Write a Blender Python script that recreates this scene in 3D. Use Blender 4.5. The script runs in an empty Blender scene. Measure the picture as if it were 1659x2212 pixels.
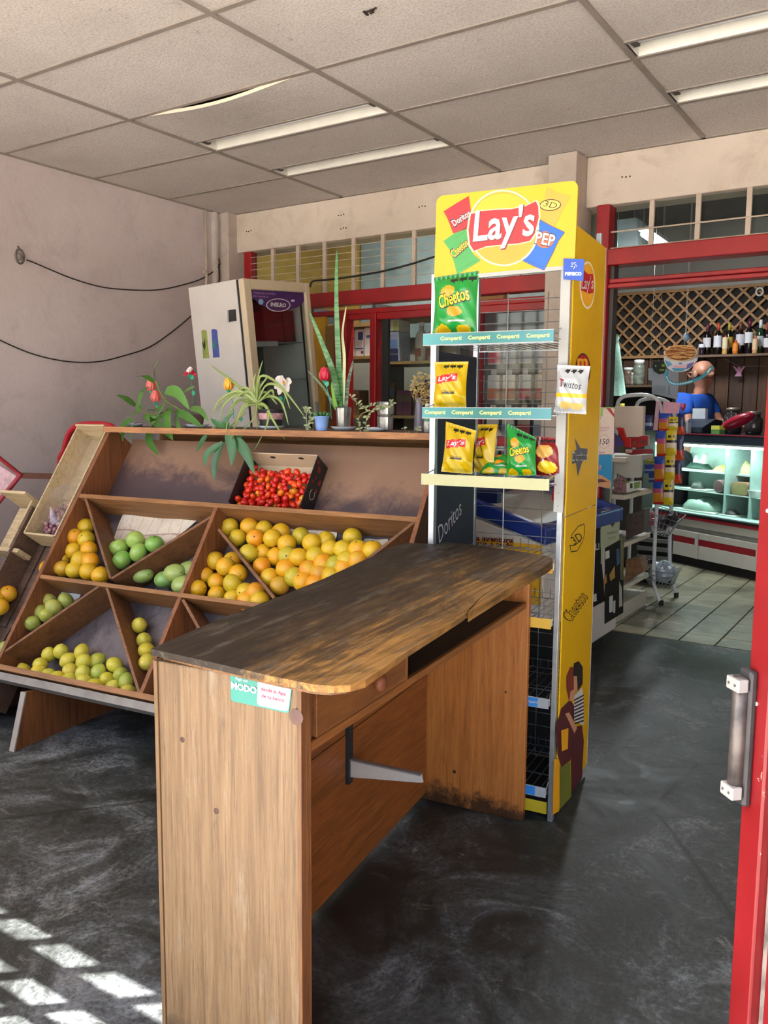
import bpy, bmesh, math, random
from mathutils import Vector as V, Matrix
from mathutils.geometry import tessellate_polygon
random.seed(7)
sc = bpy.context.scene
col = sc.collection

# ---------------------------------------------------------------- camera
W, H = 1659, 2212
FPX, YAW, PITCH, ROLL = 1831.5, -0.5823, -0.1191, -0.0076
HC = 1.306
CAM = V((0, 0, HC))
_f = V((math.sin(YAW)*math.cos(PITCH), math.cos(YAW)*math.cos(PITCH), math.sin(PITCH)))
_r = V((math.cos(YAW), -math.sin(YAW), 0))
_d = _f.cross(_r)
_c, _s = math.cos(ROLL), math.sin(ROLL)
CR, CD, CF = _c*_r+_s*_d, -_s*_r+_c*_d, _f
cam_d = bpy.data.cameras.new('camera')
cam = bpy.data.objects.new('camera', cam_d)
col.objects.link(cam)
m3 = Matrix((CR, -CD, -CF)).transposed()
cam.matrix_world = Matrix.Translation(CAM) @ m3.to_4x4()
cam_d.sensor_fit = 'VERTICAL'
cam_d.sensor_height = 24.0
cam_d.lens = FPX/H*24.0
cam_d.clip_start = 0.02
sc.camera = cam

# ---------------------------------------------------------------- light
sc.view_settings.view_transform = 'Standard'
sc.view_settings.look = 'None'
sc.view_settings.gamma = 1
sc.view_settings.use_curve_mapping = False
sc.view_settings.exposure = EXPOSURE = 1.42
CASE_W, INNER_W, STORE_W = 6, 20, 13                    # deli case strip lamp, inner ceiling lamp and added store room lamp (built with their fittings)
wd = bpy.data.worlds.new('sky'); sc.world = wd; wd.use_nodes = True
nt = wd.node_tree; nt.nodes.clear()
bg = nt.nodes.new('ShaderNodeBackground'); out = nt.nodes.new('ShaderNodeOutputWorld')
sky = nt.nodes.new('ShaderNodeTexSky')
SUN_EL, SUN_DIR = math.radians(50), V((0.75, 0.66, 0)).normalized()
sky.sky_type = 'NISHITA'; sky.sun_disc = False; sky.sun_elevation = SUN_EL
sky.sun_rotation = math.atan2(-SUN_DIR.x, -SUN_DIR.y); sky.dust_density = 3.0; sky.ozone_density = 0.6
bg.inputs['Strength'].default_value = 0.36
nt.links.new(sky.outputs[0], bg.inputs[0]); nt.links.new(bg.outputs[0], out.inputs[0])
sun_d = bpy.data.lights.new('sun', 'SUN'); sun = bpy.data.objects.new('sun', sun_d); col.objects.link(sun)
sun_d.energy = 15.0; sun_d.angle = math.radians(0.55); sun_d.color = (1, .95, .88)
_sd = (SUN_DIR*math.cos(SUN_EL) - V((0, 0, 1))*math.sin(SUN_EL)).normalized()
sun.rotation_euler = _sd.to_track_quat('-Z', 'Y').to_euler()
sun.location = (-6, -6, 8)

# ---------------------------------------------------------------- pixels to places
def ray(x, y): return CF + CR*((x-W/2)/FPX) + CD*((y-H/2)/FPX)
def onz(x, y, z): d = ray(x, y); return CAM + d*((z-HC)/d.z)
def ony(x, y, Y): d = ray(x, y); return CAM + d*(Y/d.y)
def onx(x, y, X): d = ray(x, y); return CAM + d*(X/d.x)
TH = math.radians(6.5)                      # the loose furniture stands at this angle to the room
FU, FV = V((math.cos(TH), math.sin(TH), 0)), V((-math.sin(TH), math.cos(TH), 0))
def fw(s, t, z=0): return FU*s + FV*t + V((0, 0, z))
def floc(p): return V((p.dot(FU), p.dot(FV), p.z))
def f_t(x, y, t): d = ray(x, y); return floc(CAM + d*(t/d.dot(FV)))
def f_s(x, y, s): d = ray(x, y); return floc(CAM + d*(s/d.dot(FU)))
def f_z(x, y, z): return floc(onz(x, y, z))

# ---------------------------------------------------------------- materials
def C(h, k=1.0):
    h = h.lstrip('#'); o = []
    for i in (0, 2, 4):
        c = int(h[i:i+2], 16)/255
        o.append((c/12.92 if c <= .04045 else ((c+.055)/1.055)**2.4)*k)
    return (*o, 1)
class NT:
    def __init__(s, name):
        s.m = bpy.data.materials.new(name); s.m.use_nodes = True; s.t = s.m.node_tree
        s.b = s.t.nodes['Principled BSDF']; s._co = None
    def n(s, typ, **kw):
        o = s.t.nodes.new('ShaderNode'+typ)
        for k, v in kw.items(): setattr(o, k, v)
        return o
    def l(s, a, b): s.t.links.new(a, b)
    def put(s, sock, v):
        if isinstance(v, (int, float, tuple, list)): sock.default_value = v
        else: s.l(v, sock)
    def co(s):
        if not s._co: s._co = s.n('TexCoord').outputs['Object']
        return s._co
    def mp(s, scale=(1, 1, 1), rot=(0, 0, 0), loc=(0, 0, 0)):
        o = s.n('Mapping'); s.l(s.co(), o.inputs[0])
        o.inputs['Scale'].default_value = scale; o.inputs['Rotation'].default_value = rot; o.inputs['Location'].default_value = loc
        return o.outputs[0]
    def noise(s, scale, detail=4, rough=.6, vec=None, dist=0):
        o = s.n('TexNoise'); s.l(vec or s.co(), o.inputs['Vector'])
        o.inputs['Scale'].default_value = scale; o.inputs['Detail'].default_value = detail
        o.inputs['Roughness'].default_value = rough; o.inputs['Distortion'].default_value = dist
        return o.outputs['Fac']
    def ramp(s, fac, stops):
        o = s.n('ValToRGB'); s.l(fac, o.inputs[0]); e = o.color_ramp.elements
        while len(e) < len(stops): e.new(.5)
        for i, (p, c) in enumerate(stops):
            e[i].position = p; e[i].color = c if isinstance(c, tuple) else (c, c, c, 1)
        return o.outputs[0]
    def mix(s, fac, a, b, mode='MIX'):
        o = s.n('Mix', data_type='RGBA', blend_type=mode)
        s.put(o.inputs[0], fac); s.put(o.inputs[6], a); s.put(o.inputs[7], b)
        return o.outputs[2]
    def math(s, op, a, b=0.0, c=None):
        o = s.n('Math', operation=op); s.put(o.inputs[0], a); s.put(o.inputs[1], b)
        if c is not None: s.put(o.inputs[2], c)
        return o.outputs[0]
    def sep(s, vec=None):
        o = s.n('SeparateXYZ'); s.l(vec or s.co(), o.inputs[0]); return o.outputs
    def bump(s, h, strength=.3, dist=.01):
        o = s.n('Bump'); s.l(h, o.inputs['Height']); o.inputs['Strength'].default_value = strength; o.inputs['Distance'].default_value = dist
        s.l(o.outputs[0], s.b.inputs['Normal'])
    def fin(s, color, rough=.6, metal=0, spec=None, **kw):
        s.put(s.b.inputs['Base Color'], color); s.put(s.b.inputs['Roughness'], rough); s.b.inputs['Metallic'].default_value = metal
        if spec is not None: s.b.inputs['Specular IOR Level'].default_value = spec
        for k, v in kw.items(): s.put(s.b.inputs[k.replace('_', ' ')], v)
        return s.m
MATS = {}
def mat(h, rough=.55, metal=0, var=.12, scale=9, spec=None, **kw):
    """plain painted / plastic / metal surface with a little procedural unevenness"""
    key = (h, rough, metal, var, scale, spec, tuple(sorted(kw.items())))
    if key in MATS: return MATS[key]
    t = NT('surface_'+h.lstrip('#')); c = C(h)
    if var:
        d = tuple(x*(1-var*1.6) for x in c[:3])+(1,)
        b = tuple(min(1, x*(1+var*.7)) for x in c[:3])+(1,)
        c = t.ramp(t.noise(scale, 5), [(.3, d), (.55, c), (.8, b)])
    MATS[key] = t.fin(c, rough, metal, spec, **kw); return MATS[key]
def wood(name, a, b, grain='z', scale=1.0, dark=None, dark_amt=.5, knots=0, rough=.6, spot=2.2, lo=.45, hi=.62, pale=None, fine_amt=.75):
    t = NT(name)
    ax = {'x': (1.2, 22, 22), 'y': (22, 1.2, 22), 'z': (22, 22, 1.2)}[grain]
    v = t.mp(tuple(q*scale for q in ax))
    g = t.noise(2.4, 6, .65, v, .6)
    c = t.ramp(g, [(.3, C(b)), (.5, C(a)), (.72, tuple(min(1, x*1.18) for x in C(a)[:3])+(1,))])
    fine = t.noise(9, 3, .7, v)
    c = t.mix(t.ramp(fine, [(.35, fine_amt), (.6, 0.0)]), c, C(b))
    if knots:
        k = t.n('TexVoronoi'); av = {'x': (.45, 1, 1), 'y': (1, .45, 1), 'z': (1, 1, .45)}[grain]
        t.l(t.mp(tuple(q*knots for q in av)), k.inputs['Vector']); k.inputs['Scale'].default_value = 1
        c = t.mix(t.ramp(k.outputs['Distance'], [(.03, 1.0), (.075, 0.0)]), c, C('2c1a10'))
    if pale:
        c = t.mix(t.ramp(t.noise(1.3, 4, .6, t.mp(tuple(q*.35*scale for q in ax), loc=(3, 1, 2))), [(.55, 0.0), (.75, .6)]), c, C(pale))
    if dark:
        n = t.noise(spot, 6, .7, t.mp(tuple((.55 if i == 'xyz'.index(grain) else 1.3) for i in range(3))), .4)
        n = t.mix(.3, n, fine)
        c = t.mix(t.math('MULTIPLY', t.ramp(n, [(lo, 0.0), (hi, 1.0)]), dark_amt), c, C(dark))
    t.bump(fine, .25, .004)
    return t.fin(c, rough)

# ---------------------------------------------------------------- mesh helpers
OFF = {}
class MB:
    def __init__(s): s.v = []; s.f = []
    def add(s, vs, fs):
        n = len(s.v); s.v += [V(v) for v in vs]; s.f += [tuple(i+n for i in f) for f in fs]; return s
    def box(s, lo, hi):
        (a, b, c), (d, e, f) = lo, hi
        return s.add([(a, b, c), (d, b, c), (d, e, c), (a, e, c), (a, b, f), (d, b, f), (d, e, f), (a, e, f)],
            [(0, 3, 2, 1), (4, 5, 6, 7), (0, 1, 5, 4), (1, 2, 6, 5), (2, 3, 7, 6), (3, 0, 4, 7)])
    def obox(s, c, ax, ay, az):
        c, ax, ay, az = V(c), V(ax), V(ay), V(az)
        vs = [c+ax*i+ay*j+az*k for k in (-1, 1) for i, j in ((-1, -1), (1, -1), (1, 1), (-1, 1))]
        return s.add(vs, [(0, 3, 2, 1), (4, 5, 6, 7), (0, 1, 5, 4), (1, 2, 6, 5), (2, 3, 7, 6), (3, 0, 4, 7)])
    def bar(s, p, q, w, h, up=(0, 0, 1)):
        p, q = V(p), V(q); d = q-p; L = d.length; d.normalize(); up = V(up)
        x = d.cross(up)
        if x.length < 1e-4: x = d.cross(V((1, 0, 0)))
        x.normalize(); y = x.cross(d)
        return s.obox((p+q)/2, d*L/2, x*w/2, y*h/2)
    def prism(s, pts, ext):
        pts = [V(p) for p in pts]; ext = V(ext); n = len(pts)
        tri = tessellate_polygon([pts])
        vs = pts+[p+ext for p in pts]
        nrm = V((0, 0, 0))
        for i in range(n): nrm += (pts[i]-pts[0]).cross(pts[(i+1) % n]-pts[0])
        flip = nrm.dot(ext) > 0
        a = [tuple(t) for t in tri]
        def ori(t, want):
            q = (vs[t[1]]-vs[t[0]]).cross(vs[t[2]]-vs[t[0]])
            return t if q.dot(want) > 0 else t[::-1]
        fs = [ori(t, -ext) for t in a]+[ori(tuple(i+n for i in t), ext) for t in a]
        for i in range(n):
            j = (i+1) % n
            fs.append((i, j, j+n, i+n) if flip else (j, i, i+n, j+n))
        return s.add(vs, fs)
    def tube(s, pts, r, n=6, cap=True):
        pts = [V(p) for p in pts]; m = len(pts); rs = r if isinstance(r, (list, tuple)) else [r]*m
        vs = []; up = None
        for i, p in enumerate(pts):
            d = (pts[min(i+1, m-1)]-pts[max(i-1, 0)])
            d = d.normalized() if d.length > 1e-9 else V((0, 0, 1))
            if up is None: up = d.orthogonal().normalized()
            up = (up-d*up.dot(d)); up = up.normalized() if up.length > 1e-6 else d.orthogonal().normalized()
            b = d.cross(up)
            for k in range(n):
                a = 2*math.pi*k/n; vs.append(p+(up*math.cos(a)+b*math.sin(a))*rs[i])
        fs = [(i*n+k, i*n+(k+1) % n, (i+1)*n+(k+1) % n, (i+1)*n+k) for i in range(m-1) for k in range(n)]
        if cap: fs += [tuple(range(n))[::-1], tuple((m-1)*n+k for k in range(n))]
        return s.add(vs, fs)
    def lathe(s, c, prof, n=16, ax=(0, 0, 1), cap=True):
        c = V(c); ax = V(ax).normalized(); x = ax.orthogonal().normalized(); y = ax.cross(x); vs = []; m = len(prof)
        for r, h in prof:
            for k in range(n):
                a = 2*math.pi*k/n; vs.append(c+ax*h+(x*math.cos(a)+y*math.sin(a))*r)
        fs = [(i*n+k, i*n+(k+1) % n, (i+1)*n+(k+1) % n, (i+1)*n+k) for i in range(m-1) for k in range(n)]
        if cap: fs += [tuple(range(n))[::-1], tuple((m-1)*n+k for k in range(n))]
        return s.add(vs, fs)
    def ball(s, c, rx, ry=None, rz=None, n=12, m=8):
        ry = ry or rx; rz = rz or rx; c = V(c)
        vs = [c+V((0, 0, -rz))]
        for i in range(1, m):
            a = -math.pi/2+math.pi*i/m
            for k in range(n):
                b = 2*math.pi*k/n; vs.append(c+V((rx*math.cos(a)*math.cos(b), ry*math.cos(a)*math.sin(b), rz*math.sin(a))))
        vs.append(c+V((0, 0, rz))); e = len(vs)-1
        fs = [(0, 1+(k+1) % n, 1+k) for k in range(n)]
        for i in range(m-2):
            for k in range(n): fs.append((1+i*n+k, 1+i*n+(k+1) % n, 1+(i+1)*n+(k+1) % n, 1+(i+1)*n+k))
        fs += [(1+(m-2)*n+k, 1+(m-2)*n+(k+1) % n, e) for k in range(n)]
        return s.add(vs, fs)
    def strip(s, pts, wid, nrm=None):
        """flat blade along pts, half widths wid, thin but double sided"""
        pts = [V(p) for p in pts]; m = len(pts); vs = []
        for i, p in enumerate(pts):
            d = (pts[min(i+1, m-1)]-pts[max(i-1, 0)]).normalized()
            nn = V(nrm) if nrm is not None else V((0, -1, .3))
            x = d.cross(nn); x = x.normalized() if x.length > 1e-5 else d.orthogonal().normalized()
            y = x.cross(d)
            vs += [p-x*wid[i]+y*wid[i]*.25, p, p+x*wid[i]+y*wid[i]*.25]
        fs = []
        for i in range(m-1):
            for k in (0, 1): fs.append((i*3+k, i*3+k+1, i*3+k+4, i*3+k+3))
        return s.add(vs, fs)
    def build(s, name, mt, parent=None, smooth=False, bevel=0, kind=None, label=None, off=None):
        me = bpy.data.meshes.new(name)
        o = off if off is not None else OFF.get(parent.name if parent else None, V((0, 0, 0)))
        me.from_pydata([tuple(v-o) for v in s.v], [], s.f)
        me.materials.append(mt)
        if smooth: me.polygons.foreach_set('use_smooth', [True]*len(me.polygons))
        ob = bpy.data.objects.new(name, me); col.objects.link(ob)
        if parent: ob.parent = parent; OFF[ob.name] = o
        if bevel:
            b = ob.modifiers.new('bevel', 'BEVEL'); b.width = bevel; b.segments = 2; b.limit_method = 'ANGLE'
        if kind: ob['kind'] = kind
        if label: ob['label'] = label
        return ob
def tag(o, label, cat, group=None):
    o['label'] = label; o['category'] = cat
    if group: o['group'] = group
    return o
def root(name, label, cat, loc=(0, 0, 0), rz=0.0, group=None, kind=None):
    o = bpy.data.objects.new(name, None); col.objects.link(o); o.empty_display_size = .05
    o.location = loc; o.rotation_euler = (0, 0, rz)
    if kind: o['kind'] = kind; o['label'] = label
    else: tag(o, label, cat, group)
    OFF[o.name] = V((0, 0, 0)); return o
def froot(name, label, cat, s, t, z=0, group=None):
    """thing standing in the furniture frame; its parts are given in (s, t, z)"""
    o = root(name, label, cat, fw(s, t, z), TH, group); OFF[o.name] = V((s, t, z)); return o
def wroot(name, label, cat, loc, group=None, kind=None):
    o = root(name, label, cat, loc, 0, group, kind); OFF[o.name] = V(loc); return o
def struct(o, label=None):
    o['kind'] = 'structure'
    if label: o['label'] = label
    return o
def clone(o, parent=None):
    c = o.copy(); col.objects.link(c)
    if parent: c.parent = parent
    for ch in o.children: clone(ch, c)
    return c
def text_mesh(s, size, align='CENTER', shear=0, bold=0, spacing=1.0):
    """text as flat triangles in the xy plane: list of verts, faces"""
    cu = bpy.data.curves.new('t', 'FONT'); cu.body = s; cu.size = size; cu.align_x = align; cu.align_y = 'CENTER'
    cu.shear = shear; cu.offset = bold; cu.space_character = spacing; cu.resolution_u = 2; cu.fill_mode = 'FRONT'
    ob = bpy.data.objects.new('t', cu); col.objects.link(ob)
    me = bpy.data.meshes.new_from_object(ob)
    vs = [V(v.co) for v in me.vertices]; fs = [tuple(p.vertices) for p in me.polygons]
    bpy.data.objects.remove(ob); bpy.data.curves.remove(cu); bpy.data.meshes.remove(me)
    return vs, fs
def text(name, s, mt, parent, o, x, y, size, rot=0, label=None, fn=None, off=None, **kw):
    """lettering laid on the plane through o spanned by x (right) and y (up)"""
    vs, fs = text_mesh(s, size, **kw); o, x, y = V(o), V(x).normalized(), V(y).normalized()
    c, n = math.cos(rot), math.sin(rot)
    q = [(v.x*c-v.y*n, v.x*n+v.y*c) for v in vs]
    mb = MB().add([fn(a, b) if fn else o+x*a+y*b for a, b in q], fs)
    return mb.build(name, mt, parent, off=off, label=label)
def arc(cx, cy, r, a0, a1, n):
    return [(cx+r*math.cos(math.radians(a0+(a1-a0)*i/n)), cy+r*math.sin(math.radians(a0+(a1-a0)*i/n))) for i in range(n+1)]
def rrect(x0, y0, x1, y1, r, n=5):
    return arc(x1-r, y0+r, r, -90, 0, n)+arc(x1-r, y1-r, r, 0, 90, n)+arc(x0+r, y1-r, r, 90, 180, n)+arc(x0+r, y0+r, r, 180, 270, n)
def smooth_path(pts, k=4):
    pts = [V(p) for p in pts]
    if len(pts) < 3: return [pts[0].lerp(pts[-1], i/k) for i in range(k+1)]
    o = []
    for i in range(len(pts)-1):
        a, b, c, d = pts[max(i-1, 0)], pts[i], pts[i+1], pts[min(i+2, len(pts)-1)]
        for j in range(k):
            t = j/k
            o.append(.5*((2*b)+(c-a)*t+(2*a-5*b+4*c-d)*t*t+(3*b-a-3*c+d)*t**3))
    o.append(pts[-1]); return o
# ================================================================ the room
XL, XR, YF, YB, ZC = -4.647, 2.4, 0.5, 4.90, 2.756
def plaster(name, a, b, stain, sc_=1.0, amt=.5):
    t = NT(name)
    c = t.ramp(t.noise(1.1*sc_, 5, .6), [(.3, C(b)), (.65, C(a))])
    c = t.mix(t.math('MULTIPLY', t.ramp(t.noise(3.2*sc_, 7, .72, None, .6), [(.52, 0.0), (.72, 1.0)]), amt), c, C(stain))
    c = t.mix(t.ramp(t.noise(26*sc_, 4, .7), [(.66, 0.0), (.75, .5)]), c, C(stain))
    t.bump(t.noise(38, 5, .7), .35, .006)
    return t.fin(c, .85)
M_WALL = plaster('wall_paint_left', 'cdbfbc', 'bdaeab', '958684', 1, .35)
M_BEAM = plaster('wall_paint_beam', 'd2c3b2', 'c2b3a2', '8f7a68', 1.4, .4)
# concrete floor
t = NT('polished_concrete')
n1 = t.noise(.8, 9, .7, None, .5); n2 = t.noise(3.1, 10, .78, None, .9); n3 = t.noise(70, 4, .75)
c = t.ramp(t.mix(.6, n1, n2), [(.38, C('101211')), (.46, C('262926')), (.53, C('454a4a')), (.61, C('80868a'))])
c = t.mix(t.ramp(n3, [(.36, .7), (.56, 0.0)]), c, C('1b1c1b'))
c = t.mix(t.math('MULTIPLY', t.ramp(t.noise(8, 10, .85, None, 1.6), [(.56, 0.0), (.68, .75)]), t.ramp(n1, [(.42, 0.1), (.6, 1.0)])), c, C('a3a39c'))
c = t.mix(t.math('MULTIPLY', t.ramp(t.noise(14, 9, .85, t.mp((.4, 1.6, 1), (0, 0, .6)), 2.0), [(.57, 0.0), (.66, .8)]), .6), c, C('0f100f'))
c = t.mix(t.ramp(t.noise(130, 2, .5), [(.74, 0.0), (.78, .6)]), c, C('a9a9a4'))
vo = t.n('TexVoronoi', feature='DISTANCE_TO_EDGE'); vo.inputs['Scale'].default_value = .55
t.l(t.mix(.12, t.co(), t.n('TexNoise').outputs['Color']), vo.inputs['Vector'])
c = t.mix(t.ramp(vo.outputs[0], [(.0, .75), (.006, 0.0)]), c, C('16160f'))
t.bump(t.mix(.5, n2, n3), .10, .003)
M_CONC = t.fin(c, t.ramp(n2, [(.35, .42), (.65, .68)]), 0, .4)
floor = MB().box((XL-.2, YF-.25, -.1), (XR+.2, YB+.02, 0)).build('floor', M_CONC); struct(floor, 'worn dark polished concrete floor of the front shop')
# inner shop floor: tiles over a grout bed
tf = NT('cream_floor_tile')
tc = tf.ramp(tf.noise(2.2, 8, .7, tf.n('NewGeometry').outputs['Position'], .6), [(.35, C('4b4636')), (.5, C('79725e')), (.68, C('988f79'))])
M_TILE = tf.fin(tc, .38)
base = MB().box((-3.6, YB+.02, -.1), (XR+.2, 8.9, -.008)).build('floor_inner', mat('3b382f', .8)); struct(base, 'grout bed of the tiled floor in the inner shop')
tm = None
for i in range(15):
    for j in range(16):
        x, y = -3.0+i*.2, 4.94+j*.2
        if x > -.2 or x/y > -.08 or x/y < -.40: continue
        if tm is None:
            ob = MB().box((0, 0, -.01), (.1925, .1925, 0)).build('tile', M_TILE, base, bevel=.003); tm = ob
        else: ob = clone(tm, base)
        ob.location = (x, y, 0)
# walls
struct(MB().box((XL-.2, YF-.2, 0), (XL, 9, 3.3)).build('wall_left', M_WALL), 'grubby pinkish beige plaster wall with cable marks')
o = MB(); o.box((XL, YB-.03, 2.476), (-2.0, YB+.17, ZC+.06)); o.box((-1.83, YB-.03, 2.476), (XR, YB+.17, ZC+.06)); o.box((-2.0, YB-.02, 2.476), (-1.83, YB+.16, ZC+.06))
wb = struct(o.build('wall_back', M_BEAM, bevel=.008), 'cream plaster beam above the inner shop front')
o = MB(); o.box((XL, YB-.12, 0), (XL+.1, YB+.17, ZC)); o.build('corner_pier', plaster('pier_paint', 'cdbfb5', 'b3a498', '776458', 1.6, .5), wb)
for x, z in ((-3.6, 2.64), (-3.58, 2.55), (-2.95, 2.62), (-1.62, 2.62), (-.55, 2.6), (-.45, 2.68), (-4.45, 2.62)):
    m_ = MB()
    for k in range(3): m_.lathe((x+.022*k, YB-.031, z+random.uniform(-.004, .004)), [(.005, 0), (.005, -.002)], 6, (0, 1, 0))
    m_.build('screw_mark', mat('2d2522', .8), wb)
struct(MB().box((-2.0, 4.71, 0), (-1.83, 4.98, ZC)).build('wall_pillar', plaster('pillar_paint', 'b9ab9e', 'a99a8c', '8c7a6c', 1.5, .4), bevel=.006), 'beige square pillar behind the snack rack')
struct(MB().box((XR, YF-.2, 0), (XR+.2, 9, 3.3)).build('wall_right', M_WALL), 'plaster wall on the right of the shop')
# front of the shop: low wall, added pier, steel mesh, lintel, added awning
o = MB(); o.box((XL, YF-.1, 0), (-1.87, YF, .55)); o.box((-1.87, YF-.1, 0), (-1.5, YF, 1.75)); o.box((1.6, YF-.1, 0), (XR, YF, .55)); o.box((XL, YF-.1, 2.5), (XR, YF+.02, 3.1))  # the tall block is a pier added to keep sun off the desk
struct(o.build('wall_front', M_WALL), 'street front wall with low sill and lintel')
wf = wroot('window_1', 'steel security mesh in the street front', '', (-3.3, YF-.05, .55), kind='structure')
for k in range(18):
    x = XL+.03+k*.185
    if x < -1.87: MB().box((x-.012, YF-.062, .55), (x+.012, YF-.038, 2.5)).build('bar', mat('7a2422', .5), wf)
for k in range(10): MB().box((XL, YF-.062, .60+k*.19), (-1.87, YF-.038, .624+k*.19)).build('bar', mat('7a2422', .5), wf)
MB().box((XL, YF-.036, 1.09), (-1.87, YF-.030, 1.21)).build('sun_block_board', mat('8a8478', .7), wf)  # unseen board added to leave a dark band between the sun patches
aw = struct(MB().box((XL-1, -.28, 2.70), (XR+1, YF-.1, 2.74)).build('ceiling_added_awning', mat('c9c2b4', .7)), 'added flat awning over the pavement that cuts off the sun')  # unseen awning added; its edge sets how far sun reaches across the floor
struct(MB().box((-30, -40, -.16), (30, YF-.2, -.1)).build('floor_pavement', mat('d8d3c9', .9, scale=.8)), 'sunlit pavement outside the shop')

# ---------------------------------------------------------------- ceiling of loose tiles in a metal grid
t = NT('mineral_ceiling_tile'); pos = t.n('NewGeometry').outputs['Position']
c = t.ramp(t.noise(1.2, 6, .65, pos), [(.3, C('c3bab1')), (.7, C('d8d0c8'))])
c = t.mix(t.ramp(t.noise(95, 3, .8, pos), [(.40, .55), (.55, 0.0)]), c, C('9f958c'))
k2 = t.noise(11, 9, .85, pos, 1.5)
c = t.mix(t.math('MULTIPLY', t.ramp(k2, [(.585, 0.0), (.625, 1.0)]), t.ramp(t.noise(2.1, 4, .6, pos), [(.45, 0.05), (.62, .6)])), c, C('5f5045'))
t.bump(t.noise(95, 4, .8, pos), .5, .004)
M_CTILE = t.fin(c, .9)
M_TBAR = mat('8f857b', .6, .0, .1)
M_LAMPW = mat('d9d5c8', .35, var=.06)
ceil = MB().box((XL, YF-.1, 2.86), (XR, YB+.15, 2.95)).build('ceiling', mat('8f8377', .9)); struct(ceil, 'suspended ceiling of stained mineral tiles in a metal grid')
XS = [XL, -3.563, -2.373, -1.183, .007, 1.197, XR]
YS = [YF, .558, 1.177, 1.796, 2.415, 3.034, 3.653, 4.272, YB-.03]
for i in range(6):
    for j in range(1, 8):
        x0, x1, y0, y1 = XS[i], XS[i+1], YS[j], YS[j+1]
        lamp = i in (1, 3) and j in (5, 6)
        y1t = y1-.175 if lamp else y1
        if i == 1 and j == 5:      # the sagging tile
            m_ = MB(); n = 12; vs = []; e = []
            for a in range(n+1):
                u = a/n; dip = .035*math.sin(math.pi*u)**1.5
                for b in range(4):
                    w = b/3; vs.append((x0+(x1-x0)*u, y0+.012+(y1t-y0-.02)*w, ZC+.004-dip*(1-w)**1.5))
            fs = [(a*4+b, a*4+b+1, (a+1)*4+b+1, (a+1)*4+b) for a in range(n) for b in range(3)]
            m_.add(vs, fs); m_.add([v+V((0, 0, .016)) for v in m_.v], [f[::-1] for f in fs])
            tl = m_.build('tile', M_CTILE, ceil, label='ceiling tile sagging out of its frame')
            m_ = MB(); vs = []
            for a in range(n+1): vs += [m_.v[0] if 0 else V(tl.data.vertices[a*4].co)+V((0, -.001, 0)), V(tl.data.vertices[a*4].co)+V((0, -.001, .016))]
            m_.add(vs, [(2*a, 2*a+2, 2*a+3, 2*a+1) for a in range(n)]); m_.build('tile_edge', mat('dccab4', .9, var=.05), ceil)
        else:
            MB().box((x0+.004, y0+.004, ZC+.003), (x1-.004, y1t-.004, ZC+.018)).build('tile', M_CTILE, ceil)
        if lamp:
            lf = wroot('ceiling_light', '', 'light', ((x0+x1)/2, y1-.0875, ZC), 'unlit fluorescent ceiling fittings')
            side = 'over the fruit stand' if i == 1 else 'right of the snack rack'
            depth = 'nearer' if j == 5 else 'farther'
            lf['label'] = f'{depth} of two white recessed tube ceiling lights {side}'
            a0, a1, b0, b1 = x0+.02, x1-.02, y1-.17, y1-.008
            h = ZC+.075
            m_ = MB(); m_.add([(a0, b0, ZC), (a1, b0, ZC), (a1, b0+.02, h), (a0, b0+.02, h), (a0, b1-.02, h), (a1, b1-.02, h), (a1, b1, ZC), (a0, b1, ZC)],
                [(0, 1, 2, 3), (3, 2, 5, 4), (4, 5, 6, 7), (0, 3, 4, 7), (1, 6, 5, 2)])
            m_.build('trough', M_LAMPW, lf)
            MB().tube([(a0+.03, b0+.055, ZC+.025), (a1-.03, b0+.055, ZC+.025)], .014, 10).build('tube', mat('dfe0de', .25, var=.03), lf, True)
            for a in (a0+.018, a1-.018): MB().box((a-.012, b0+.03, ZC+.008), (a+.012, b0+.08, ZC+.06)).build('tube_socket', mat('57524c', .6), lf)
for x in XS[1:-1]: MB().box((x-.012, YF, ZC-.004), (x+.012, YB-.03, ZC+.003)).build('grid_bar', M_TBAR, ceil)
for y in YS[1:-1]: MB().box((XL, y-.012, ZC-.003), (XR, y+.012, ZC+.0025)).build('grid_bar', M_TBAR, ceil)
for i in (1, 3):
    for y in (3.653-.175, 4.272-.175): MB().box((XS[i], y-.008, ZC-.003), (XS[i+1], y+.008, ZC+.0025)).build('grid_bar', M_TBAR, ceil)
MB().box((XL, YB-.055, ZC-.004), (XR, YB-.03, ZC+.01)).build('edge_bar', M_TBAR, ceil)
MB().box((XL, YF, ZC-.004), (XL+.02, YB-.03, ZC+.01)).build('edge_bar', M_TBAR, ceil)
m_ = MB()
for k in range(6): m_.bar(V((-1.86, 2.72, ZC-.003))+V((random.uniform(-.03, .03), random.uniform(-.02, .02), 0)), V((-1.86, 2.72, ZC-.004))+V((random.uniform(-.05, .05), random.uniform(-.03, .03), 0)), .006, .004)
m_.build('broken_patch', mat('2b221c', .9), ceil)

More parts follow.
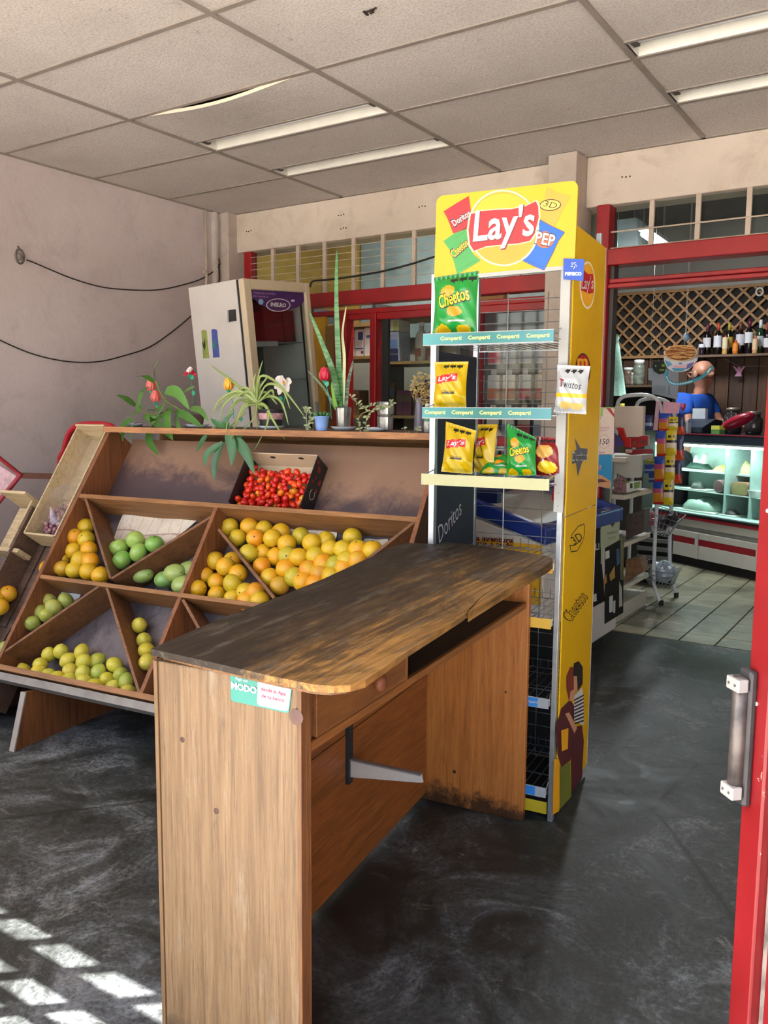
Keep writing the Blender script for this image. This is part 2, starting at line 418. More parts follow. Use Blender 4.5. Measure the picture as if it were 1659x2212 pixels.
# ---------------------------------------------------------------- inner shop front: red steel frames, transoms
t = NT('red_gloss_paint')
c = t.ramp(t.noise(2.5, 5, .6), [(.3, C('7c1016')), (.6, C('a5171d')), (.8, C('b52a2b'))])
c = t.mix(t.ramp(t.noise(14, 6, .8, None, .5), [(.68, 0.0), (.72, .7)]), c, C('6d5a52'))
M_RED = t.fin(c, .35)
M_CREAMBAR = mat('bfae9c', .6)
t = NT('window_glass'); gl = t.n('BsdfGlossy'); gl.inputs['Roughness'].default_value = .04; tr = t.n('BsdfTransparent'); tr.inputs[0].default_value = (.86, .9, .89, 1)
mx = t.n('MixShader'); fr = t.n('LayerWeight'); fr.inputs[0].default_value = .5
t.l(t.math('MULTIPLY_ADD', t.math('POWER', fr.outputs['Facing'], 4.0), .5, .025), mx.inputs[0]); t.l(tr.outputs[0], mx.inputs[1]); t.l(gl.outputs[0], mx.inputs[2]); t.l(mx.outputs[0], t.t.nodes['Material Output'].inputs[0])
M_GLASS = t.m
w2 = wroot('window_2', 'red framed shop window and wired transom beside the fridge', '', (-3.3, YB, 0), kind='structure')
XW0, XW1 = -4.49, -2.0
def rb(x0, z0, x1, z1, nm='frame', y0=YB-.02, y1=YB+.05, p=w2, mt=M_RED): return MB().box((x0, y0, z0), (x1, y1, z1)).build(nm, mt, p, bevel=.004)
rb(XW0, 0, XW0+.07, 2.476); rb(XW0+.07, 2.03, XW1, 2.125, 'header', YB-.05); rb(XW0+.07, 1.965, XW1, 2.0, 'header')
rb(-3.635, 0, -3.525, 1.97, 'mullion', YB-.04); rb(-3.335, 0, -3.287, 1.97, 'mullion', YB-.03); rb(-2.55, 0, -2.5, 1.97, 'mullion')
rb(-3.287, 1.92, XW1, 1.965, 'rail'); rb(-3.287, .0, XW1, .1, 'rail'); rb(-3.287, 1.09, XW1, 1.15, 'rail'); rb(-3.525, 1.93, -3.335, 1.965, 'rail')
MB().box((-3.86, YB-.01, .1), (-3.73, YB+.02, 1.965)).build('yellow_panel', mat('c89a1c', .5), w2)
MB().box((-3.73, YB-.01, .1), (-3.635, YB+.02, 1.9)).build('door_edge', mat('8a6a35', .6), w2)
for x in (-4.21, -3.974, -3.734, -3.483, -3.242, -2.996, -2.75, -2.5, -2.25): MB().box((x-.014, YB-.02, 2.125), (x+.014, YB, 2.476)).build('transom_bar', M_CREAMBAR, w2)
for z in (2.19, 2.24, 2.29, 2.34, 2.385, 2.43): MB().tube([(XW0+.07, YB-.022, z), (XW1, YB-.022, z)], .0022, 5).build('transom_wire', M_CREAMBAR, w2)
MB().box((XW0+.07, YB+.03, 2.125), (XW1, YB+.034, 2.476)).build('pane', M_GLASS, w2)
for a, b in ((-3.287, -2.55), (-2.5, -2.0)): MB().box((a, YB+.02, .1), (b, YB+.024, 1.93)).build('pane', M_GLASS, w2)
MB().box((-3.25, YB-.006, .1), (-3.2, YB+.02, 1.92)).build('dark_seal', mat('20211f', .6), w2)
d2 = wroot('door_2', 'red steel frame of the open doorway into the inner shop', '', (-.8, YB, 0), kind='structure')
def rd(x0, z0, x1, z1, nm='frame', y0=YB-.02, y1=YB+.06, mt=M_RED): return MB().box((x0, y0, z0), (x1, y1, z1)).build(nm, mt, d2, bevel=.005)
rd(-1.75, 0, -1.675, 2.476, 'jamb', YB-.06); rd(-1.675, 0, -1.648, 2.15, 'jamb_inner', YB-.02, mt=mat('3c3431', .5))
rd(-1.675, 2.135, XR, 2.225, 'header', YB-.07); rd(-1.675, 2.04, XR, 2.065, 'rail', YB-.03); rd(-1.675, 2.01, XR, 2.035, 'rail', YB-.045)
for x in (-1.449, -1.2, -.943, -.69): MB().box((x-.013, YB-.02, 2.225), (x+.013, YB, 2.476)).build('transom_bar', M_CREAMBAR, d2)
for z in (2.326, 2.235): MB().tube([(-1.675, YB-.022, z), (XR, YB-.022, z)], .0045, 5).build('transom_wire', M_CREAMBAR, d2)
MB().box((-1.675, YB+.03, 2.225), (XR, YB+.034, 2.476)).build('pane', M_GLASS, d2)

# ---------------------------------------------------------------- open red door leaf at the right edge
hinge, free = V((.52, YF, 0)), V((-.185, 1.22, 0))
du = (free-hinge).normalized(); dn = V((-du.y, du.x, 0))
if dn.dot(free) > 0: dn = -dn                        # dn faces the camera
d1 = wroot('door_1', 'open red steel street door, chipped paint', '', hinge, kind='structure')
t = NT('chipped_red_paint')
c = t.ramp(t.noise(4, 5, .6), [(.3, C('650c10')), (.6, C('781418')), (.8, C('86272a'))])
c = t.mix(t.ramp(t.noise(24, 6, .8, t.mp((1, 1, .35)), .4), [(.655, 0.0), (.675, 1.0)]), c, C('8f857d'))
M_DOOR = t.fin(c, .38)
L = (free-hinge).length
def leaf(a, b, z0, z1, o0, o1, nm, mt=M_DOOR, bev=.003):
    p = hinge+du*(a+b)/2+dn*(o0+o1)/2+V((0, 0, (z0+z1)/2))
    return MB().obox(p, du*(b-a)/2, dn*(o1-o0)/2, V((0, 0, (z1-z0)/2))).build(nm, mt, d1, bevel=bev)
leaf(L-.045, L, .02, 2.4, -.02, .02, 'stile'); leaf(0, .05, .02, 2.4, -.02, .02, 'stile')
leaf(L-.062, L-.045, .02, 2.4, -.015, .006, 'worn_strip', mat('7d746e', .7, scale=30, var=.4))
leaf(.05, L-.062, .02, 1.0, -.012, .012, 'sheet'); leaf(.05, L-.062, .02, .07, -.02, .02, 'rail'); leaf(.05, L-.062, .98, 1.03, -.02, .02, 'rail'); leaf(.05, L-.062, 2.35, 2.4, -.02, .02, 'rail')
leaf(.05, L-.062, 1.03, 2.35, -.003, .003, 'pane', M_GLASS, 0)
for z in (1.18, 1.26, 1.33, .92, 1.41): MB().lathe(hinge+du*(L-.02)+dn*.02+V((0, 0, z)), [(.003, 0), (.0025, .002)], 8, dn).build('rivet', mat('d8d2cc', .5), d1)
hb = leaf(L-.022, L+.004, .775, .965, .02, .032, 'latch_box', mat('3c3a3c', .45, .4, .3, 20), .004)
pc = hinge+du*(L-.008)+dn*.036
MB().tube([pc+V((0, 0, .785)), pc+V((0, 0, .955))], .011, 10).build('latch_rod', mat('5a5350', .45, .5, .35, 25), hb, True)
for z in (.795, .945):
    b_ = leaf(L-.022, L+.006, z-.009, z+.009, .034, .050, 'latch_bracket', mat('8f8d8a', .5), .002)
    b_.parent = hb
    for k in (-.007, .007): MB().lathe(hinge+du*(L-.008+k)+dn*.050+V((0, 0, z)), [(.002, 0), (.002, .001)], 6, dn).build('screw', mat('4a4644', .5), d1)
leaf(L, L+.012, .02, 2.4, -.02, -.004, 'stop_strip', mat('7d0f14', .45))
# ================================================================ wooden counter desk in the foreground
t = NT('pale_varnished_plank')
v = t.mp((26, 26, .9)); g = t.noise(2.2, 8, .7, v, .5); fg = t.noise(8, 5, .8, v)
c = t.ramp(g, [(.32, C('543d24')), (.48, C('6b5235')), (.66, C('7d6345'))])
c = t.mix(t.ramp(fg, [(.34, .75), (.5, 0.0)]), c, C('49341e'))
c = t.mix(t.math('MULTIPLY', t.ramp(t.noise(1.7, 6, .7, t.mp((9, 9, 1.3), loc=(2, 0, .3))), [(.55, 0.0), (.7, .75)]), t.ramp(fg, [(.4, .3), (.6, 1.0)])), c, C('8f887a'))
c = t.mix(t.ramp(t.noise(2.4, 7, .75, t.mp((7, 7, 1.6), loc=(5, 1, 2))), [(.62, 0.0), (.74, .8)]), c, C('36251a'))
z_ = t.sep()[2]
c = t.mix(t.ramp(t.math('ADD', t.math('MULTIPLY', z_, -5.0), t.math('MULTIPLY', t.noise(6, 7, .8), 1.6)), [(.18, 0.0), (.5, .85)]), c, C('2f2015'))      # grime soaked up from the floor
t.bump(fg, .3, .003)
W_PANEL = t.fin(c, .55)
t = NT('orange_varnished_plank'); v = t.mp((20, 20, 1.0)); g = t.noise(2.2, 7, .7, v, .6); fg = t.noise(8, 5, .8, v)
c = t.ramp(g, [(.3, C('8a4f1e')), (.5, C('a8672c')), (.72, C('b5773a'))]); c = t.mix(t.ramp(fg, [(.34, .6), (.5, 0.0)]), c, C('7a4519'))
c = t.mix(t.ramp(t.noise(3.2, 7, .75, t.mp((3, 3, 1))), [(.62, 0.0), (.76, .8)]), c, C('4a2810'))
c = t.mix(t.ramp(t.math('ADD', t.math('MULTIPLY', t.sep()[2], -6.0), t.math('MULTIPLY', t.noise(9, 7, .8), 1.9)), [(.5, 0.0), (.85, .9)]), c, C('1f140c'))
t.bump(fg, .25, .003); W_FAR = t.fin(c, .45)
W_BACK = wood('orange_plywood', '8f5424', '653714', 'y', .8, '2a180c', .5, 0, .5, 2.0, .5, .75)
W_RAIL = wood('orange_drawer_wood', '94602e', '6b3f1b', 'y', 1.0, '34200f', .4, 0, .5)
# worn top: ochre wood under dark grime
t = NT('worn_dark_tabletop')
v = t.mp((22, 1.1, 22))
g = t.noise(2.2, 7, .7, v, .8)
c = t.ramp(g, [(.3, C('5b3c1e')), (.5, C('8a632f')), (.72, C('b88c48'))])
gr = t.noise(2.1, 8, .72, t.mp((2.2, .8, 1)), .7)
fg = t.noise(3.2, 6, .8, v)
gr = t.mix(.35, gr, fg)
wear = t.math('MULTIPLY_ADD', t.sep()[0], -.42, t.math('ADD', gr, .045))      # hands and crates have worn the grime off along the front edge
c = t.mix(t.ramp(wear, [(.40, 0.0), (.49, .75), (.58, .96)]), c, C('17120e'))
c = t.mix(t.math('MULTIPLY', t.ramp(t.noise(4, 7, .8, t.mp((9, 1.4, 9))), [(.52, 0.0), (.66, .6)]), 1.0), c, C('6b6153'))
t.bump(t.mix(.5, g, gr), .35, .004)
W_TOP = t.fin(c, t.ramp(gr, [(.4, .7), (.6, .55)]), 0, .35)
W_EDGE = wood('top_edge_wood', '80582f', '4d321a', 'y', 1.0, '2b1c12', .5)
desk = froot('counter_desk', 'long wooden counter desk with worn blackened top and open shelf', 'desk', -.9, 1.85)
ZT = .87
outer = [(-1.061, 1.155), (-.93, 1.143), (-.77, 1.126), (-.69, 1.122), (-.66, 1.131), (-.640, 1.150), (-.629, 1.18), (-.642, 1.37), (-.652, 1.67), (-.660, 2.05), (-.662, 2.36), (-.668, 2.42), (-.685, 2.468), (-.705, 2.50), (-.86, 2.555), (-1.03, 2.60), (-1.085, 2.60), (-1.09, 2.542), (-1.19, 2.52), (-1.197, 2.434), (-1.175, 2.292), (-1.147, 2.065), (-1.12, 1.868), (-1.101, 1.626), (-1.091, 1.435), (-1.08, 1.30)]
seam = [(-.712, 2.502), (-.7075, 2.36), (-.697, 2.05), (-.683, 1.85)]
main = outer[:8]+[(-.652, 1.67)]+seam[::-1]+outer[14:]
lipp = [(-.6535, 1.70), (-.660, 2.05), (-.662, 2.36), (-.668, 2.42), (-.685, 2.468), (-.705, 2.50), (-.7095, 2.499), (-.705, 2.36), (-.6945, 2.05), (-.6805, 1.85)]
MB().prism([(s, t_, ZT) for s, t_ in main], (0, 0, -.012)).build('top', W_TOP, desk)
MB().prism([(s, t_, ZT) for s, t_ in lipp], (0, 0, -.022)).build('edge_strip', W_TOP, desk)
low = [(-.9+(s+.9)*.93, 1.85+(t_-1.85)*.972) for s, t_ in main]
MB().prism([(s, t_, ZT-.012) for s, t_ in low], (0, 0, -.012)).build('top_underlay', W_EDGE, desk)
def dbox(n, lo, hi, mt, b=.002, p=desk): return MB().box(lo, hi).build(n, mt, p, bevel=b)
pn = dbox('end_panel', (-1.055, 1.165, .0), (-.75, 1.19, ZT-.024), W_PANEL, .003)
dbox('panel_lipping', (-.7495, 1.163, 0), (-.742, 1.195, ZT-.024), wood('lipping', '744c26', '4d2f17', 'z'), .001)
dbox('panel_lipping', (-1.064, 1.163, 0), (-1.0555, 1.195, ZT-.024), wood('lipping_left', '6f5435', '594026', 'z'), .001)
dbox('end_panel', (-1.122, 2.505, 0), (-.762, 2.528, ZT-.024), W_FAR, .003)
for s, z, r in ((-1.045, .58, .006), (-1.0, .12, .006), (-.83, .42, .004)):
    MB().lathe((s, 2.5045, z), [(r, 0), (r*.6, -.0006)], 10, (0, 1, 0)).build('knot', mat('3a2011', .6, var=.3, scale=60), desk)
for s, z, r in ((-1.0, .705, .0055), (-.925, .585, .006)):
    MB().lathe((s, 1.1645, z), [(r, 0), (r*.55, -.0006)], 10, (0, 1, 0)).build('knot', mat('4a2b1c', .6, var=.3, scale=60), desk)
def skew(n, z0, z1, x0=0.0): return MB().prism([(-1.052-x0, 1.19, z0), (-1.104-x0, 2.504, z0), (-1.119-x0, 2.504, z0), (-1.067-x0, 1.19, z0)], (0, 0, z1-z0)).build(n, W_BACK, desk)
skew('back_panel', .44, ZT-.024); skew('back_panel', .025, .437, -.001)
dbox('shelf', (-1.05, 1.19, .703), (-.781, 2.505, .716), wood('shelf_black', '2e2a24', '1d1a16', 'y', 1, '12100d', .5), .001)
dbox('shelf_lip', (-.7805, 1.192, .700), (-.768, 2.50, .718), W_RAIL)
dbox('corner_block', (-.81, 1.196, .719), (-.775, 1.25, .846), W_RAIL)
dr = dbox('drawer', (-1.03, 1.27, .720), (-.783, 1.62, .835), wood('drawer_box', '7d5a33', '5a3c1f', 'y'))
dbox('drawer_front', (-.7825, 1.256, .719), (-.768, 1.628, .842), wood('drawer_front_wood', '8f5d2d', '68401d', 'y', 1.2, '4a2a16', .6, 0, .5, 3.5), .002, dr)
kn = MB().lathe((-.768, 1.478, .760), [(.007, 0), (.007, .006), (.016, .010), (.0175, .018), (.013, .024), (.003, .026)], 14, (1, 0, 0)).build('knob', wood('knob_wood', '7a4426', '4f2a16', 'x', 2), dr, True)
dbox('drawer_divider', (-1.03, 1.630, .717), (-.769, 1.642, .846), W_RAIL)
for z in (.74, .82): MB().lathe((-.7748, 1.222, z), [(.003, 0), (.002, .002)], 8, (1, 0, 0)).build('screw', mat('3a2a22', .5, .5), desk)
bk = MB().box((-1.081, 1.912, .30), (-1.069, 1.936, .47)).build('wall_bracket', mat('3a4046', .45, .6), desk)
MB().prism([(-1.069, 1.922, .366), (-.86, 1.922, .367), (-.855, 1.922, .348), (-.87, 1.922, .345), (-1.069, 1.922, .318)], (0, .006, 0)).build('bracket_arm', mat('c9c8c4', .4, .3), bk)
MB().box((-1.069, 1.917, .366), (-.86, 1.931, .370)).build('bracket_flange', mat('8f9294', .4, .5), bk)
# payment sticker
st = [f_t(x, y, 1.1635) for x, y in ((497, 1448), (632, 1477), (624, 1541), (499, 1514))]
def sk(u, w, e=0.0):
    p = st[3].lerp(st[2], u).lerp(st[0].lerp(st[1], u), w); return V((p.x, 1.1638-.0006-e, p.z))
def sk_poly(pts, e): return [sk(u, w, e) for u, w in pts]
asp = (st[1]-st[0]).length/(st[0]-st[3]).length
def sr(u0, w0, u1, w1, r): return [(x/asp, y) for x, y in rrect(u0*asp, w0, u1*asp, w1, r)]
stk = MB().prism(sk_poly(sr(0, 0, 1, 1, .1), 0), (0, .0006, 0)).build('sticker', mat('1f7466', .45, var=.04), desk, label='green and white payment sticker reading MODO')
MB().prism(sk_poly(sr(.46, .05, .985, .95, .12), .0003), (0, .0003, 0)).build('sticker_white', mat('b9c0c0', .45, var=.03), stk)
sx = (st[2]-st[3]).length; sz_ = (st[0]-st[3]).length
def stext(s, u, w, size, mt, **kw):
    text('lettering', s, mt, stk, (0, 0, 0), (1, 0, 0), (0, 1, 0), size, fn=lambda a, b: sk(u+a/sx, w+b/sz_, .0012), **kw)
M_WHITE = mat('c4c6c4', .45, var=.02); M_PINK = mat('c0506a', .4, var=.02)
stext('MODO', .235, .52, .0165, M_WHITE, bold=.0007); stext('Pagá con', .2, .78, .007, M_WHITE)
stext('desde la App', .72, .62, .0095, mat('a02a4a', .5), bold=.0002); stext('de tu banco', .72, .40, .0095, mat('a02a4a', .5), bold=.0002)
MB().lathe((-.752, 1.1632, .792), [(.014, 0), (.014, -.0005)], 14, (0, 1, 0)).build('dark_stain', mat('4a2a20', .5, var=.4, scale=40), desk)
# small wooden crate on the desk shelf
cr = froot('wooden_crate', 'small rough wooden fruit crate pushed onto the desk shelf', 'crate', -.9, 2.2, .7165)
W_CR = wood('crate_slat', '9a7142', '6f4c28', 'y', 1.0, '4a321d', .3)
for z in (.717, .763):
    MB().box((-.867, 2.0, z), (-.860, 2.38, z+.041)).build('slat', W_CR, cr); MB().box((-1.035, 2.0, z), (-1.028, 2.38, z+.041)).build('slat', W_CR, cr)
for tt in (1.992, 2.381): MB().box((-1.035, tt, .717), (-.860, tt+.008, .806)).build('end_board', W_CR, cr)
MB().box((-1.027, 2.002, .717), (-.868, 2.38, .721)).build('bottom', W_CR, cr)
MB().lathe((-.8595, 2.32, .762), [(.017, 0), (.017, .0006)], 14, (1, 0, 0)).build('stamp', mat('6a4a35', .7, var=.5, scale=90), cr)
text('stamp_mark', 'N', mat('6a4a35', .7), cr, (-.8593, 2.22, .762), (0, 1, 0), (0, 0, 1), .025)

# ================================================================ sloping fruit stand
SL, SM, SR = -2.885, -2.125, -1.235
T0, Z0 = 2.25, .275
AL = math.atan2(.93, .66); ET, EZ = math.cos(AL), math.sin(AL)     # up the slope
NT_, NZ = -EZ, ET                                                   # out of the slope
W1, W2, W3 = .40, .795, 1.14; DEP = .145
def sp(s, w, d=0.0): return V((s, T0+ET*w+NT_*d, Z0+EZ*w+NZ*d))     # place on the slope, d out of it
def slope_px(x, y, d=0.0):
    """pixel -> (s, w) on the slope plane lifted d"""
    r = ray(x, y); n = FV*NT_+V((0, 0, NZ)); p0 = fw(0, T0+NT_*d, Z0+NZ*d)
    p = floc(CAM+r*((p0-CAM).dot(n)/r.dot(n)))
    return p.x, (p.y-T0-NT_*d)*ET+(p.z-Z0-NZ*d)*EZ
stand = froot('fruit_stand', 'large sloping wooden fruit stand with triangular bins', 'display stand', (SL+SR)/2, 2.6)
W_SIDE = wood('stand_side_board', '8f5830', '653a1e', 'z', .9, '2e1c14', .4)
W_ST = wood('stand_rail_board', 'a1703f', '754c2a', 'x', .9, '46321f', .45, 0, .6, 2.6)
W_DIV = wood('stand_divider_board', '855833', '5f3b22', 'x', .8, '2f2019', .5)
t = NT('stained_hardboard')
c = t.ramp(t.noise(1.6, 6, .65), [(.3, C('55494a')), (.7, C('766a69'))])
c = t.mix(t.ramp(t.noise(2.6, 8, .75, None, .8), [(.46, 0.0), (.6, .85)]), c, C('2c292d'))
c = t.mix(t.ramp(t.noise(12, 6, .8, t.mp((1, .4, .4)), .5), [(.58, 0.0), (.7, .5)]), c, C('85888c'))
M_HARD = t.fin(c, .55)
t = NT('stained_top_board')
c = t.ramp(t.noise(1.4, 6, .65), [(.3, C('80604b')), (.7, C('9c7a62'))])
xyz = t.sep()
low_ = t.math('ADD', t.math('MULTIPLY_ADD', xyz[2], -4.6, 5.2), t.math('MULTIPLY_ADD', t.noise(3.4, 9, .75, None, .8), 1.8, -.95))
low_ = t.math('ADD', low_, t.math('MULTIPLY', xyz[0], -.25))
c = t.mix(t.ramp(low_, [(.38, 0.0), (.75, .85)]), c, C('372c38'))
c = t.mix(t.ramp(t.noise(2.4, 8, .75, None, .9), [(.56, 0.0), (.70, .5)]), c, C('4d3f40'))
M_TOPB = t.fin(c, .5)
def slab(name, a, b, d0, d1, th, mt, p=stand):
    """board standing on the slope from a=(s,w) to b=(s,w), between lifts d0 and d1"""
    ax, bx = V((a[0], a[1], 0)), V((b[0], b[1], 0)); dr_ = (bx-ax).normalized(); n = V((-dr_.y, dr_.x, 0))*th/2
    q = [ax-n, ax+n, bx+n, bx-n]
    lo = [sp(k.x, k.y, d0) for k in q]; hi = [sp(k.x, k.y, d1) for k in q]
    return MB().add(lo+hi, [(3, 2, 1, 0), (4, 5, 6, 7), (0, 1, 5, 4), (1, 2, 6, 5), (2, 3, 7, 6), (3, 0, 4, 7)]).build(name, mt, p, bevel=.0015)
TB = 3.25
# end boards with top, mid
for s, nm in ((SL, 'side_board'), (SR, 'side_board')): slab(nm, (s, -.02), (s, W3+.02), -DEP-.02, 0.004, .018, W_SIDE)
slab('middle_board', (SM, 0), (SM, W2), -DEP, 0, .018, W_SIDE)
for w, nm, th in ((0, 'front_rail', .022), (W1, 'cross_rail', .018), (W2, 'cross_rail', .020)): slab(nm, (SL+.009, w), (SR-.009, w), -DEP, 0.002, th, W_ST)
slab('front_lip', (SL, -.035), (SR, -.035), -.06, .006, .03, mat('8f8a82', .7, scale=14, var=.2))
slab('bin_floor', (SL, (W2-.02)/2), (SR, (W2-.02)/2), -DEP-.012, -DEP, W2+.04, M_HARD)
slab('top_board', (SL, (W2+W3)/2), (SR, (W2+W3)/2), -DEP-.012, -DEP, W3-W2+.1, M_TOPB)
ZTOP = Z0+EZ*W3; TTOP = T0+ET*W3
shf = MB().box((SL-.02, TTOP-.015, ZTOP-.004), (SR+.02, TB+.1, ZTOP+.018)).build('top_shelf', wood('top_shelf_board', '6d5444', '4b382d', 'x', .8, '2e2522', .6), stand, bevel=.002)
MB().box((SL-.02, TTOP-.022, ZTOP-.006), (SR+.02, TTOP-.0155, ZTOP+.019)).build('shelf_edge', wood('shelf_edge_wood', 'b07846', '80502c', 'x', 1.2, '4a2a18', .5, 0, .6, 6), stand)
DIV = [((180, 1064), (238, 1250)), ((238, 1250), (464, 1110)), ((470, 1141), (592, 1292)), ((905, 1118), (770, 1225)),
       ((226, 1256), (-35, 1452)), ((226, 1256), (297, 1503)), ((393, 1293), (470, 1430))]
for a, b in DIV:
    pa, pb = slope_px(*a), slope_px(*b); d_ = (V(pb)-V(pa)).normalized()
    pa2 = V(pa)+d_*.004; pb2 = V(pb)-d_*.004
    pb2.y = max(pb2.y, .012)
    slab('bin_divider', pa2, pb2, -DEP, -.002, .012, W_DIV)
# legs / trestle boards below
for s in (-2.68, -1.40):
    MB().prism([(s, 2.14, 0), (s, 2.205, .215), (s, 2.29, .20), (s, 2.42, .14), (s, 3.01, .94), (s, 3.235, 1.13), (s, 3.235, 0)], (.018, 0, 0)).build('leg_board', W_SIDE, stand)
    MB().prism([(s-.004, 2.134, 0), (s-.004, 2.199, .215), (s-.004, 2.205, .215), (s-.004, 2.14, 0)], (.026, 0, 0)).build('leg_edge', mat('a29c92', .6), stand)
MB().box((SL, 3.24, .9), (SR, 3.26, ZTOP-.005)).build('back_rail', W_ST, stand)
# ================================================================ yellow snack rack
def tfit(name, s, mt, parent, fn, w, h, shear=0, bold=0, label=None, spacing=1.0, warp=None):
    """lettering stretched to w x h about the centre and placed through fn(a, b)"""
    vs, fs = text_mesh(s, 1, 'LEFT', shear, bold, spacing=spacing)
    x0, x1 = min(v.x for v in vs), max(v.x for v in vs); y0, y1 = min(v.y for v in vs), max(v.y for v in vs)
    q = []
    for v in vs:
        a, b = ((v.x-x0)/(x1-x0)-.5), ((v.y-y0)/(y1-y0)-.5)
        if warp: a, b = warp(a, b)
        q.append((a*w, b*h))
    return MB().add([fn(a, b) for a, b in q], fs).build(name, mt, parent, label=label)
def rotfn(fn, cx, cy, ang):
    c, n = math.cos(math.radians(ang)), math.sin(math.radians(ang))
    return lambda a, b: fn(cx+a*c-b*n, cy+a*n+b*c)
M_YEL = mat('c09a06', .5, var=.03); M_CHROME = mat('b9bfc4', .3, .75, .15, 20); M_WHITEP = mat('9c9a94', .5, var=.05)
M_WIRE = mat('a7abae', .3, .8, .1)
RS0, RS1, RT0, RT1 = -1.121, -.679, 2.56, 2.95
rack = froot('snack_rack', 'tall yellow snack rack with wire shelves and big topper sign', 'rack', (RS0+RS1)/2, (RT0+RT1)/2)
def rbox(n, lo, hi, mt, p=rack, b=.0015): return MB().box(lo, hi).build(n, mt, p, bevel=b)
rbox('post', (RS0-.006, RT0-.012, 0), (RS0+.014, RT0+.012, 1.74), M_CHROME)
rbox('post', (RS1-.016, RT0-.012, 0), (RS1, RT0+.012, 1.74), M_CHROME)
rbox('post', (RS0-.006, RT1-.02, 0), (RS0+.012, RT1, 1.9), M_CHROME); rbox('post', (RS1-.016, RT1-.02, 0), (RS1, RT1, 1.9), M_CHROME)
rbox('front_plate', (RS1-.026, RT0-.018, 1.0), (RS1+.004, RT0-.0125, 1.735), M_WHITEP)
for z in (1.02, 1.06, 1.12, 1.71): MB().lathe((RS1-.012, RT0-.0182, z), [(.002, 0), (.0015, -.0008)], 6, (0, 1, 0)).build('rivet', mat('77746e', .5), rack)
# left side: navy board with printed name
lp = rbox('side_panel', (RS0+.004, RT0+.014, .03), (RS0+.009, RT1-.022, 1.50), mat('1b2238', .5))
def lfn(t_, z): return V((RS0+.0096, t_, z))
M_GREYP = mat('b9bcc4', .5, var=.05)
tfit('lettering', 'Doritos', M_GREYP, lp, rotfn(lfn, 2.72, 1.43, 0), .16, .05, .15)
tfit('lettering', 'Doritos', M_GREYP, lp, rotfn(lfn, 2.70, .93, 22), .22, .06, .2)
# right side: two yellow printed boards
t = NT('printed_yellow_board'); c = t.ramp(t.noise(3, 4), [(.3, C('c99a00')), (.7, C('d6aa04'))]); M_YELS = t.fin(c, .5, 0, .25)
sp1 = rbox('side_panel', (RS1+.001, RT0+.012, .985), (RS1+.006, RT1+.03, 1.86), M_YELS)
sp2 = rbox('side_panel', (RS1+.001, RT0+.012, .03), (RS1+.006, RT1+.03, .982), M_YELS)
rbox('panel_edge', (RS1+.001, RT1+.0305, .03), (RS1+.007, RT1+.036, 1.86), M_WHITEP)
PE = .0068
def side_px(x, y, e=0.0): p = f_s(x, y, RS1+PE); return V((RS1+PE+e, p.y, p.z))
def sd(poly, mt, par, e=0.0, nm='print'): return MB().prism([side_px(x, y, e) for x, y in poly], (-.0004, 0, 0)).build(nm, mt, par)
def ell(cx, cy, rx, ry, n=22, a=0): 
    c, s_ = math.cos(a), math.sin(a)
    return [(cx+rx*math.cos(k*2*math.pi/n)*c-ry*math.sin(k*2*math.pi/n)*s_, cy+rx*math.cos(k*2*math.pi/n)*s_+ry*math.sin(k*2*math.pi/n)*c) for k in range(n)]
def Z5(x, y): return (880+x*.2652, 380+y*.2652)
def Z6(x, y): return (880+x*.2652, 700+y*.2652)
def ZR5(x, y): return (900+x*.2411, 980+y*.2411)
def ZR6(x, y): return (1100+x*.2804, 1180+y*.2804)
P = lambda f, pts: [f(*q) for q in pts]
M_LRED = mat('c2141c', .4, var=.04); M_INK = mat('241a14', .5, var=.05); M_PURP = mat('4b4152', .5, var=.05); M_CREAM = mat('e8dfc0', .45, var=.03); M_GOLD = mat('e8a815', .45, var=.05)
# small logo high on the side
cx, cy = Z5(1468, 890)
sd(P(Z5, [(1468+63*math.cos(a*.2618), 890+195*math.sin(a*.2618)) for a in range(24)]), M_CREAM, sp1)
sd(P(Z5, [(1468+56*math.cos(a*.2618), 890+178*math.sin(a*.2618)) for a in range(24)]), M_GOLD, sp1, .0004)
sd(P(Z5, [(1412, 880), (1430, 760), (1470, 800), (1512, 800), (1515, 950), (1480, 960), (1412, 930)]), M_LRED, sp1, .0008)
def sidefn(x, y, sx, sy, e): 
    return lambda a, b: side_px(x+a*sx, y-b*sy, e)
tfit('lettering', "Lay's", M_WHITE, sp1, sidefn(*Z5(1463, 885), 1, 1, .0012), 26, 36, .1, .01)
sd(P(Z6, [(1430+62*math.cos(a*.2618), 375+138*math.sin(a*.2618)) for a in range(24)]), M_INK, sp1); sd(P(Z6, [(1430+54*math.cos(a*.2618), 375+126*math.sin(a*.2618)) for a in range(24)]), M_LRED, sp1, .0004)
tfit('lettering', 'm', M_GOLD, sp1, sidefn(*Z6(1425, 320), 1, 1, .0008), 22, 22, 0, .03)
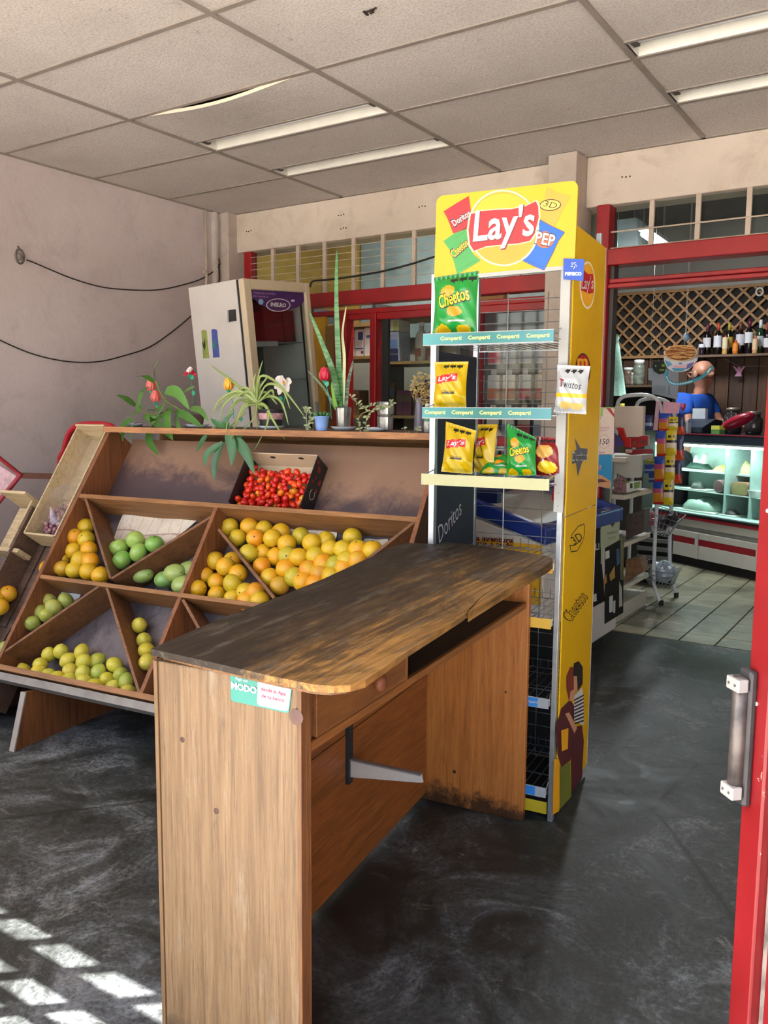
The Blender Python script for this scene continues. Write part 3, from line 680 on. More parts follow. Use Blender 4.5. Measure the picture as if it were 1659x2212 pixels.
# chip maker logo with star
sd(P(Z6, [(1365, 930), (1410, 1010), (1468, 1015), (1462, 1100), (1425, 1120), (1388, 1240), (1375, 1130), (1342, 1140), (1345, 1050), (1380, 1020)]), M_PURP, sp1)
tfit('lettering', 'Doritos', M_WHITE, sp1, sidefn(*Z6(1403, 1078), 1, 1, .0008), 32, 20, .1, .02)
tfit('lettering', 'Doritos', M_INK, sp1, sidefn(*Z6(1403, 1079), 1, 1, .0012), 30, 15, .1, .0)
def outline(pts, w, mt, par, e=0.0):
    m_ = MB()
    for a, b in zip(pts, pts[1:]):
        A, B = side_px(*a, e), side_px(*b, e); m_.bar(A, B, w, .0006, (1, 0, 0))
    return m_.build('print', mt, par)
outline(P(ZR5, [(1500, 630), (1450, 650), (1395, 720), (1380, 760)]), .003, M_INK, sp2); outline(P(ZR5, [(1372, 820), (1385, 880), (1440, 870), (1490, 780), (1508, 690), (1500, 630)]), .003, M_INK, sp2)
tfit('lettering', '3D', M_INK, sp2, rotfn(lambda a, b: side_px(a, -b, .0004), ZR5(1435, 760)[0], -ZR5(1435, 760)[1], 35), 24, 18, .1, .0)
outline(P(ZR5, [(1370, 825), (1420, 820), (1470, 780)]), .003, M_INK, sp2)
tfit('lettering', 'Cheetos', M_INK, sp2, rotfn(lambda a, b: side_px(a, -b, .0004), ZR5(1420, 1370)[0], -ZR5(1420, 1370)[1], 55), 68, 26, .1, .035)
tfit('lettering', 'Cheetos', M_YELS, sp2, rotfn(lambda a, b: side_px(a, -b, .0008), ZR5(1420, 1370)[0], -ZR5(1420, 1370)[1], 55), 65, 22, .1, .0)
# printed pair of people at the bottom of the board
M_SKIN = mat('c08a66', .5, var=.04); M_MAR = mat('521c1e', .5, var=.08); M_HAIR = mat('1c1410', .5, var=.05)
for pts, mt, e in (
    ([(345, 1640), (385, 1640), (400, 1850), (385, 2040), (335, 2070)], M_GOLD, 0),
    ([(388, 1700), (470, 1660), (480, 1930), (388, 2030)], mat('6d7326', .5), 0),
    ([(470, 1400), (560, 1380), (575, 1500), (560, 1780), (480, 1900)], M_MAR, .0002),
    ([(370, 1600), (360, 1400), (400, 1250), (470, 1180), (505, 1240), (490, 1460), (470, 1650), (400, 1700)], M_MAR, .0004),
    ([(400, 1420), (455, 1400), (450, 1560), (405, 1580)], M_GOLD, .0006),
    ([(440, 1000), (470, 930), (500, 930), (500, 1150), (460, 1190), (440, 1100)], mat('7a2c1e', .5), .0006),
    ([(470, 1120), (500, 1100), (500, 1180), (462, 1195)], M_SKIN, .0007),
    ([(498, 900), (535, 885), (565, 930), (565, 1060), (530, 1110), (500, 1080), (490, 980)], M_HAIR, .0008),
    ([(495, 1000), (520, 1000), (525, 1110), (498, 1120)], M_SKIN, .001),
    ([(500, 1150), (560, 1090), (572, 1180), (572, 1380), (500, 1350)], M_WHITE, .0008),
    ([(430, 1290), (460, 1280), (520, 1400), (500, 1440)], M_SKIN, .0012)):
    sd(P(ZR6, pts), mt, sp2, e)
for k in range(8): sd(P(ZR6, [(500, 1180+k*26), (572, 1140+k*28), (572, 1152+k*28), (500, 1192+k*26)]), M_INK, sp2, .0011)
# topper sign
ST_ = RT0-.02
def sg(x, y, e=0.0): p = f_t(x, y, ST_); return V((p.x, ST_-e, p.z))
cs = [sg(943, 424), sg(1249, 389), sg(1241, 572), sg(938, 600)]
def sgl(u, w): return cs[3].lerp(cs[2], u).lerp(cs[0].lerp(cs[1], u), w)
aspx = (cs[1]-cs[0]).length/(cs[0]-cs[3]).length
bp = arc(aspx-.09, .91, .09, 0, 90, 6)+arc(.09, .91, .09, 90, 180, 6)+[(0, 0), (aspx, 0)]
sign = MB().prism([sgl(x/aspx, y) for x, y in bp], (0, .012, 0)).build('topper_sign', M_YEL, rack, label='yellow topper sign with a red logo banner')
MB().prism([sgl(x, y)+V((0, -.001, 0)) for x, y in ((.0, -.05), (1, -.05), (1, .0), (0, .0))], (0, .01, 0)).build('sign_rail', M_WHITEP, rack)
def sgp(pts, mt, e, nm='print'): return MB().prism([sg(x, y, e) for x, y in pts], (0, .0003, 0)).build(nm, mt, sign)
def e5(cx, cy, rx, ry, n=40): return P(Z5, ell(cx, cy, rx, ry, n, -.06))
M_ORG = mat('c48c1e', .4, var=.04); M_OR2 = mat('c69c14', .4, var=.03)
bagR = [(298, 290), (400, 225), (500, 166), (512, 260), (520, 300), (500, 420), (490, 430), (375, 468), (350, 400), (325, 340)]
bagG = [(293, 532), (380, 470), (478, 418), (500, 470), (510, 580), (540, 640), (597, 690), (500, 750), (405, 806), (385, 720), (350, 610)]
bagY = [(1135, 88), (1230, 140), (1332, 165), (1280, 250), (1240, 330), (1200, 412), (1090, 358), (1110, 230)]
bagB = [(1082, 358), (1180, 412), (1282, 460), (1230, 530), (1190, 620), (1115, 768), (1030, 735), (918, 680), (1000, 590), (1050, 480)]
for pts, cc, e in ((bagR, 'b8181e', .0012), (bagG, '3c8a3e', .0012), (bagY, 'cc8c26', .0010), (bagB, '1155a8', .0012)): sgp(P(Z5, pts), mat(cc, .4, var=.04), e)
def line5(pts, w, mt, e):
    m_ = MB(); q = [sg(*Z5(*p), e) for p in pts]
    for a, b in zip(q, q[1:]): m_.bar(a, b, w, .0004, (0, 1, 0))
    return m_.build('print', mt, sign)
line5([(385, 510), (470, 450)], .001, mat('3c7a3c', .4), .0015); line5([(400, 770), (560, 690)], .001, mat('3c7a3c', .4), .0015); line5([(935, 672), (1110, 745)], .001, mat('0f3f86', .4), .0015)
line5(bagB+bagB[:1], .0014, mat('5a2a5a', .4), .0014); line5(bagR+bagR[:1], .0012, mat('9a3018', .4), .0014)
sgp(e5(782, 425, 292, 312), mat('cfc294', .4, var=.02), .0016); sgp(e5(782, 425, 276, 297), M_ORG, .0019); sgp(e5(782, 360, 250, 215), M_OR2, .0020)
ban = [(520, 312), (600, 288), (720, 278), (850, 272), (960, 250), (1048, 207), (1068, 250), (1072, 340), (1040, 470), (1000, 530), (900, 552), (760, 562), (640, 575), (545, 612), (512, 560), (500, 440)]
cen = (785, 420)
sgp(P(Z5, [(cen[0]+(x-cen[0])*1.05, cen[1]+(y-cen[1])*1.06) for x, y in ban]), mat('cfc294', .4, var=.02), .0022)
sgp(P(Z5, ban), mat('b8181a', .4, var=.06, scale=30), .0025)
sg5 = lambda e: (lambda a, b: sg(a, -b, e))
lay = lambda a, b: (a, b+.10*a)
lx, ly = Z5(785, 420)
tfit('lettering', "Lay's", mat('7a1512', .4), sign, rotfn(sg5(.0028), lx+2, -ly-2, 6), 140, 92, .25, .022)
tfit('lettering', "Lay's", M_WHITE, sign, rotfn(sg5(.0031), lx, -ly, 6), 138, 90, .25, .018)
sgp(e5(1006, 468, 9, 9, 12), M_WHITE, .003)
qx, qy = Z5(440, 345); tfit('lettering', 'Doritos', M_INK, sign, rotfn(sg5(.0016), qx, -qy, 34), 46, 20, 0, .05); tfit('lettering', 'Doritos', M_WHITE, sign, rotfn(sg5(.0019), qx, -qy, 34), 44, 14, 0, .015)
qx, qy = Z5(425, 590); tfit('lettering', 'Cheetos', M_INK, sign, rotfn(sg5(.0015), qx, -qy, 42), 46, 22, .1, .05); tfit('lettering', 'Cheetos', mat('f5a91c', .4), sign, rotfn(sg5(.00158), qx, -qy, 42), 44, 17, .1, .02)
sgp(e5(1165, 238, 88, 48, 24), M_INK, .0013); sgp(e5(1165, 238, 80, 40, 24), mat('f4bf45', .4), .0015); qx, qy = Z5(1165, 235); tfit('lettering', '3D', M_INK, sign, rotfn(sg5(.0018), qx, -qy, -12), 30, 13, .2, .0)
sgp(e5(1120, 520, 75, 68, 24), mat('e0552a', .4), .0016); qx, qy = Z5(1125, 515); tfit('lettering', 'PEP', M_INK, sign, rotfn(sg5(.0019), qx, -qy, -12), 44, 30, 0, .05); tfit('lettering', 'PEP', M_WHITE, sign, rotfn(sg5(.0022), qx, -qy, -12), 42, 26, 0, .02)
# blue maker's plate
def pq(x, y, e=0.0): p = f_t(x, y, RT0-.03); return V((p.x, RT0-.03-e, p.z))
plate = MB().prism([pq(*p) for p in ((1217, 558), (1262, 560), (1260, 607), (1217, 603))], (0, .003, 0)).build('maker_plate', mat('0d3f9c', .4, var=.04), rack, label='small blue square plate with white lettering')
tfit('lettering', 'PEPSICO', M_WHITE, plate, rotfn(lambda a, b: pq(a, -b, .0005), 1238.5, -591.5, 0), 36, 8, 0, .06)
m_ = MB()
for k in range(5):
    for j in range(-1, 2):
        a = k*math.pi*2/5+j*.35; m_.lathe(pq(1239.5+8*math.cos(a)*(.6+.2*j), 573+9*math.sin(a)*(.6+.2*j), .0002), [(.0014, 0), (.0014, -.0004)], 6, (0, 1, 0))
m_.build('emblem', M_WHITE, plate)
# wire back
z = .06
while z < 1.72:
    MB().tube([(RS0+.01, RT1-.01, z), (RS1-.014, RT1-.01, z)], .0017, 5, False).build('wire', M_WIRE, rack); z += .0405 if z > 1.0 else .05
for s in (-1.0, -.855, -.76): MB().tube([(s, RT1-.0135, .04), (s, RT1-.0135, 1.72)], .002, 5, False).build('wire', M_WIRE, rack)
# shelves
t = NT('teal_strip'); xx = t.sep()[0]
c = t.ramp(t.math('MULTIPLY_ADD', xx, 2.2, .5), [(0, C('4a8d90')), (.45, C('1c6660')), (1, C('418088'))]); M_TEAL = t.fin(c, .35)
SHELF = [(1.510, 1.543, 2.46, M_TEAL, 1), (1.285, 1.316, 2.46, M_TEAL, 1), (1.073, 1.108, 2.46, mat('b0ad80', .45, var=.04), 0), (.809, .840, 2.543, mat('dd9f2b', .45), 0),
         (.632, .664, 2.543, mat('dfb343', .45), 0), (.374, .407, 2.543, mat('9fa6ab', .45), 2), (.08, .113, 2.543, mat('9fa6ab', .45), 2)]
for z0, z1, tf_, mt, pr in SHELF:
    m_ = MB(); a, b = RS0+.018, RS1-.02; zz_ = z0+.012
    for s in [a+(b-a)*k/14 for k in range(15)]: m_.tube([(s, tf_+.004, zz_), (s, RT1-.016, zz_), (s, RT1-.016, zz_+.03)], .0015, 4, False)
    for t_ in (tf_+.004, tf_+.15, RT1-.02): m_.tube([(a, t_, zz_-.003), (b, t_, zz_-.003)], .002, 4, False)
    for s in (a, b): m_.tube([(s, RT0, zz_+.035), (s, tf_+.004, zz_+.02), (s, tf_+.004, zz_-.003)], .002, 4, False)
    sh = m_.build('shelf', M_WIRE, rack)
    e0, e1 = (-1.112, -.696) if tf_ < 2.5 else (-1.100, -.70)
    s_ = MB().box((e0, tf_-.004, z0), (e1, tf_-.001, z1)).build('price_strip', mt, sh)
    if pr == 1:
        MB().box((e0, tf_-.0045, z0-.003), (e1, tf_-.0005, z0)).build('strip_edge', M_WHITEP, sh); MB().box((e0, tf_-.0045, z1), (e1, tf_-.0005, z1+.002)).build('strip_edge', M_WHITEP, sh)
        c0 = 0 if z0 > 1.4 else -.040
        for k in range(4):
            sc0 = -1.018+k*.0915+c0+(.0 if z0 > 1.4 else -.01)
            tfit('lettering', 'Comparti', mat('e6e46a', .4, var=.02), sh, (lambda a_, b_, s0=sc0, zc=(z0+z1)/2, q=tf_-.0045: V((s0+a_, q, zc+b_))), .070, .0155, 0, .02)
    if pr == 2: MB().box((e0+.15, tf_-.0046, z0+.002), (e1-.035, tf_-.0042, z1-.002)).build('blue_label', mat('2b7fd0', .4), sh); 
    if pr == 2 and z0 > .2: tfit('lettering', 'Comparti', M_WHITE, sh, lambda a_, b_: V((-.76+a_, 2.543-.005, .39+b_)), .05, .012, 0, .01)
rbox('base', (RS0+.016, RT0-.004, .02), (RS1-.02, RT1-.022, .05), mat('1b1a18', .7)); rbox('base_strip', (RS0+.016, RT0-.009, .02), (RS1-.02, RT0-.0045, .06), mat('b8a41c', .5)); rbox('back_sheet', (RS0+.016, RT1-.007, .05), (RS1-.018, RT1-.003, .56), mat('191a1c', .7))

# ================================================================ snack bags
def bag(name, label, s, t_, z, w, h, dep, cols, pat, yaw=0, lean=0, roll=0, group='snack bags on the rack', seed=1, peak=0.0):
    rnd = random.Random(seed); b = root(name, label, 'snack bag', fw(s, t_, z), TH+yaw, group)
    b.rotation_euler = (lean, roll, TH+yaw)
    ph = [rnd.uniform(0, 6.28) for _ in range(6)]
    def surf(x, v, e=0.0):
        """x in -.5...5, v in 0..1 -> front surface point"""
        ww = w*(1-.07*math.sin(math.pi*v))
        edge = max(0, 1-abs(2*x)**3.2); cr_ = min(1, max(0, (v-.045)/.2))*min(1, max(0, (.94-v)/.22))
        cr_ = cr_**.6 if cr_ > 0 else 0
        y = dep/2*edge*cr_*(1+.12*math.sin(ph[0]+7*v+3*x)+.08*math.sin(ph[1]+11*x-5*v))
        y += dep*.05*math.sin(ph[2]+17*(x+v))*edge*cr_+.0012*math.sin(60*x)*(1-cr_)
        return V((x*ww, -y-e, v*h+peak*x*max(0, v-.6)*h*2.0))
    N, M_ = 30, 36
    vs = [surf(-.5+i/N, j/M_) for j in range(M_+1) for i in range(N+1)]
    fs = [(j*(N+1)+i, j*(N+1)+i+1, (j+1)*(N+1)+i+1, (j+1)*(N+1)+i) for j in range(M_) for i in range(N)]
    nf = len(fs); nb = len(vs)
    for j in range(M_+1):
        for i in range(N+1):
            p = surf(-.5+i/N, j/M_); vs.append(V((p.x, -p.y*.85+.0004, p.z)))
    fs += [tuple(k+nb for k in f[::-1]) for f in fs[:nf]]
    body = MB().add(vs, fs).build('bag_body', cols[0], b, True)
    for c_ in cols[1:]: body.data.materials.append(c_)
    for k in range(nf):
        i, j = k % N, k//N; body.data.polygons[k].material_index = pat((i+.5)/N-.5, (j+.5)/M_)
    return b, surf
def btext(b, surf, s, mt, x, v, w, h, W_, H_, ang=0, e=.0012, **kw):
    c, n = math.cos(math.radians(ang)), math.sin(math.radians(ang))
    tfit('lettering', s, mt, b, lambda a, q: surf(x+(a*c-q*n)/W_, v+(a*n+q*c)/H_, e), w, h, **kw)
def foil(h): return mat(h, .28, .0, .06, 14)
B_G, B_GD, B_Y, B_YL, B_O, B_K, B_R, B_W = foil('17812f'), foil('0c5a20'), foil('bb9a06'), foil('c8ae40'), foil('e58a1a'), foil('1b1a1a'), foil('c11a22'), foil('a9abac')
def seals(x, v, n=3):
    for k in range(n):
        if ((x-(-.12+.2*k))/.085)**2+((v-.885)/.04)**2 < 1: return True
    return False
def pat_ch(x, v):
    if seals(x-.1, v): return 5
    if ((x+.14)/.17)**2+((v-.71)/.09)**2 < 1: return 2
    if ((x-.02)/.17)**2+((v-.37)/.085)**2 < 1: return 2
    if v < .16 and (((x+.25)/.17)**2+((v-.06)/.1)**2 < 1 or ((x-.22)/.15)**2+((v-.07)/.08)**2 < 1): return 3
    if abs(v-.2) < .012 and abs(x-.08) < .17: return 4
    return 1 if v > .955 else 0
cc = [B_G, B_GD, B_O, B_Y, B_W, B_K]
b, f = bag('chips_bag', 'big green puffed cheese snack bag on the top rack shelf', -1.035, 2.525, 1.546, .150, .187, .055, cc, pat_ch, .05, -.06, 0, seed=3, peak=.09)
btext(b, f, 'Cheetos', B_K, .0, .59, .112, .050, .15, .187, 14, .0011, bold=.05, shear=.1); btext(b, f, 'Cheetos', mat('f3c21b', .35), .0, .59, .108, .042, .15, .187, 14, .0021, bold=.02, shear=.1)
def pat_lay(x, v):
    if seals(x, v): return 3
    if abs(x+.06-.0)/.34 < 1 and abs(v-.62-.1*x)/.085 < 1: return 1
    if abs(v-.3) < .012 and abs(x) < .2: return 3
    return 2 if v < .24 and math.sin(x*9+v*12) > -.2 else 0
cl = [B_Y, B_R, B_YL, B_K]
def lays(label, s, t_, z, w, h, **kw):
    b, f = bag('chips_bag', label, s, t_, z, w, h, .05, cl, pat_lay, **kw)
    btext(b, f, "Lay's", M_WHITE, -.06, .61, w*.58, h*.13, w, h, 7, bold=.02, shear=.2); btext(b, f, 'Clásicas', B_K, 0, .33, w*.4, h*.05, w, h)
lays('yellow potato chips bag standing alone on the middle shelf', -1.05, 2.53, 1.318, .112, .145, yaw=.1, lean=-.1, seed=5)
lays('front yellow potato chips bag at left of the lower shelf', -1.015, 2.515, 1.110, .105, .150, yaw=.05, lean=-.12, roll=.04, seed=6, peak=-.2)
lays('yellow chips bag tucked behind another on the lower shelf', -.955, 2.60, 1.110, .095, .155, yaw=-.5, lean=-.1, roll=-.02, seed=7)
b, f = bag('chips_bag', 'green snack bag with pointed corner standing on the lower shelf', -.80, 2.51, 1.110, .098, .140, .05, cc, pat_ch, -.05, -.1, -.06, seed=8, peak=-.45)
btext(b, f, 'Cheetos', B_K, 0, .55, .07, .032, .098, .14, 10, .0011, bold=.05); btext(b, f, 'Cheetos', mat('f3c21b', .35), 0, .55, .068, .027, .098, .14, 10, .0021, bold=.02)
b, f = bag('chips_bag', 'green snack bag lying slumped behind the standing green one', -.895, 2.55, 1.110, .11, .11, .045, cc, pat_ch, .1, -1.1, 0, seed=9)
def pat_asst(x, v):
    if seals(x, v): return 3
    if ((x)/.3)**2+((v-.62)/.17)**2 < 1: return 1
    if ((x-.1)/.32)**2+((v-.22)/.16)**2 < 1: return 2
    if abs(x+v*.5-.2) < .03: return 4
    return 0
b, f = bag('chips_bag', 'dark red and gold snack bag at the right end of the lower shelf', -.735, 2.55, 1.110, .10, .120, .05, [foil('7c1418'), foil('cf9a4a'), foil('e2b52a'), B_K, B_W], pat_asst, -.15, -.1, seed=10)
b, f = bag('chips_bag', 'dark red snack bag slipped behind the white front plate', -.722, 2.66, 1.02, .07, .09, .03, [foil('8a1a1c'), B_R, B_R, B_K, B_W], pat_asst, -.6, -.1, seed=12)
def pat_tw(x, v):
    if seals(x+.02, v): return 3
    if abs(v-.37) < .035: return 1
    if ((x+.12)/.22)**2+((v-.17)/.08)**2 < 1 or ((x-.22)/.22)**2+((v-.16)/.075)**2 < 1: return 2
    return 0
b, f = bag('toast_bag', 'white toasted snack bag clipped on the rack post', -.655, 2.508, 1.302, .098, .140, .045, [B_W, foil('f0a818'), foil('c8a860'), B_K], pat_tw, 0, 0, .05, seed=11)
btext(b, f, 'Twistos', B_K, 0, .60, .068, .022, .098, .14, -6, shear=.1)
btext(b, f, 'T', B_R, -.33, .63, .012, .024, .098, .14, -6, e=.0018)
# ================================================================ fruit
def rnd_ramp(name, stops, rough=.35, bscale=120, bstr=.25, patch=None):
    t = NT(name); rn = t.n('ObjectInfo').outputs['Random']
    c = t.ramp(rn, [(p, C(h)) for p, h in stops])
    if patch:
        sh_ = t.n('VectorMath', operation='ADD'); t.l(t.co(), sh_.inputs[0]); cb = t.n('CombineXYZ'); m_ = t.math('MULTIPLY', rn, 7.0)
        for i in range(3): t.l(m_, cb.inputs[i])
        t.l(cb.outputs[0], sh_.inputs[1])
        c = t.mix(t.math('MULTIPLY', t.ramp(t.noise(16, 3, .5, sh_.outputs[0]), [(.45, 0.0), (.65, 1.0)]), .75), c, C(patch))
        c = t.mix(t.ramp(t.noise(90, 2, .5, sh_.outputs[0]), [(.72, 0.0), (.76, .6)]), c, C('5b4a1c'))
    t.bump(t.noise(bscale, 2, .5), bstr, .002)
    return t.fin(c, rough)
M_ORANGE = rnd_ramp('orange_peel', [(0, 'd97f10'), (.25, 'dc9a14'), (.5, 'd0a418'), (.75, 'c4a820'), (.88, 'a8a02c'), (1, 'd9821a')], .38, 420, .4, 'cdb02a')
M_LEMON = rnd_ramp('lemon_peel', [(0, 'd2bb30'), (.35, 'c2b93c'), (.6, 'd9c34a'), (.85, '9aaa44'), (1, 'cec244')], .38, 420, .4, 'c4ba42')
M_LIME = rnd_ramp('pale_lime_peel', [(0, 'a8aa48'), (.5, '9aa64c'), (1, 'b4b054')], .4, 420, .4, '929e48')
M_GAPPLE = rnd_ramp('green_apple_skin', [(0, '76a64a'), (.5, '86b052'), (1, '9cb456')], .28, 30, .05, '8cb254')
M_MANGO = rnd_ramp('green_mango_skin', [(0, '66a052'), (.4, '86a256'), (1, '98aa5c')], .3, 60, .05, '98ac62')
M_STEM = mat('4d4322', .8); M_STEMG = mat('6a7a2c', .7)
def blob(name, mt, rx, ry, rz, tip=0.0, dent=0.0, bend=0.0, n=18, m=12):
    mb = MB().ball((0, 0, 0), 1, 1, 1, n, m)
    for v in mb.v:
        z = v.z; rr = math.hypot(v.x, v.y)
        v.x = v.x*rx+bend*z*z*rx; v.y *= ry
        v.z = z*rz*(1+tip*max(0, abs(z)-.8)*5)-(dent*rz*math.exp(-(rr/.28)**2) if z > 0 else -dent*.6*rz*math.exp(-(rr/.28)**2))
    me = mb.build(name, mt, smooth=True); d = me.data; bpy.data.objects.remove(me); return d
ME_ORANGE = blob('orange', M_ORANGE, .0375, .0375, .036, 0, .05)
ME_LEMON = blob('lime', M_LEMON, .0310, .0310, .0345, .10, 0)
ME_LIME = blob('pale_lime', M_LIME, .032, .032, .035, .08, 0)
ME_GAPPLE = blob('green_apple', M_GAPPLE, .041, .041, .037, 0, .16)
ME_MANGO = blob('green_mango', M_MANGO, .044, .037, .053, 0, 0, .10)
def stem_me(nm, r, h, mt): 
    o = MB().lathe((0, 0, 0), [(r, -.001), (r*.9, h*.4), (r*.4, h)], 7).build(nm, mt); d = o.data; bpy.data.objects.remove(o); return d
ME_ST1, ME_ST2 = stem_me('stem', .0032, .0018, M_STEM), stem_me('stem', .0016, .010, M_STEM)
def fruit(kind, me, rad, loc, label, cat, group, stem, sz, rot=None, sc_=1.0):
    o = bpy.data.objects.new(kind, me); col.objects.link(o); o.location = loc; tag(o, label, cat, group)
    o.rotation_euler = rot or (random.uniform(0, 6.3), random.uniform(-.9, .9), random.uniform(0, 6.3)); o.scale = (sc_,)*3
    c = bpy.data.objects.new('stem', stem); col.objects.link(c); c.parent = o; c.location = (0, 0, sz)
    return o
PLACED = []
def pile(kind, me, rad, pts, conv, label, cat, group, stem, sz, jit=.05, rot=None, lift0=None, maxpush=.05, labels=None):
    """fruit resting on the bin floor along the sight line of each pixel; where two would meet the later one rests on top"""
    lb = {conv(*p): l for p, l in zip(pts, labels)} if labels else {}
    pts = sorted([conv(*p) for p in pts], key=lambda p: p[1])
    if not labels:
        for key_, w_ in ((lambda p: p[1], 'topmost'), (lambda p: -p[1], 'lowest'), (lambda p: p[0], 'leftmost'), (lambda p: -p[0], 'rightmost')):
            c_ = min(pts, key=key_)
            if c_ not in lb: lb[c_] = w_+' '+label
    for x, y in pts:
        sc_ = 1+random.uniform(-jit, jit); r = rad*sc_
        d = (lift0 if lift0 is not None else -DEP+.018)+r
        s, w = slope_px(x, y, d); p = fw(0, 0)+FU*sp(s, w, d).x+FV*sp(s, w, d).y+V((0, 0, sp(s, w, d).z))
        back = (CAM-p).normalized(); k = 0
        while k < maxpush and any((p+back*k-q).length < (r+rq)*.90 for q, rq in PLACED): k += .004
        p = p+back*k; PLACED.append((p, r))
        fruit(kind, me, r, p, lb.get((x, y), label), cat, group, stem, sz, rot() if rot else None, sc_)
ZA = lambda x, y: (x*.2893, 880+y*.2893)          # enlarged views of the photograph the fruit was counted in
ZB = lambda x, y: (x*.2893, 1180+y*.2893)
ZD = lambda x, y: (380+x*.3496, 900+y*.3496)
pile('orange', ME_ORANGE, .0375, [(640, 890), (560, 965), (645, 985), (450, 1050), (550, 1070), (665, 1060), (465, 1140), (595, 1140), (675, 1145), (355, 1200), (465, 1205), (555, 1215), (660, 1225), (750, 1255)], ZA,
     'orange piled in the upper left triangular bin of the fruit stand', 'orange', 'oranges in the upper left bin', ME_ST1, .0345)
pile('green_apple', ME_GAPPLE, .040, [(885, 1045), (1010, 990), (1035, 1085), (1155, 1020), (910, 1140)], ZA, 'round green apple lying on newsprint in the stand', 'apple', 'green apples on newsprint', ME_ST2, .030, labels=['leftmost round green apple on the newsprint', 'topmost round green apple in the middle of the newsprint', 'round green apple below the topmost one, touching the divider', 'rightmost round green apple on the newsprint', 'lowest yellowish green apple in the corner of the bin'])
pile('green_mango', ME_MANGO, .042, [(1065, 1250), (1300, 1235), (1230, 1285), (1410, 1215), (1370, 1325)], ZA, 'large oval green mango in the narrow bin below the green apples', 'mango', 'green mangoes', ME_ST1, .052, labels=['leftmost oval green mango lying alone', 'green mango behind the largest one', 'largest green mango in the middle of its bin', 'green mango at the upper right against the middle board', 'lowest green mango tucked at the right corner'],
     rot=lambda: (1.4, random.uniform(-.3, .3), TH+random.uniform(1.2, 1.9)))
pile('orange', ME_ORANGE, .0385, [(245, 890), (305, 925), (350, 890), (180, 980), (255, 1020), (350, 1030), (385, 970), (135, 1065), (255, 1100), (352, 1125), (430, 1085), (495, 1085), (440, 1140), (520, 1140)], ZD,
     'orange in the middle triangular bin right of the mangoes', 'orange', 'oranges in the middle bin', ME_ST1, .0345)
pile('orange', ME_ORANGE, .0385, [(335, 680), (455, 680), (380, 750), (545, 695), (490, 750), (595, 750), (650, 715), (770, 740), (685, 785), (840, 780), (925, 770), (450, 845), (540, 840), (620, 865), (760, 870), (690, 860), (860, 860), (955, 820), (1035, 820), (1090, 745), (1125, 820), (1215, 825), (530, 925), (680, 940), (580, 995), (640, 1045), (730, 990), (785, 1020), (820, 945), (890, 965), (985, 915), (1055, 885), (1125, 890), (910, 905), (1040, 935), (960, 985), (860, 1030)], ZD,
     'orange heaped in the big right bin below the tomato box', 'orange', 'oranges in the big right bin', ME_ST1, .0345)
pile('lime', ME_LEMON, .0325, [(175, 935), (300, 885), (280, 945), (365, 970), (430, 985), (365, 810), (455, 785), (508, 850), (530, 930), (520, 1000), (610, 790), (625, 860), (620, 950), (630, 1020), (725, 855), (735, 945), (710, 1045), (855, 885), (800, 995), (905, 960), (845, 1060), (945, 1010), (955, 1090)], ZB,
     'yellow green lime in the lowest wide bin of the fruit stand', 'lime', 'limes in the lowest bin', ME_ST1, .035)
pile('pale_lime', ME_LIME, .033, [(370, 410), (490, 410), (400, 455), (310, 495), (350, 515), (245, 575), (145, 690), (40, 765)], ZB, 'pale green lime in the far left bin below the oranges', 'lime', 'pale limes in the left bin', ME_ST1, .035)
pile('lime', ME_LEMON, .0335, [(1040, 590), (1075, 700), (1095, 780), (1100, 865)], ZB, 'yellow lime in the steep narrow bin beside the counter desk', 'lime', 'limes in the narrow bin', ME_ST1, .035, labels=['topmost rough lime of four in the narrow bin', 'second lime from the top in the narrow bin', 'third lime from the top in the narrow bin', 'lowest lime in the narrow bin beside the desk corner'])
# newsprint lining the bins
t = NT('newsprint'); c = t.ramp(t.noise(5, 5, .6), [(.3, C('c9b9a2')), (.7, C('ded2bf'))])
br = t.n('TexBrick'); t.l(t.mp((1, 1, 1), (.9, 0, 0)), br.inputs[0]); br.inputs['Scale'].default_value = 9; br.inputs['Mortar Size'].default_value = .012
c = t.mix(t.math('MULTIPLY', br.outputs['Fac'], .55), c, C('8d4a40')); c = t.mix(t.ramp(t.noise(70, 3, .8), [(.58, 0.0), (.64, .3)]), c, C('5d544a'))
M_NEWS = t.fin(c, .85)
def sheet(name, label, conv, quad, lift=.004, wav=.004, mt=M_NEWS, cat='paper'):
    q = [V((*slope_px(*conv(*p), -DEP+lift), 0)) for p in quad]; N = 8; vs = []
    for i in range(N+1):
        for j in range(N+1):
            p = q[0].lerp(q[1], i/N).lerp(q[3].lerp(q[2], i/N), j/N); vs.append(sp(p.x, p.y, -DEP+lift+wav*(1+math.sin(i*1.1+j*.7))))
    fs = [(i*(N+1)+j, i*(N+1)+j+1, (i+1)*(N+1)+j+1, (i+1)*(N+1)+j) for i in range(N) for j in range(N)]
    c0 = sp(*(sum(q, V((0, 0, 0)))/4)[:2], -DEP+lift)
    o = MB().add([v for v in vs]+[v+V((0, -.0006, .0004)) for v in vs], fs+[tuple(k+len(vs) for k in f[::-1]) for f in fs]).build(name, mt, off=c0)
    o.location = fw(*c0); o.rotation_euler = (0, 0, TH); return tag(o, label, cat)
sheet('newspaper_sheet', 'crumpled newsprint sheet under the green apples', ZA, [(940, 775), (1490, 838), (1200, 1060), (830, 1020)])
sheet('newspaper_sheet', 'newsprint strip behind the oranges in the right bin', ZD, [(575, 672), (1000, 702), (985, 790), (640, 760)])
sheet('cardboard_sheet', 'corrugated cardboard scrap at the right end of the orange bin', ZD, [(1165, 758), (1315, 762), (1290, 830), (1150, 820)], mt=mat('cdbfa8', .8))
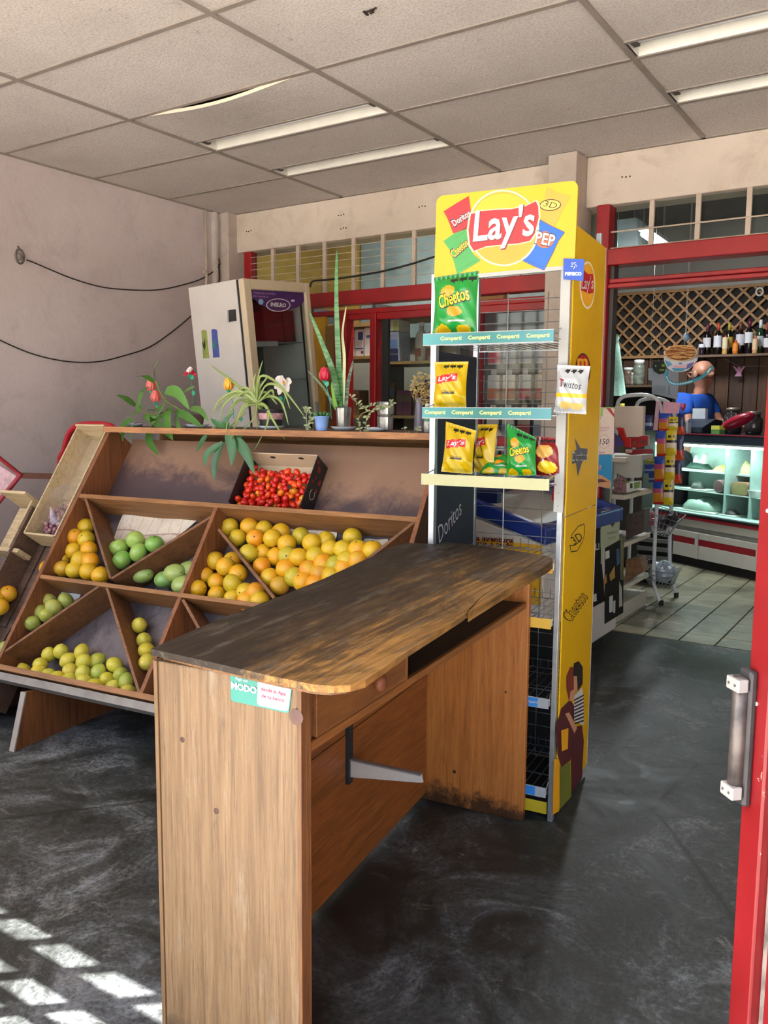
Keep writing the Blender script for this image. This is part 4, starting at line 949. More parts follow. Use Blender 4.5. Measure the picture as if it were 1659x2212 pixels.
sheet('paper_scrap', 'white paper scrap above the pale limes', ZB, [(390, 338), (612, 352), (570, 420), (420, 400)], mt=mat('d9d8d0', .8))

# ================================================================ box of tomatoes
q = [V((*slope_px(*ZD(*p), -DEP+.095), 0)) for p in ((490, 228), (888, 243), (722, 556), (308, 520))]
cen_ = (q[0]+q[1]+q[2]+q[3])/4; bw = ((q[1]-q[0]).length+(q[2]-q[3]).length)/4; 
wt, wbt = (q[0].y+q[1].y)/2, (q[2].y+q[3].y)/2; wbt = max(wbt, W2+.013)
s0, s1 = (q[0].x+q[3].x)/2-.012, (q[1].x+q[2].x)/2+.012
c0 = sp((s0+s1)/2, wbt, -DEP)
tb = root('tomato_box', 'black printed cardboard box full of small tomatoes', 'box', fw(*c0), TH); OFF[tb.name] = c0
M_BLK = mat('1c1a1a', .5, var=.1); M_CARD = mat('c2ab8d', .7, var=.06)
def tw_(name, a, b, d0, d1, th, mt): return slab(name, a, b, d0, d1, th, mt, tb)
hb = -DEP+.002; hr = -DEP+.097
tw_('bottom', (s0, (wbt+wt)/2), (s1, (wbt+wt)/2), hb, hb+.003, wt-wbt, M_CARD)
tw_('wall', (s0, wbt), (s0, wt), hb, hr, .004, M_BLK); tw_('wall', (s1, wbt), (s1, wt), hb, hr, .004, M_BLK)
tw_('wall', (s0, wt), (s1, wt), hb, hr+.004, .004, M_CARD); tw_('wall', (s0, wbt), (s1, wbt), hb, hr-.035, .004, M_BLK)
tw_('wall_edge', (s0, wbt), (s1, wbt), hr-.0348, hr-.033, .005, mat('d9d2c6', .7))
def hole(s, l): 
    m_ = MB(); pts = [sp(s+.013*math.cos(a*.5236), wt-.0026, l+.008*math.sin(a*.5236)) for a in range(12)]; m_.prism(pts, sp(0, wt-.003, 0)-sp(0, wt-.0026, 0)); return m_.build('hand_hole', mat('1a1412', .7), tb)
hole(s0+(s1-s0)*.34, hr-.022); hole(s0+(s1-s0)*.74, hr-.022)
# printed fruit on the right outside
for k in range(9):
    w_ = wt-(wt-wbt)*random.uniform(.05, .55); l_ = random.uniform(hb+.02, hr-.012); r_ = random.uniform(.007, .011)
    pts = [sp(s1+.0024, w_+r_*math.cos(a*.6283), l_+r_*math.sin(a*.6283)) for a in range(10)]
    MB().prism(pts, (.0003, 0, 0)).build('printed_fruit', mat(random.choice(['7a1c1c', '8f2a20', '5a2014']), .5), tb)
m_ = MB(); q_ = [sp(s1+.0026, wbt+(wt-wbt)*.35+.022*math.cos(.7+a*.45), hb+.045+.018*math.sin(.7+a*.45)) for a in range(12)]
for a, b in zip(q_, q_[1:]): m_.bar(a, b, .003, .0006, (1, 0, 0))
m_.build('printed_emblem', M_CARD, tb)
M_TOM = rnd_ramp('tomato_skin', [(0, 'b3160f'), (.5, 'c5200f'), (.72, 'd0380f'), (.9, 'd5600f'), (1, 'c98a14')], .22, 20, .03)
ME_TOM = blob('tomato', M_TOM, .0125, .0125, .0168, 0, .03, 0, 12, 8)
ME_ST3 = stem_me('stem', .0018, .0015, M_STEMG)
TP = []; rr_ = random.Random(4)
for lay_ in range(4):
    d = hb+.016+lay_*.0145; n_ = 0
    for tr_ in range(1500):
        s, w = rr_.uniform(s0+.014, s1-.012), rr_.uniform(wbt+.014, wt-.028-lay_*.008)
        if lay_ >= 2 and w > wt-.06: continue
        p = sp(s, w, d+rr_.uniform(-.003, .003))
        if all((p-q_).length > .0228 for q_ in TP):
            TP.append(p); n_ += 1
for p in TP[int(len(TP)*.40):]:
    fruit('tomato', ME_TOM, .0145, fw(*p), 'small oval tomato heaped in the black cardboard box', 'tomato', 'tomatoes in the box', ME_ST3, .0160, None, random.uniform(.88, 1.12))
print('TOMATOES', len(TP))

# ================================================================ far left: side bin, crates, grapes, red frame
sb = froot('side_bin', 'rough wooden side bin sloping left of the fruit stand', 'display stand', -3.1, 2.45)
W_OLD = wood('old_grey_wood', '6b5140', '46352a', 'x', .9, '2b211c', .5)
slab('floor_board', (-3.16, .30), (-2.93, .30), -DEP-.03, -DEP-.015, .9, W_OLD, sb)
slab('side_board', (-2.915, -.15), (-2.915, .74), -DEP-.03, -.03, .012, W_OLD, sb); slab('side_board', (-3.17, -.15), (-3.17, .74), -DEP-.03, -.03, .012, W_OLD, sb)
slab('end_board', (-3.165, -.14), (-2.92, -.14), -DEP-.03, -.03, .014, W_OLD, sb)
for k in range(4): slab('slat', (-3.14+k*.055, .20), (-3.14+k*.055, .70), -DEP-.014, -DEP-.006, .04, W_OLD, sb)
MB().prism([(-3.1, 2.2, 0), (-3.1, 2.22, .05), (-3.1, 2.85, .75), (-3.1, 2.95, .75), (-3.1, 2.95, 0)], (.015, 0, 0)).build('leg_board', W_OLD, sb)
pile('orange', ME_ORANGE, .037, [(60, 355), (5, 455), (-30, 400)], ZB, 'orange in the side bin at the far left edge', 'orange', 'oranges in the side bin', ME_ST1, .0345, lift0=-DEP+.0, labels=['upper orange in the side bin at the left edge', 'lower orange in the side bin at the left edge', 'orange half out of frame in the side bin'])
W_PALE = wood('pale_crate_wood', 'cbb68f', 'a78f68', 'x', 1.0, '7a6549', .25)
M_FILM = NT('plastic_film'); _t = M_FILM; g_ = _t.n('BsdfGlossy'); g_.inputs['Roughness'].default_value = .15; tr = _t.n('BsdfTransparent'); df = _t.n('BsdfTranslucent'); df.inputs[0].default_value = (.85, .84, .83, 1)
m1, m2 = _t.n('MixShader'), _t.n('MixShader'); m1.inputs[0].default_value = .22; m2.inputs[0].default_value = .10
_t.l(tr.outputs[0], m1.inputs[1]); _t.l(df.outputs[0], m1.inputs[2]); _t.l(m1.outputs[0], m2.inputs[1]); _t.l(g_.outputs[0], m2.inputs[2]); _t.l(m2.outputs[0], _t.t.nodes['Material Output'].inputs[0]); M_FILM = _t.m
gc = froot('grape_crate', 'long pale wooden crate lined with plastic film beside the stand', 'crate', -3.03, 2.75)
slab('bottom_board', (-3.03, .83), (-3.03, 1.17), -.13, -.122, .18, W_PALE, gc)
slab('side_board', (-3.125, .60), (-3.125, 1.17), -.135, -.02, .008, W_PALE, gc); slab('side_board', (-2.935, .60), (-2.935, 1.17), -.135, -.02, .008, W_PALE, gc)
slab('end_board', (-3.12, 1.17), (-2.94, 1.17), -.135, .0, .01, W_PALE, gc); slab('end_board', (-3.12, .60), (-2.94, .60), -.135, -.02, .01, W_PALE, gc)
for k in range(3): slab('slat', (-3.03, .63+k*.07), (-3.03, .685+k*.07), -.13, -.122, .17, W_PALE, gc)
m_ = MB(); N = 10; vs = []
for i in range(N+1):
    for j in range(N+1): vs.append(sp(-3.115+.17*i/N, .80+.38*j/N, -.105+.05*abs(i/N-.5)**1.5*2+.012*math.sin(i*2.3+j*1.7)))
m_.add(vs, [(i*(N+1)+j, i*(N+1)+j+1, (i+1)*(N+1)+j+1, (i+1)*(N+1)+j) for i in range(N) for j in range(N)]).build('plastic_liner', M_FILM, gc, True)
gb = froot('grape_bunch', 'bunch of purple grapes at the low end of the pale crate', 'grapes', *sp(-3.03, .70, -.10))
t = rnd_ramp('grape_skin', [(0, '7a4656'), (.5, '8f5a6a'), (1, '9c7474')], .3, 20, .03); gm = None; rr_ = random.Random(3)
GP = []
for tr_ in range(600):
    a = V((rr_.uniform(-.07, .07), rr_.uniform(-.075, .085), rr_.uniform(0, .05)))
    if (a.x/.075)**2+(a.y/.09)**2+(a.z/.06)**2 > 1: continue
    if all((a-b).length > .0185 for b in GP): GP.append(a)
for a in GP:
    p = sp(-3.03+a.x, .70+a.y, -.11+a.z)
    if gm is None: gm = MB().ball((0, 0, 0), .0105, .0105, .0115, 10, 7).build('grape', t, gb, True, off=V((0, 0, 0))); o = gm
    else: o = gm.copy(); col.objects.link(o)
    o.location = p-OFF[gb.name]
MB().tube([sp(-3.03, .66, -.09)+V((0, 0, .0)), sp(-3.03, .74, -.06), sp(-3.02, .80, -.05)], .002, 5).build('stalk', M_STEMG, gb)
pb = froot('grape_bag', 'clear plastic bag with white print folded over the grapes', 'bag', *sp(-3.02, .80, -.07))
m_ = MB(); N = 12; vs = []
for i in range(N+1):
    for j in range(N+1): u, v_ = i/N, j/N; vs.append(sp(-3.105+.15*u, .66+.20*v_, -.055+.035*math.sin(math.pi*u)+.02*math.sin(math.pi*v_)+.006*math.sin(9*u+7*v_)))
fs = [(i*(N+1)+j, i*(N+1)+j+1, (i+1)*(N+1)+j+1, (i+1)*(N+1)+j) for i in range(N) for j in range(N)]
m_.add(vs, fs).build('bag_film', M_FILM, pb, True)
MB().add(vs, [f for k, f in enumerate(fs) if (k % N) > 6 and rr_.random() < .75]).build('bag_print', mat('d8d0d2', .5, var=.15, scale=60), pb, True)
for (a, b, c_, d_), lbl in (((-3.36, -3.19, .62, .80), 'upper'), ):
    cw = froot('pale_crate', 'short pale wooden crate end at the far left', 'crate', -3.28, 2.62)
    slab('end_board', (a, .78), (b, .78), -.12, .02, .014, W_PALE, cw); slab('front_board', (a-.05, .52), (b+.06, .52), -.12, -.04, .02, W_PALE, cw)
    slab('side_board', (b, .53), (b, .77), -.12, -.03, .012, W_PALE, cw); slab('bottom_board', ((a+b)/2, .54), ((a+b)/2, .77), -.13, -.121, .17, W_PALE, cw)
# red tube frame behind the stand
ht = wroot('hand_truck', 'red tubular handle of a hand truck behind the stand', 'hand truck', (-3.75, 2.95, 0))
def wt_(x, y, t_): p = f_t(x, y, t_); return fw(*p)
hp = [wt_(*p, 3.30) for p in ((128, 1030), (138, 975), (147, 942), (160, 924), (180, 917), (228, 917), (246, 926), (252, 945), (255, 990))]
hp = [V((hp[0].x, hp[0].y, .08))]+hp+[V((hp[-1].x, hp[-1].y, .08))]
MB().tube(smooth_path(hp, 3), .016, 10).build('frame_tube', mat('b3202a', .35, var=.08), ht, True)
MB().bar(hp[0]+V((0, 0, -.06)), hp[-1]+V((0, 0, -.06)), .2, .02).build('toe_plate', mat('7d1a20', .5), ht)
for q_ in (hp[0], hp[-1]): MB().lathe(q_+V((0, .06, .02)), [(.02, -.02), (.09, -.02), (.095, 0), (.09, .02), (.02, .02)], 18, (1, 0, 0)).build('wheel', mat('1b1b1b', .7), ht, True)
bx_ = MB().bar(wt_(40, 1027, 3.2), wt_(122, 1029, 3.2), .02, .03).build('cross_rod', wood('rod_wood', '7a4a34', '5a3424', 'x'), ht)
ch = wroot('folding_chair', 'dark red folded frame with pink plastic at the left edge', 'chair', fw(-3.5, 2.75))
fp = [wt_(*p, 2.75) for p in ((-60, 940), (44, 1026), (-40, 1130))]
MB().tube([V((fp[0].x, fp[0].y, 0))]+fp[:1]+fp[1:]+[V((fp[2].x, fp[2].y, 0))], .014, 8).build('frame_tube', mat('8f1620', .4), ch, True)
MB().prism([wt_(*p, 2.76) for p in ((-70, 985), (-10, 1000), (38, 1030), (-30, 1108), (-70, 1100))], FV*.012).build('seat_fabric', mat('c8a4a6', .5, var=.2, scale=20), ch)
# ================================================================ plants and ornaments on the top shelf
ZSH = ZTOP+.019
Z4 = lambda x, y: (220+x*.446, 740+y*.446)
def leafmat(name, a, b, stripe=None, rough=.4):
    t = NT(name); rn = t.n('ObjectInfo').outputs['Random']
    c = t.mix(rn, C(a), C(b)); c = t.mix(t.ramp(t.noise(18, 4), [(.35, .0), (.7, .5)]), c, C(b))
    if stripe:
        z = t.noise(14, 3, .6, t.mp((1, 1, 6)), 1.0); c = t.mix(t.ramp(z, [(.48, 0.0), (.52, .8)]), c, C(stripe))
    m = t.fin(c, rough); t.b.inputs['Transmission Weight'].default_value = 0
    return m
L_A = leafmat('broad_leaf', '3f6a2a', '5c8a3c'); L_D = leafmat('dark_leaf', '1c4422', '30602e'); L_S = leafmat('spider_leaf', '5f7a30', '88984c')
L_SN = leafmat('snake_leaf', '2a5f2c', '3a7036', '618a58'); L_SND = leafmat('snake_leaf_dark', '33492e', '4a5c3c', '6d7a5a'); L_P = leafmat('pale_trailing_leaf', '84906a', 'a0a87e'); L_DRY = leafmat('dry_leaf', '8a7440', 'a48c54')
L_SP = mat('c3c690', .5)
M_SOIL = mat('2d231b', .9, var=.3, scale=60); M_SILV = mat('9c9a96', .25, .7, .25, 30)
def P3(x, y, t_): p = f_t(x, y, t_); return p
def leaf(par, mt, pts, wpx, t0, t1, conv=Z4, k=5, shape=.35, name='leaf'):
    n = len(pts); q = [P3(*conv(*p), t0+(t1-t0)*i/(n-1)) for i, p in enumerate(pts)]
    q = smooth_path(q, k); m = len(q); sc_ = .0021*(.446 if conv is Z4 else .85)
    wid = []
    for i in range(m):
        u = i/(m-1); wid.append(max(.0004, wpx*.5*sc_*(math.sin(math.pi*min(1, (u+.04)**.75))**.7 if shape < .5 else (1-u)**.45*min(1, .6+2*u))))
    return MB().strip(q, wid, (random.uniform(-.3, .3), -1, .45)).build(name, mt, par, True)
def stem(par, pts, r, t0, t1, mt, conv=Z4, name='stalk'):
    n = len(pts); q = [P3(*conv(*p), t0+(t1-t0)*i/(n-1)) for i, p in enumerate(pts)]
    return MB().tube(smooth_path(q, 4), r, 5).build(name, mt, par, True)
def saucer(px, t_, r, label, mt=None):
    p = P3(px, 940, t_); o = froot('saucer', label, 'saucer', p.x, t_, ZSH)
    MB().lathe((p.x, t_, ZSH), [(r*.55, 0), (r*.7, .001), (r, .014), (r*.96, .014), (r*.66, .004), (.001, .004)], 20, cap=False).build('dish', mt or mat('d3d6da', .3, var=.04), o, True)
    MB().lathe((p.x, t_, ZSH), [(r*.56, -.0), (r*.56, .002), (r*.3, .002)], 20).build('foot_ring', mat('b9bcc0', .4), o)
    return p.x
# broad leaved plant at the left end
x0 = saucer(288, 3.06, .055, 'leftmost white saucer on the stand shelf'); x1 = saucer(425, 3.06, .06, 'white saucer between the leafy plant and the spider plant')
pa = froot('leafy_plant', 'sprawling broad leaved green plant at the left of the shelf', 'plant', x1, 3.06, ZSH+.006)
MB().lathe((x1, 3.06, ZSH+.006), [(.028, 0), (.036, .05), (.038, .052), (.032, .052), (.03, .044), (.001, .044)], 16, cap=False).build('pot', mat('6e5a48', .7), pa, True)
MB().lathe((x1, 3.06, ZSH+.046), [(.001, .004), (.031, .003)], 14).build('soil', M_SOIL, pa)
for pts, r in (([(455, 395), (420, 350), (370, 320), (300, 270), (262, 185)], .0035), ([(455, 400), (380, 360), (320, 330), (230, 415), (235, 425)], .003), ([(330, 330), (235, 350), (165, 305)], .003)):
    stem(pa, pts, r, 3.06, 2.96, M_STEMG)
for pts, w in ((((265, 190), (255, 130), (275, 88)), 20), (((255, 190), (210, 165), (155, 166)), 16), (((165, 305), (125, 275), (72, 254)), 20), (((235, 215), (195, 245), (170, 335)), 22),
    (((310, 232), (370, 245), (425, 325)), 38), (((330, 310), (320, 380), (345, 475)), 34), (((210, 350), (270, 392), (340, 470)), 30), (((235, 420), (232, 480), (277, 547)), 26),
    (((150, 370), (110, 400), (100, 480)), 26), (((205, 390), (150, 400), (140, 482)), 12), (((360, 330), (420, 362), (490, 412)), 28), (((360, 350), (370, 400), (397, 437)), 18),
    (((390, 245), (430, 222), (452, 214)), 14), (((430, 320), (480, 330), (517, 382)), 22), (((200, 300), (165, 345), (122, 356)), 22), (((300, 300), (260, 330), (215, 325)), 22),
    (((270, 350), (300, 310), (310, 250)), 18), (((330, 330), (250, 380), (228, 330)), 20)):
    leaf(pa, L_A, pts, w*1.45, 3.03, random.uniform(2.86, 2.98))
# spider plant
xs = saucer(585, 3.05, .06, 'white saucer under the spider plant')
sp_ = froot('spider_plant', 'striped spider plant with long arching leaves in a black pot', 'plant', xs, 3.05, ZSH+.006)
MB().lathe((xs, 3.05, ZSH+.006), [(.045, 0), (.056, .075), (.058, .078), (.05, .078), (.048, .066), (.001, .066)], 20, cap=False).build('pot', mat('2b2a2c', .4), sp_, True)
MB().lathe((xs, 3.05, ZSH+.006), [(.0512, .035), (.0555, .062)], 20, cap=False).build('pot_band', mat('b98a90', .6, var=.4, scale=60), sp_, True)
MB().lathe((xs, 3.05, ZSH+.068), [(.001, .006), (.049, .004)], 14).build('soil', M_SOIL, sp_)
cx4 = (750, 290)
MB().tube([P3(*Z4(780, 350), 3.05), P3(*Z4(750, 285), 3.04)], [.012, .006], 7).build('crown', L_S, sp_, True)
SPL = [((745, 285), (650, 200), (525, 108)), ((750, 280), (755, 180), (780, 85)), ((750, 285), (768, 165), (860, 205), (985, 362)), ((755, 285), (800, 205), (872, 222), (912, 322)), ((745, 290), (660, 235), (560, 290), (520, 402)),
    ((745, 290), (680, 248), (592, 300), (570, 402)), ((740, 295), (670, 280), (620, 340), (600, 440)), ((745, 300), (700, 310), (660, 380), (630, 452)), ((755, 300), (790, 305), (832, 380), (887, 472)), ((755, 300), (800, 315), (800, 400), (738, 522)),
    ((750, 300), (740, 360), (690, 420), (650, 452)), ((745, 290), (640, 240), (560, 300), (545, 332)), ((760, 290), (820, 232), (835, 262)), ((750, 300), (772, 350), (745, 432)), ((745, 285), (700, 220), (640, 250), (550, 332)),
    ((750, 285), (715, 240), (660, 262), (600, 370)), ((752, 285), (790, 240), (850, 300)), ((748, 285), (735, 200), (745, 150)), ((752, 288), (760, 230), (800, 170), (790, 165)), ((745, 295), (690, 300), (640, 420), (625, 470)), ((752, 292), (810, 260), (870, 290), (905, 400)), ((748, 292), (700, 262), (625, 255), (590, 290))]
for k, pts in enumerate(SPL): 
    t1 = random.uniform(2.86, 3.02) if pts[-1][1] > 380 else random.uniform(2.95, 3.15)
    leaf(sp_, L_S, pts, 17, 3.04, t1, shape=.8)
    q = [P3(*Z4(*p), 3.04+(t1-3.04)*i/(len(pts)-1)-.0015) for i, p in enumerate(pts)]; q = smooth_path(q, 5)
    MB().strip(q, [.0011*(1-i/len(q))+.0002 for i in range(len(q))], (0, -1, .4)).build('leaf_stripe', L_SP, sp_)
# plantlet hanging over the shelf edge
pc = froot('plantlet', 'dark green plantlet hanging over the shelf edge beside the tomatoes', 'plant', P3(*Z4(600, 440), 2.88).x, 2.93, ZSH)
stem(pc, [(600, 470), (605, 430), (650, 380), (700, 340)], .0025, 2.885, 3.0, mat('a09a5c', .6), name='runner')
MB().ball(P3(*Z4(545, 425), 2.93), .012, .012, .02).build('root_ball', mat('a39870', .9, var=.4, scale=80), pc, True)
stem(pc, [(545, 430), (600, 440), (620, 440)], .003, 2.92, 2.885, mat('a09a5c', .6))
for pts, w in ((((610, 435), (636, 520), (628, 597)), 40), (((585, 480), (550, 580), (545, 670)), 34), (((575, 490), (512, 540), (497, 602)), 26), (((650, 465), (705, 540), (742, 642)), 40), (((510, 445), (480, 490), (460, 530)), 20), (((600, 405), (565, 395), (525, 368)), 24), (((620, 415), (600, 380), (640, 338)), 22), (((640, 440), (680, 450), (690, 400)), 18)):
    leaf(pc, L_D, pts, w*1.3, 2.895, 2.86 if pts[-1][1] > 500 else 2.9)
# snake plant
I = lambda x, y: (x, y)
xd = saucer(742, 3.12, .055, 'pale saucer under the snake plant')
sn = froot('snake_plant', 'tall mottled snake plant in a silver foil pot', 'plant', xd, 3.12, ZSH+.006)
MB().lathe((xd, 3.12, ZSH+.006), [(.028, 0), (.034, .085), (.036, .09), (.031, .09), (.03, .07), (.001, .07)], 14, cap=False).build('pot', M_SILV, sn)
MB().lathe((xd, 3.12, ZSH+.075), [(.001, .006), (.03, .004)], 14).build('soil', M_SOIL, sn)
for pts, w, mt, t1 in (([(738, 892), (731, 760), (727, 640), (728, 540)], 17, L_SN, 3.14), ([(735, 890), (722, 810), (700, 750), (668, 672)], 21, L_SN, 3.08), ([(740, 892), (744, 780), (740, 720), (748, 662)], 9, L_SP, 3.16), ([(746, 888), (750, 840), (763, 778)], 14, L_SND, 3.16), ([(728, 888), (700, 840), (664, 800)], 8, L_SND, 3.06), ([(730, 890), (722, 860), (716, 825)], 13, leafmat('young_leaf', '6a9a34', '7dab42'), 3.08)):
    leaf(sn, mt, pts, w, 3.12, t1, I, 6, .8)
# blue pot with succulent
xb = P3(695, 940, 2.955).x
bp_ = froot('succulent_pot', 'small light blue pot with a dark green succulent', 'plant', xb, 2.955, ZSH)
MB().lathe((xb, 2.955, ZSH), [(.022, 0), (.029, .052), (.031, .053), (.031, .058), (.027, .058), (.026, .048), (.001, .048)], 20, cap=False).build('pot', mat('7f9fd6', .45, var=.04), bp_, True)
MB().lathe((xb, 2.955, ZSH+.049), [(.001, .003), (.026, .002)], 14).build('soil', M_SOIL, bp_)
for k in range(18):
    a = k*2.4; r = .006+.0012*k; c_ = V((xb+math.cos(a)*r, 2.955+math.sin(a)*r, ZSH+.055))
    d_ = V((math.cos(a)*(.4+.04*k), math.sin(a)*(.4+.04*k), 1)).normalized()
    MB().tube([c_, c_+d_*.014, c_+d_*.024], [.004, .005, .001], 6).build('leaf', leafmat('succulent_leaf', '2f5a34', '4a7a44') if k == 0 else bpy.data.materials['succulent_leaf'], bp_, True)
# silver jar with trailing pale plant
xf = saucer(815, 3.08, .055, 'pale saucer under the trailing plant')
tp = froot('trailing_plant', 'pale trailing plant spilling from a ribbed silver jar', 'plant', P3(832, 940, 3.08).x, 3.08, ZSH+.006)
xj = P3(832, 940, 3.08).x
m_ = MB(); n = 24; prof = [(.030, 0), (.033, .05), (.026, .056), (.031, .062), (.035, .108), (.036, .112)]
vs = [(xj+r*(1+.05*(k % 2))*math.cos(k*2*math.pi/n), 3.08+r*(1+.05*(k % 2))*math.sin(k*2*math.pi/n), ZSH+.006+h) for r, h in prof for k in range(n)]
m_.add(vs, [(i*n+k, i*n+(k+1) % n, (i+1)*n+(k+1) % n, (i+1)*n+k) for i in range(len(prof)-1) for k in range(n)]+[tuple(range(n))[::-1]]).build('jar', M_SILV, tp)
MB().lathe((xj, 3.08, ZSH+.1), [(.001, .008), (.034, .006)], 14).build('soil', M_SOIL, tp)
TR = [[(830, 880), (805, 876), (785, 882), (770, 868), (758, 855)], [(828, 882), (800, 890), (790, 915), (796, 945)], [(830, 882), (812, 885), (780, 895), (775, 920), (786, 945)], [(835, 880), (850, 876), (846, 868)], [(790, 945), (760, 944), (738, 936)], [(800, 946), (850, 944), (890, 946), (905, 925)], [(850, 945), (880, 938), (872, 925)], [(795, 945), (770, 940), (745, 945)],
      [(690, 935), (668, 930), (662, 905), (664, 882)], [(655, 948), (668, 920), (672, 900), (660, 885)]]
rr_ = random.Random(5)
for path in TR:
    tt0, tt1 = (3.04, 2.93) if path[0][0] > 700 else (2.97, 2.96)
    stem(tp, path, .0016, tt0, tt1, mat('8d8a62', .6), I)
    q = smooth_path([V((*p, 0)) for p in path], 4)
    for i in range(1, len(q), 1):
        for sgn in (-1, 1):
            if rr_.random() < .35: continue
            dx, dy = rr_.uniform(4, 9)*sgn, rr_.uniform(-7, 3)
            tt = tt0+(tt1-tt0)*i/len(q)
            leaf(tp, L_P, [(q[i].x, q[i].y), (q[i].x+dx*.6, q[i].y+dy*.5-1), (q[i].x+dx, q[i].y+dy)], rr_.uniform(4, 7), tt, tt-.012, I, 2)
# dry plant in a slim vase beside the rack
xg = P3(905, 940, 3.2).x
dp = froot('dry_plant', 'dry brown feathery plant in a slim dull vase', 'plant', xg, 3.2, ZSH)
MB().lathe((xg, 3.2, ZSH), [(.022, 0), (.02, .06), (.014, .12), (.018, .135), (.012, .135), (.01, .12)], 14, cap=False).build('vase', mat('7b7583', .35), dp, True)
for k in range(26):
    bx, by = rr_.uniform(886, 938), rr_.uniform(803, 868)
    stem(dp, [(905+rr_.uniform(-3, 6), 885), ((905+bx)/2+rr_.uniform(-6, 6), (880+by)/2), (bx, by)], .0008, 3.2, 3.2+rr_.uniform(-.04, .04), L_DRY, I)
for k in range(150):
    a = rr_.uniform(0, 6.28); r = rr_.random()**.5; bx, by = 913+26*r*math.cos(a), 838+34*r*math.sin(a); b = rr_.uniform(0, 6.28); tt = 3.2+rr_.uniform(-.05, .05)
    leaf(dp, L_DRY, [(bx, by), (bx+3*math.cos(b), by+3*math.sin(b)), (bx+7*math.cos(b+.4), by+7*math.sin(b+.4))], rr_.uniform(2.5, 4.5), tt, tt+rr_.uniform(-.01, .01), I, 2)
# small jar with coloured sweets at the rack
xh = P3(925, 940, 3.0).x
jr = froot('decorated_jar', 'small slim jar of mixed coloured trinkets next to the rack', 'jar', xh, 3.0, ZSH)
MB().lathe((xh, 3.0, ZSH), [(.016, 0), (.018, .02), (.017, .06), (.012, .075), (.014, .1), (.014, .11)], 12).build('jar_body', mat('b9b8ac', .3, var=.4, scale=60), jr, True)
MB().lathe((xh, 3.0, ZSH+.062), [(.0172, 0), (.0145, .012)], 12, cap=False).build('red_band', mat('a03a2a', .5), jr); MB().lathe((xh, 3.0, ZSH+.042), [(.0182, 0), (.018, .012)], 12, cap=False).build('green_band', mat('3f7a58', .5), jr)
# foam flowers on wire stems
def foam(label, x, y, t_, kind, colr, foot, grn=((0, 0),)):
    o = froot('foam_flower', label, 'flower', *P3(*foot, t_)); c_ = P3(x, y, t_); M_GR = mat('1d9a72', .5, var=.05)
    q = smooth_path([P3(*foot, t_), P3((foot[0]+x)/2+3, (foot[1]+y)/2, t_), c_-V((0, 0, .012))], 4)
    MB().tube(q, .0016, 5).build('stem', M_GR, o)
    MB().lathe(c_-V((0, 0, .028)), [(.002, 0), (.010, .012), (.013, .022)], 8, cap=False).build('sepal', M_GR, o, True)
    for gx, gy in grn:
        if gx: 
            g_ = P3(gx, gy, t_-.003); MB().prism([g_+V(p) for p in ((0, 0, -.012), (.010, 0, -.002), (.008, 0, .01), (-.008, 0, .012), (-.011, 0, 0))], (0, .002, 0)).build('foam_leaf', M_GR, o)
    K = 1.6
    if kind == 'tulip':
        for k in range(5):
            a = k*1.2566; d_ = V((math.cos(a), math.sin(a), 0))
            q = [c_-V((0, 0, .02)), c_+d_*.013*1.3-V((0, 0, .006)), c_+d_*.016*1.3+V((0, 0, .012*K)), c_+d_*.009*1.3+V((0, 0, .026*K))]
            MB().strip(smooth_path(q, 3), [w_*1.35 for w_ in (.006, .009, .011, .013, .0135, .013, .012, .010, .007, .002)], -d_).build('petal', colr[k % len(colr)], o, True)
    elif kind == 'lily':
        for k in range(6):
            a = k*1.0472+.3; d_ = V((math.cos(a), -.5*abs(math.sin(a))-.2, math.sin(a)*.9))
            q = [c_, c_+d_*.016*K+V((0, -.006, .002)), c_+d_*.032*1.45+V((0, -.004, -.006))]
            MB().strip(smooth_path(q, 3), [w_*1.5 for w_ in (.005, .009, .012, .013, .011, .007, .002)], (0, -1, .2)).build('petal', colr[0], o, True)
        MB().ball(c_+V((0, -.012, .004)), .006).build('centre', mat('d89a2a', .5), o, True)
        MB().ball(c_+V((-.004, -.010, .012)), .005).build('centre', mat('c2452a', .5), o, True)
    else:
        for k in range(22):
            a = k*2.4; r = .004+.0013*k; d_ = V((math.cos(a), math.sin(a), 0)); z_ = .022-.0017*k
            q = [c_+d_*r*.3, c_+d_*r*.8+V((0, 0, z_)), c_+d_*r*1.05+V((0, 0, z_+.004))]
            MB().strip(q, [.006, .009, .008], (0, -1, .5)).build('petal', colr[0] if k > 7 else colr[1], o)
M_FR, M_FW, M_FY, M_FP = mat('c01c38', .5, var=.08), mat('e8dcd2', .5, var=.05), mat('e6a62e', .45, var=.12, scale=40), mat('d4685e', .5, var=.1)
foam('red and white foam carnation left of the fridge', 411, 805, 3.16, 'carn', [M_FR, M_FW], (417, 905), [(415, 815), (418, 850)])
foam('yellow foam tulip in front of the white fridge side', 494, 836, 3.10, 'tulip', [M_FY], (505, 905))
foam('white foam lily in front of the fridge glass', 617, 830, 3.12, 'lily', [M_FW], (603, 905), [(606, 862), (520, 905)])
foam('red foam tulip with white base beside the snake plant', 701, 815, 3.06, 'tulip', [M_FR, M_FR, M_FW], (716, 905), [(706, 830)])
foam('salmon pink foam flower hidden among the broad leaves', 326, 838, 3.10, 'tulip', [M_FP], (345, 905), [(340, 882)])
foam('small salmon foam bud low among the broad leaves', 336, 862, 3.10, 'tulip', [M_FP], (352, 908))
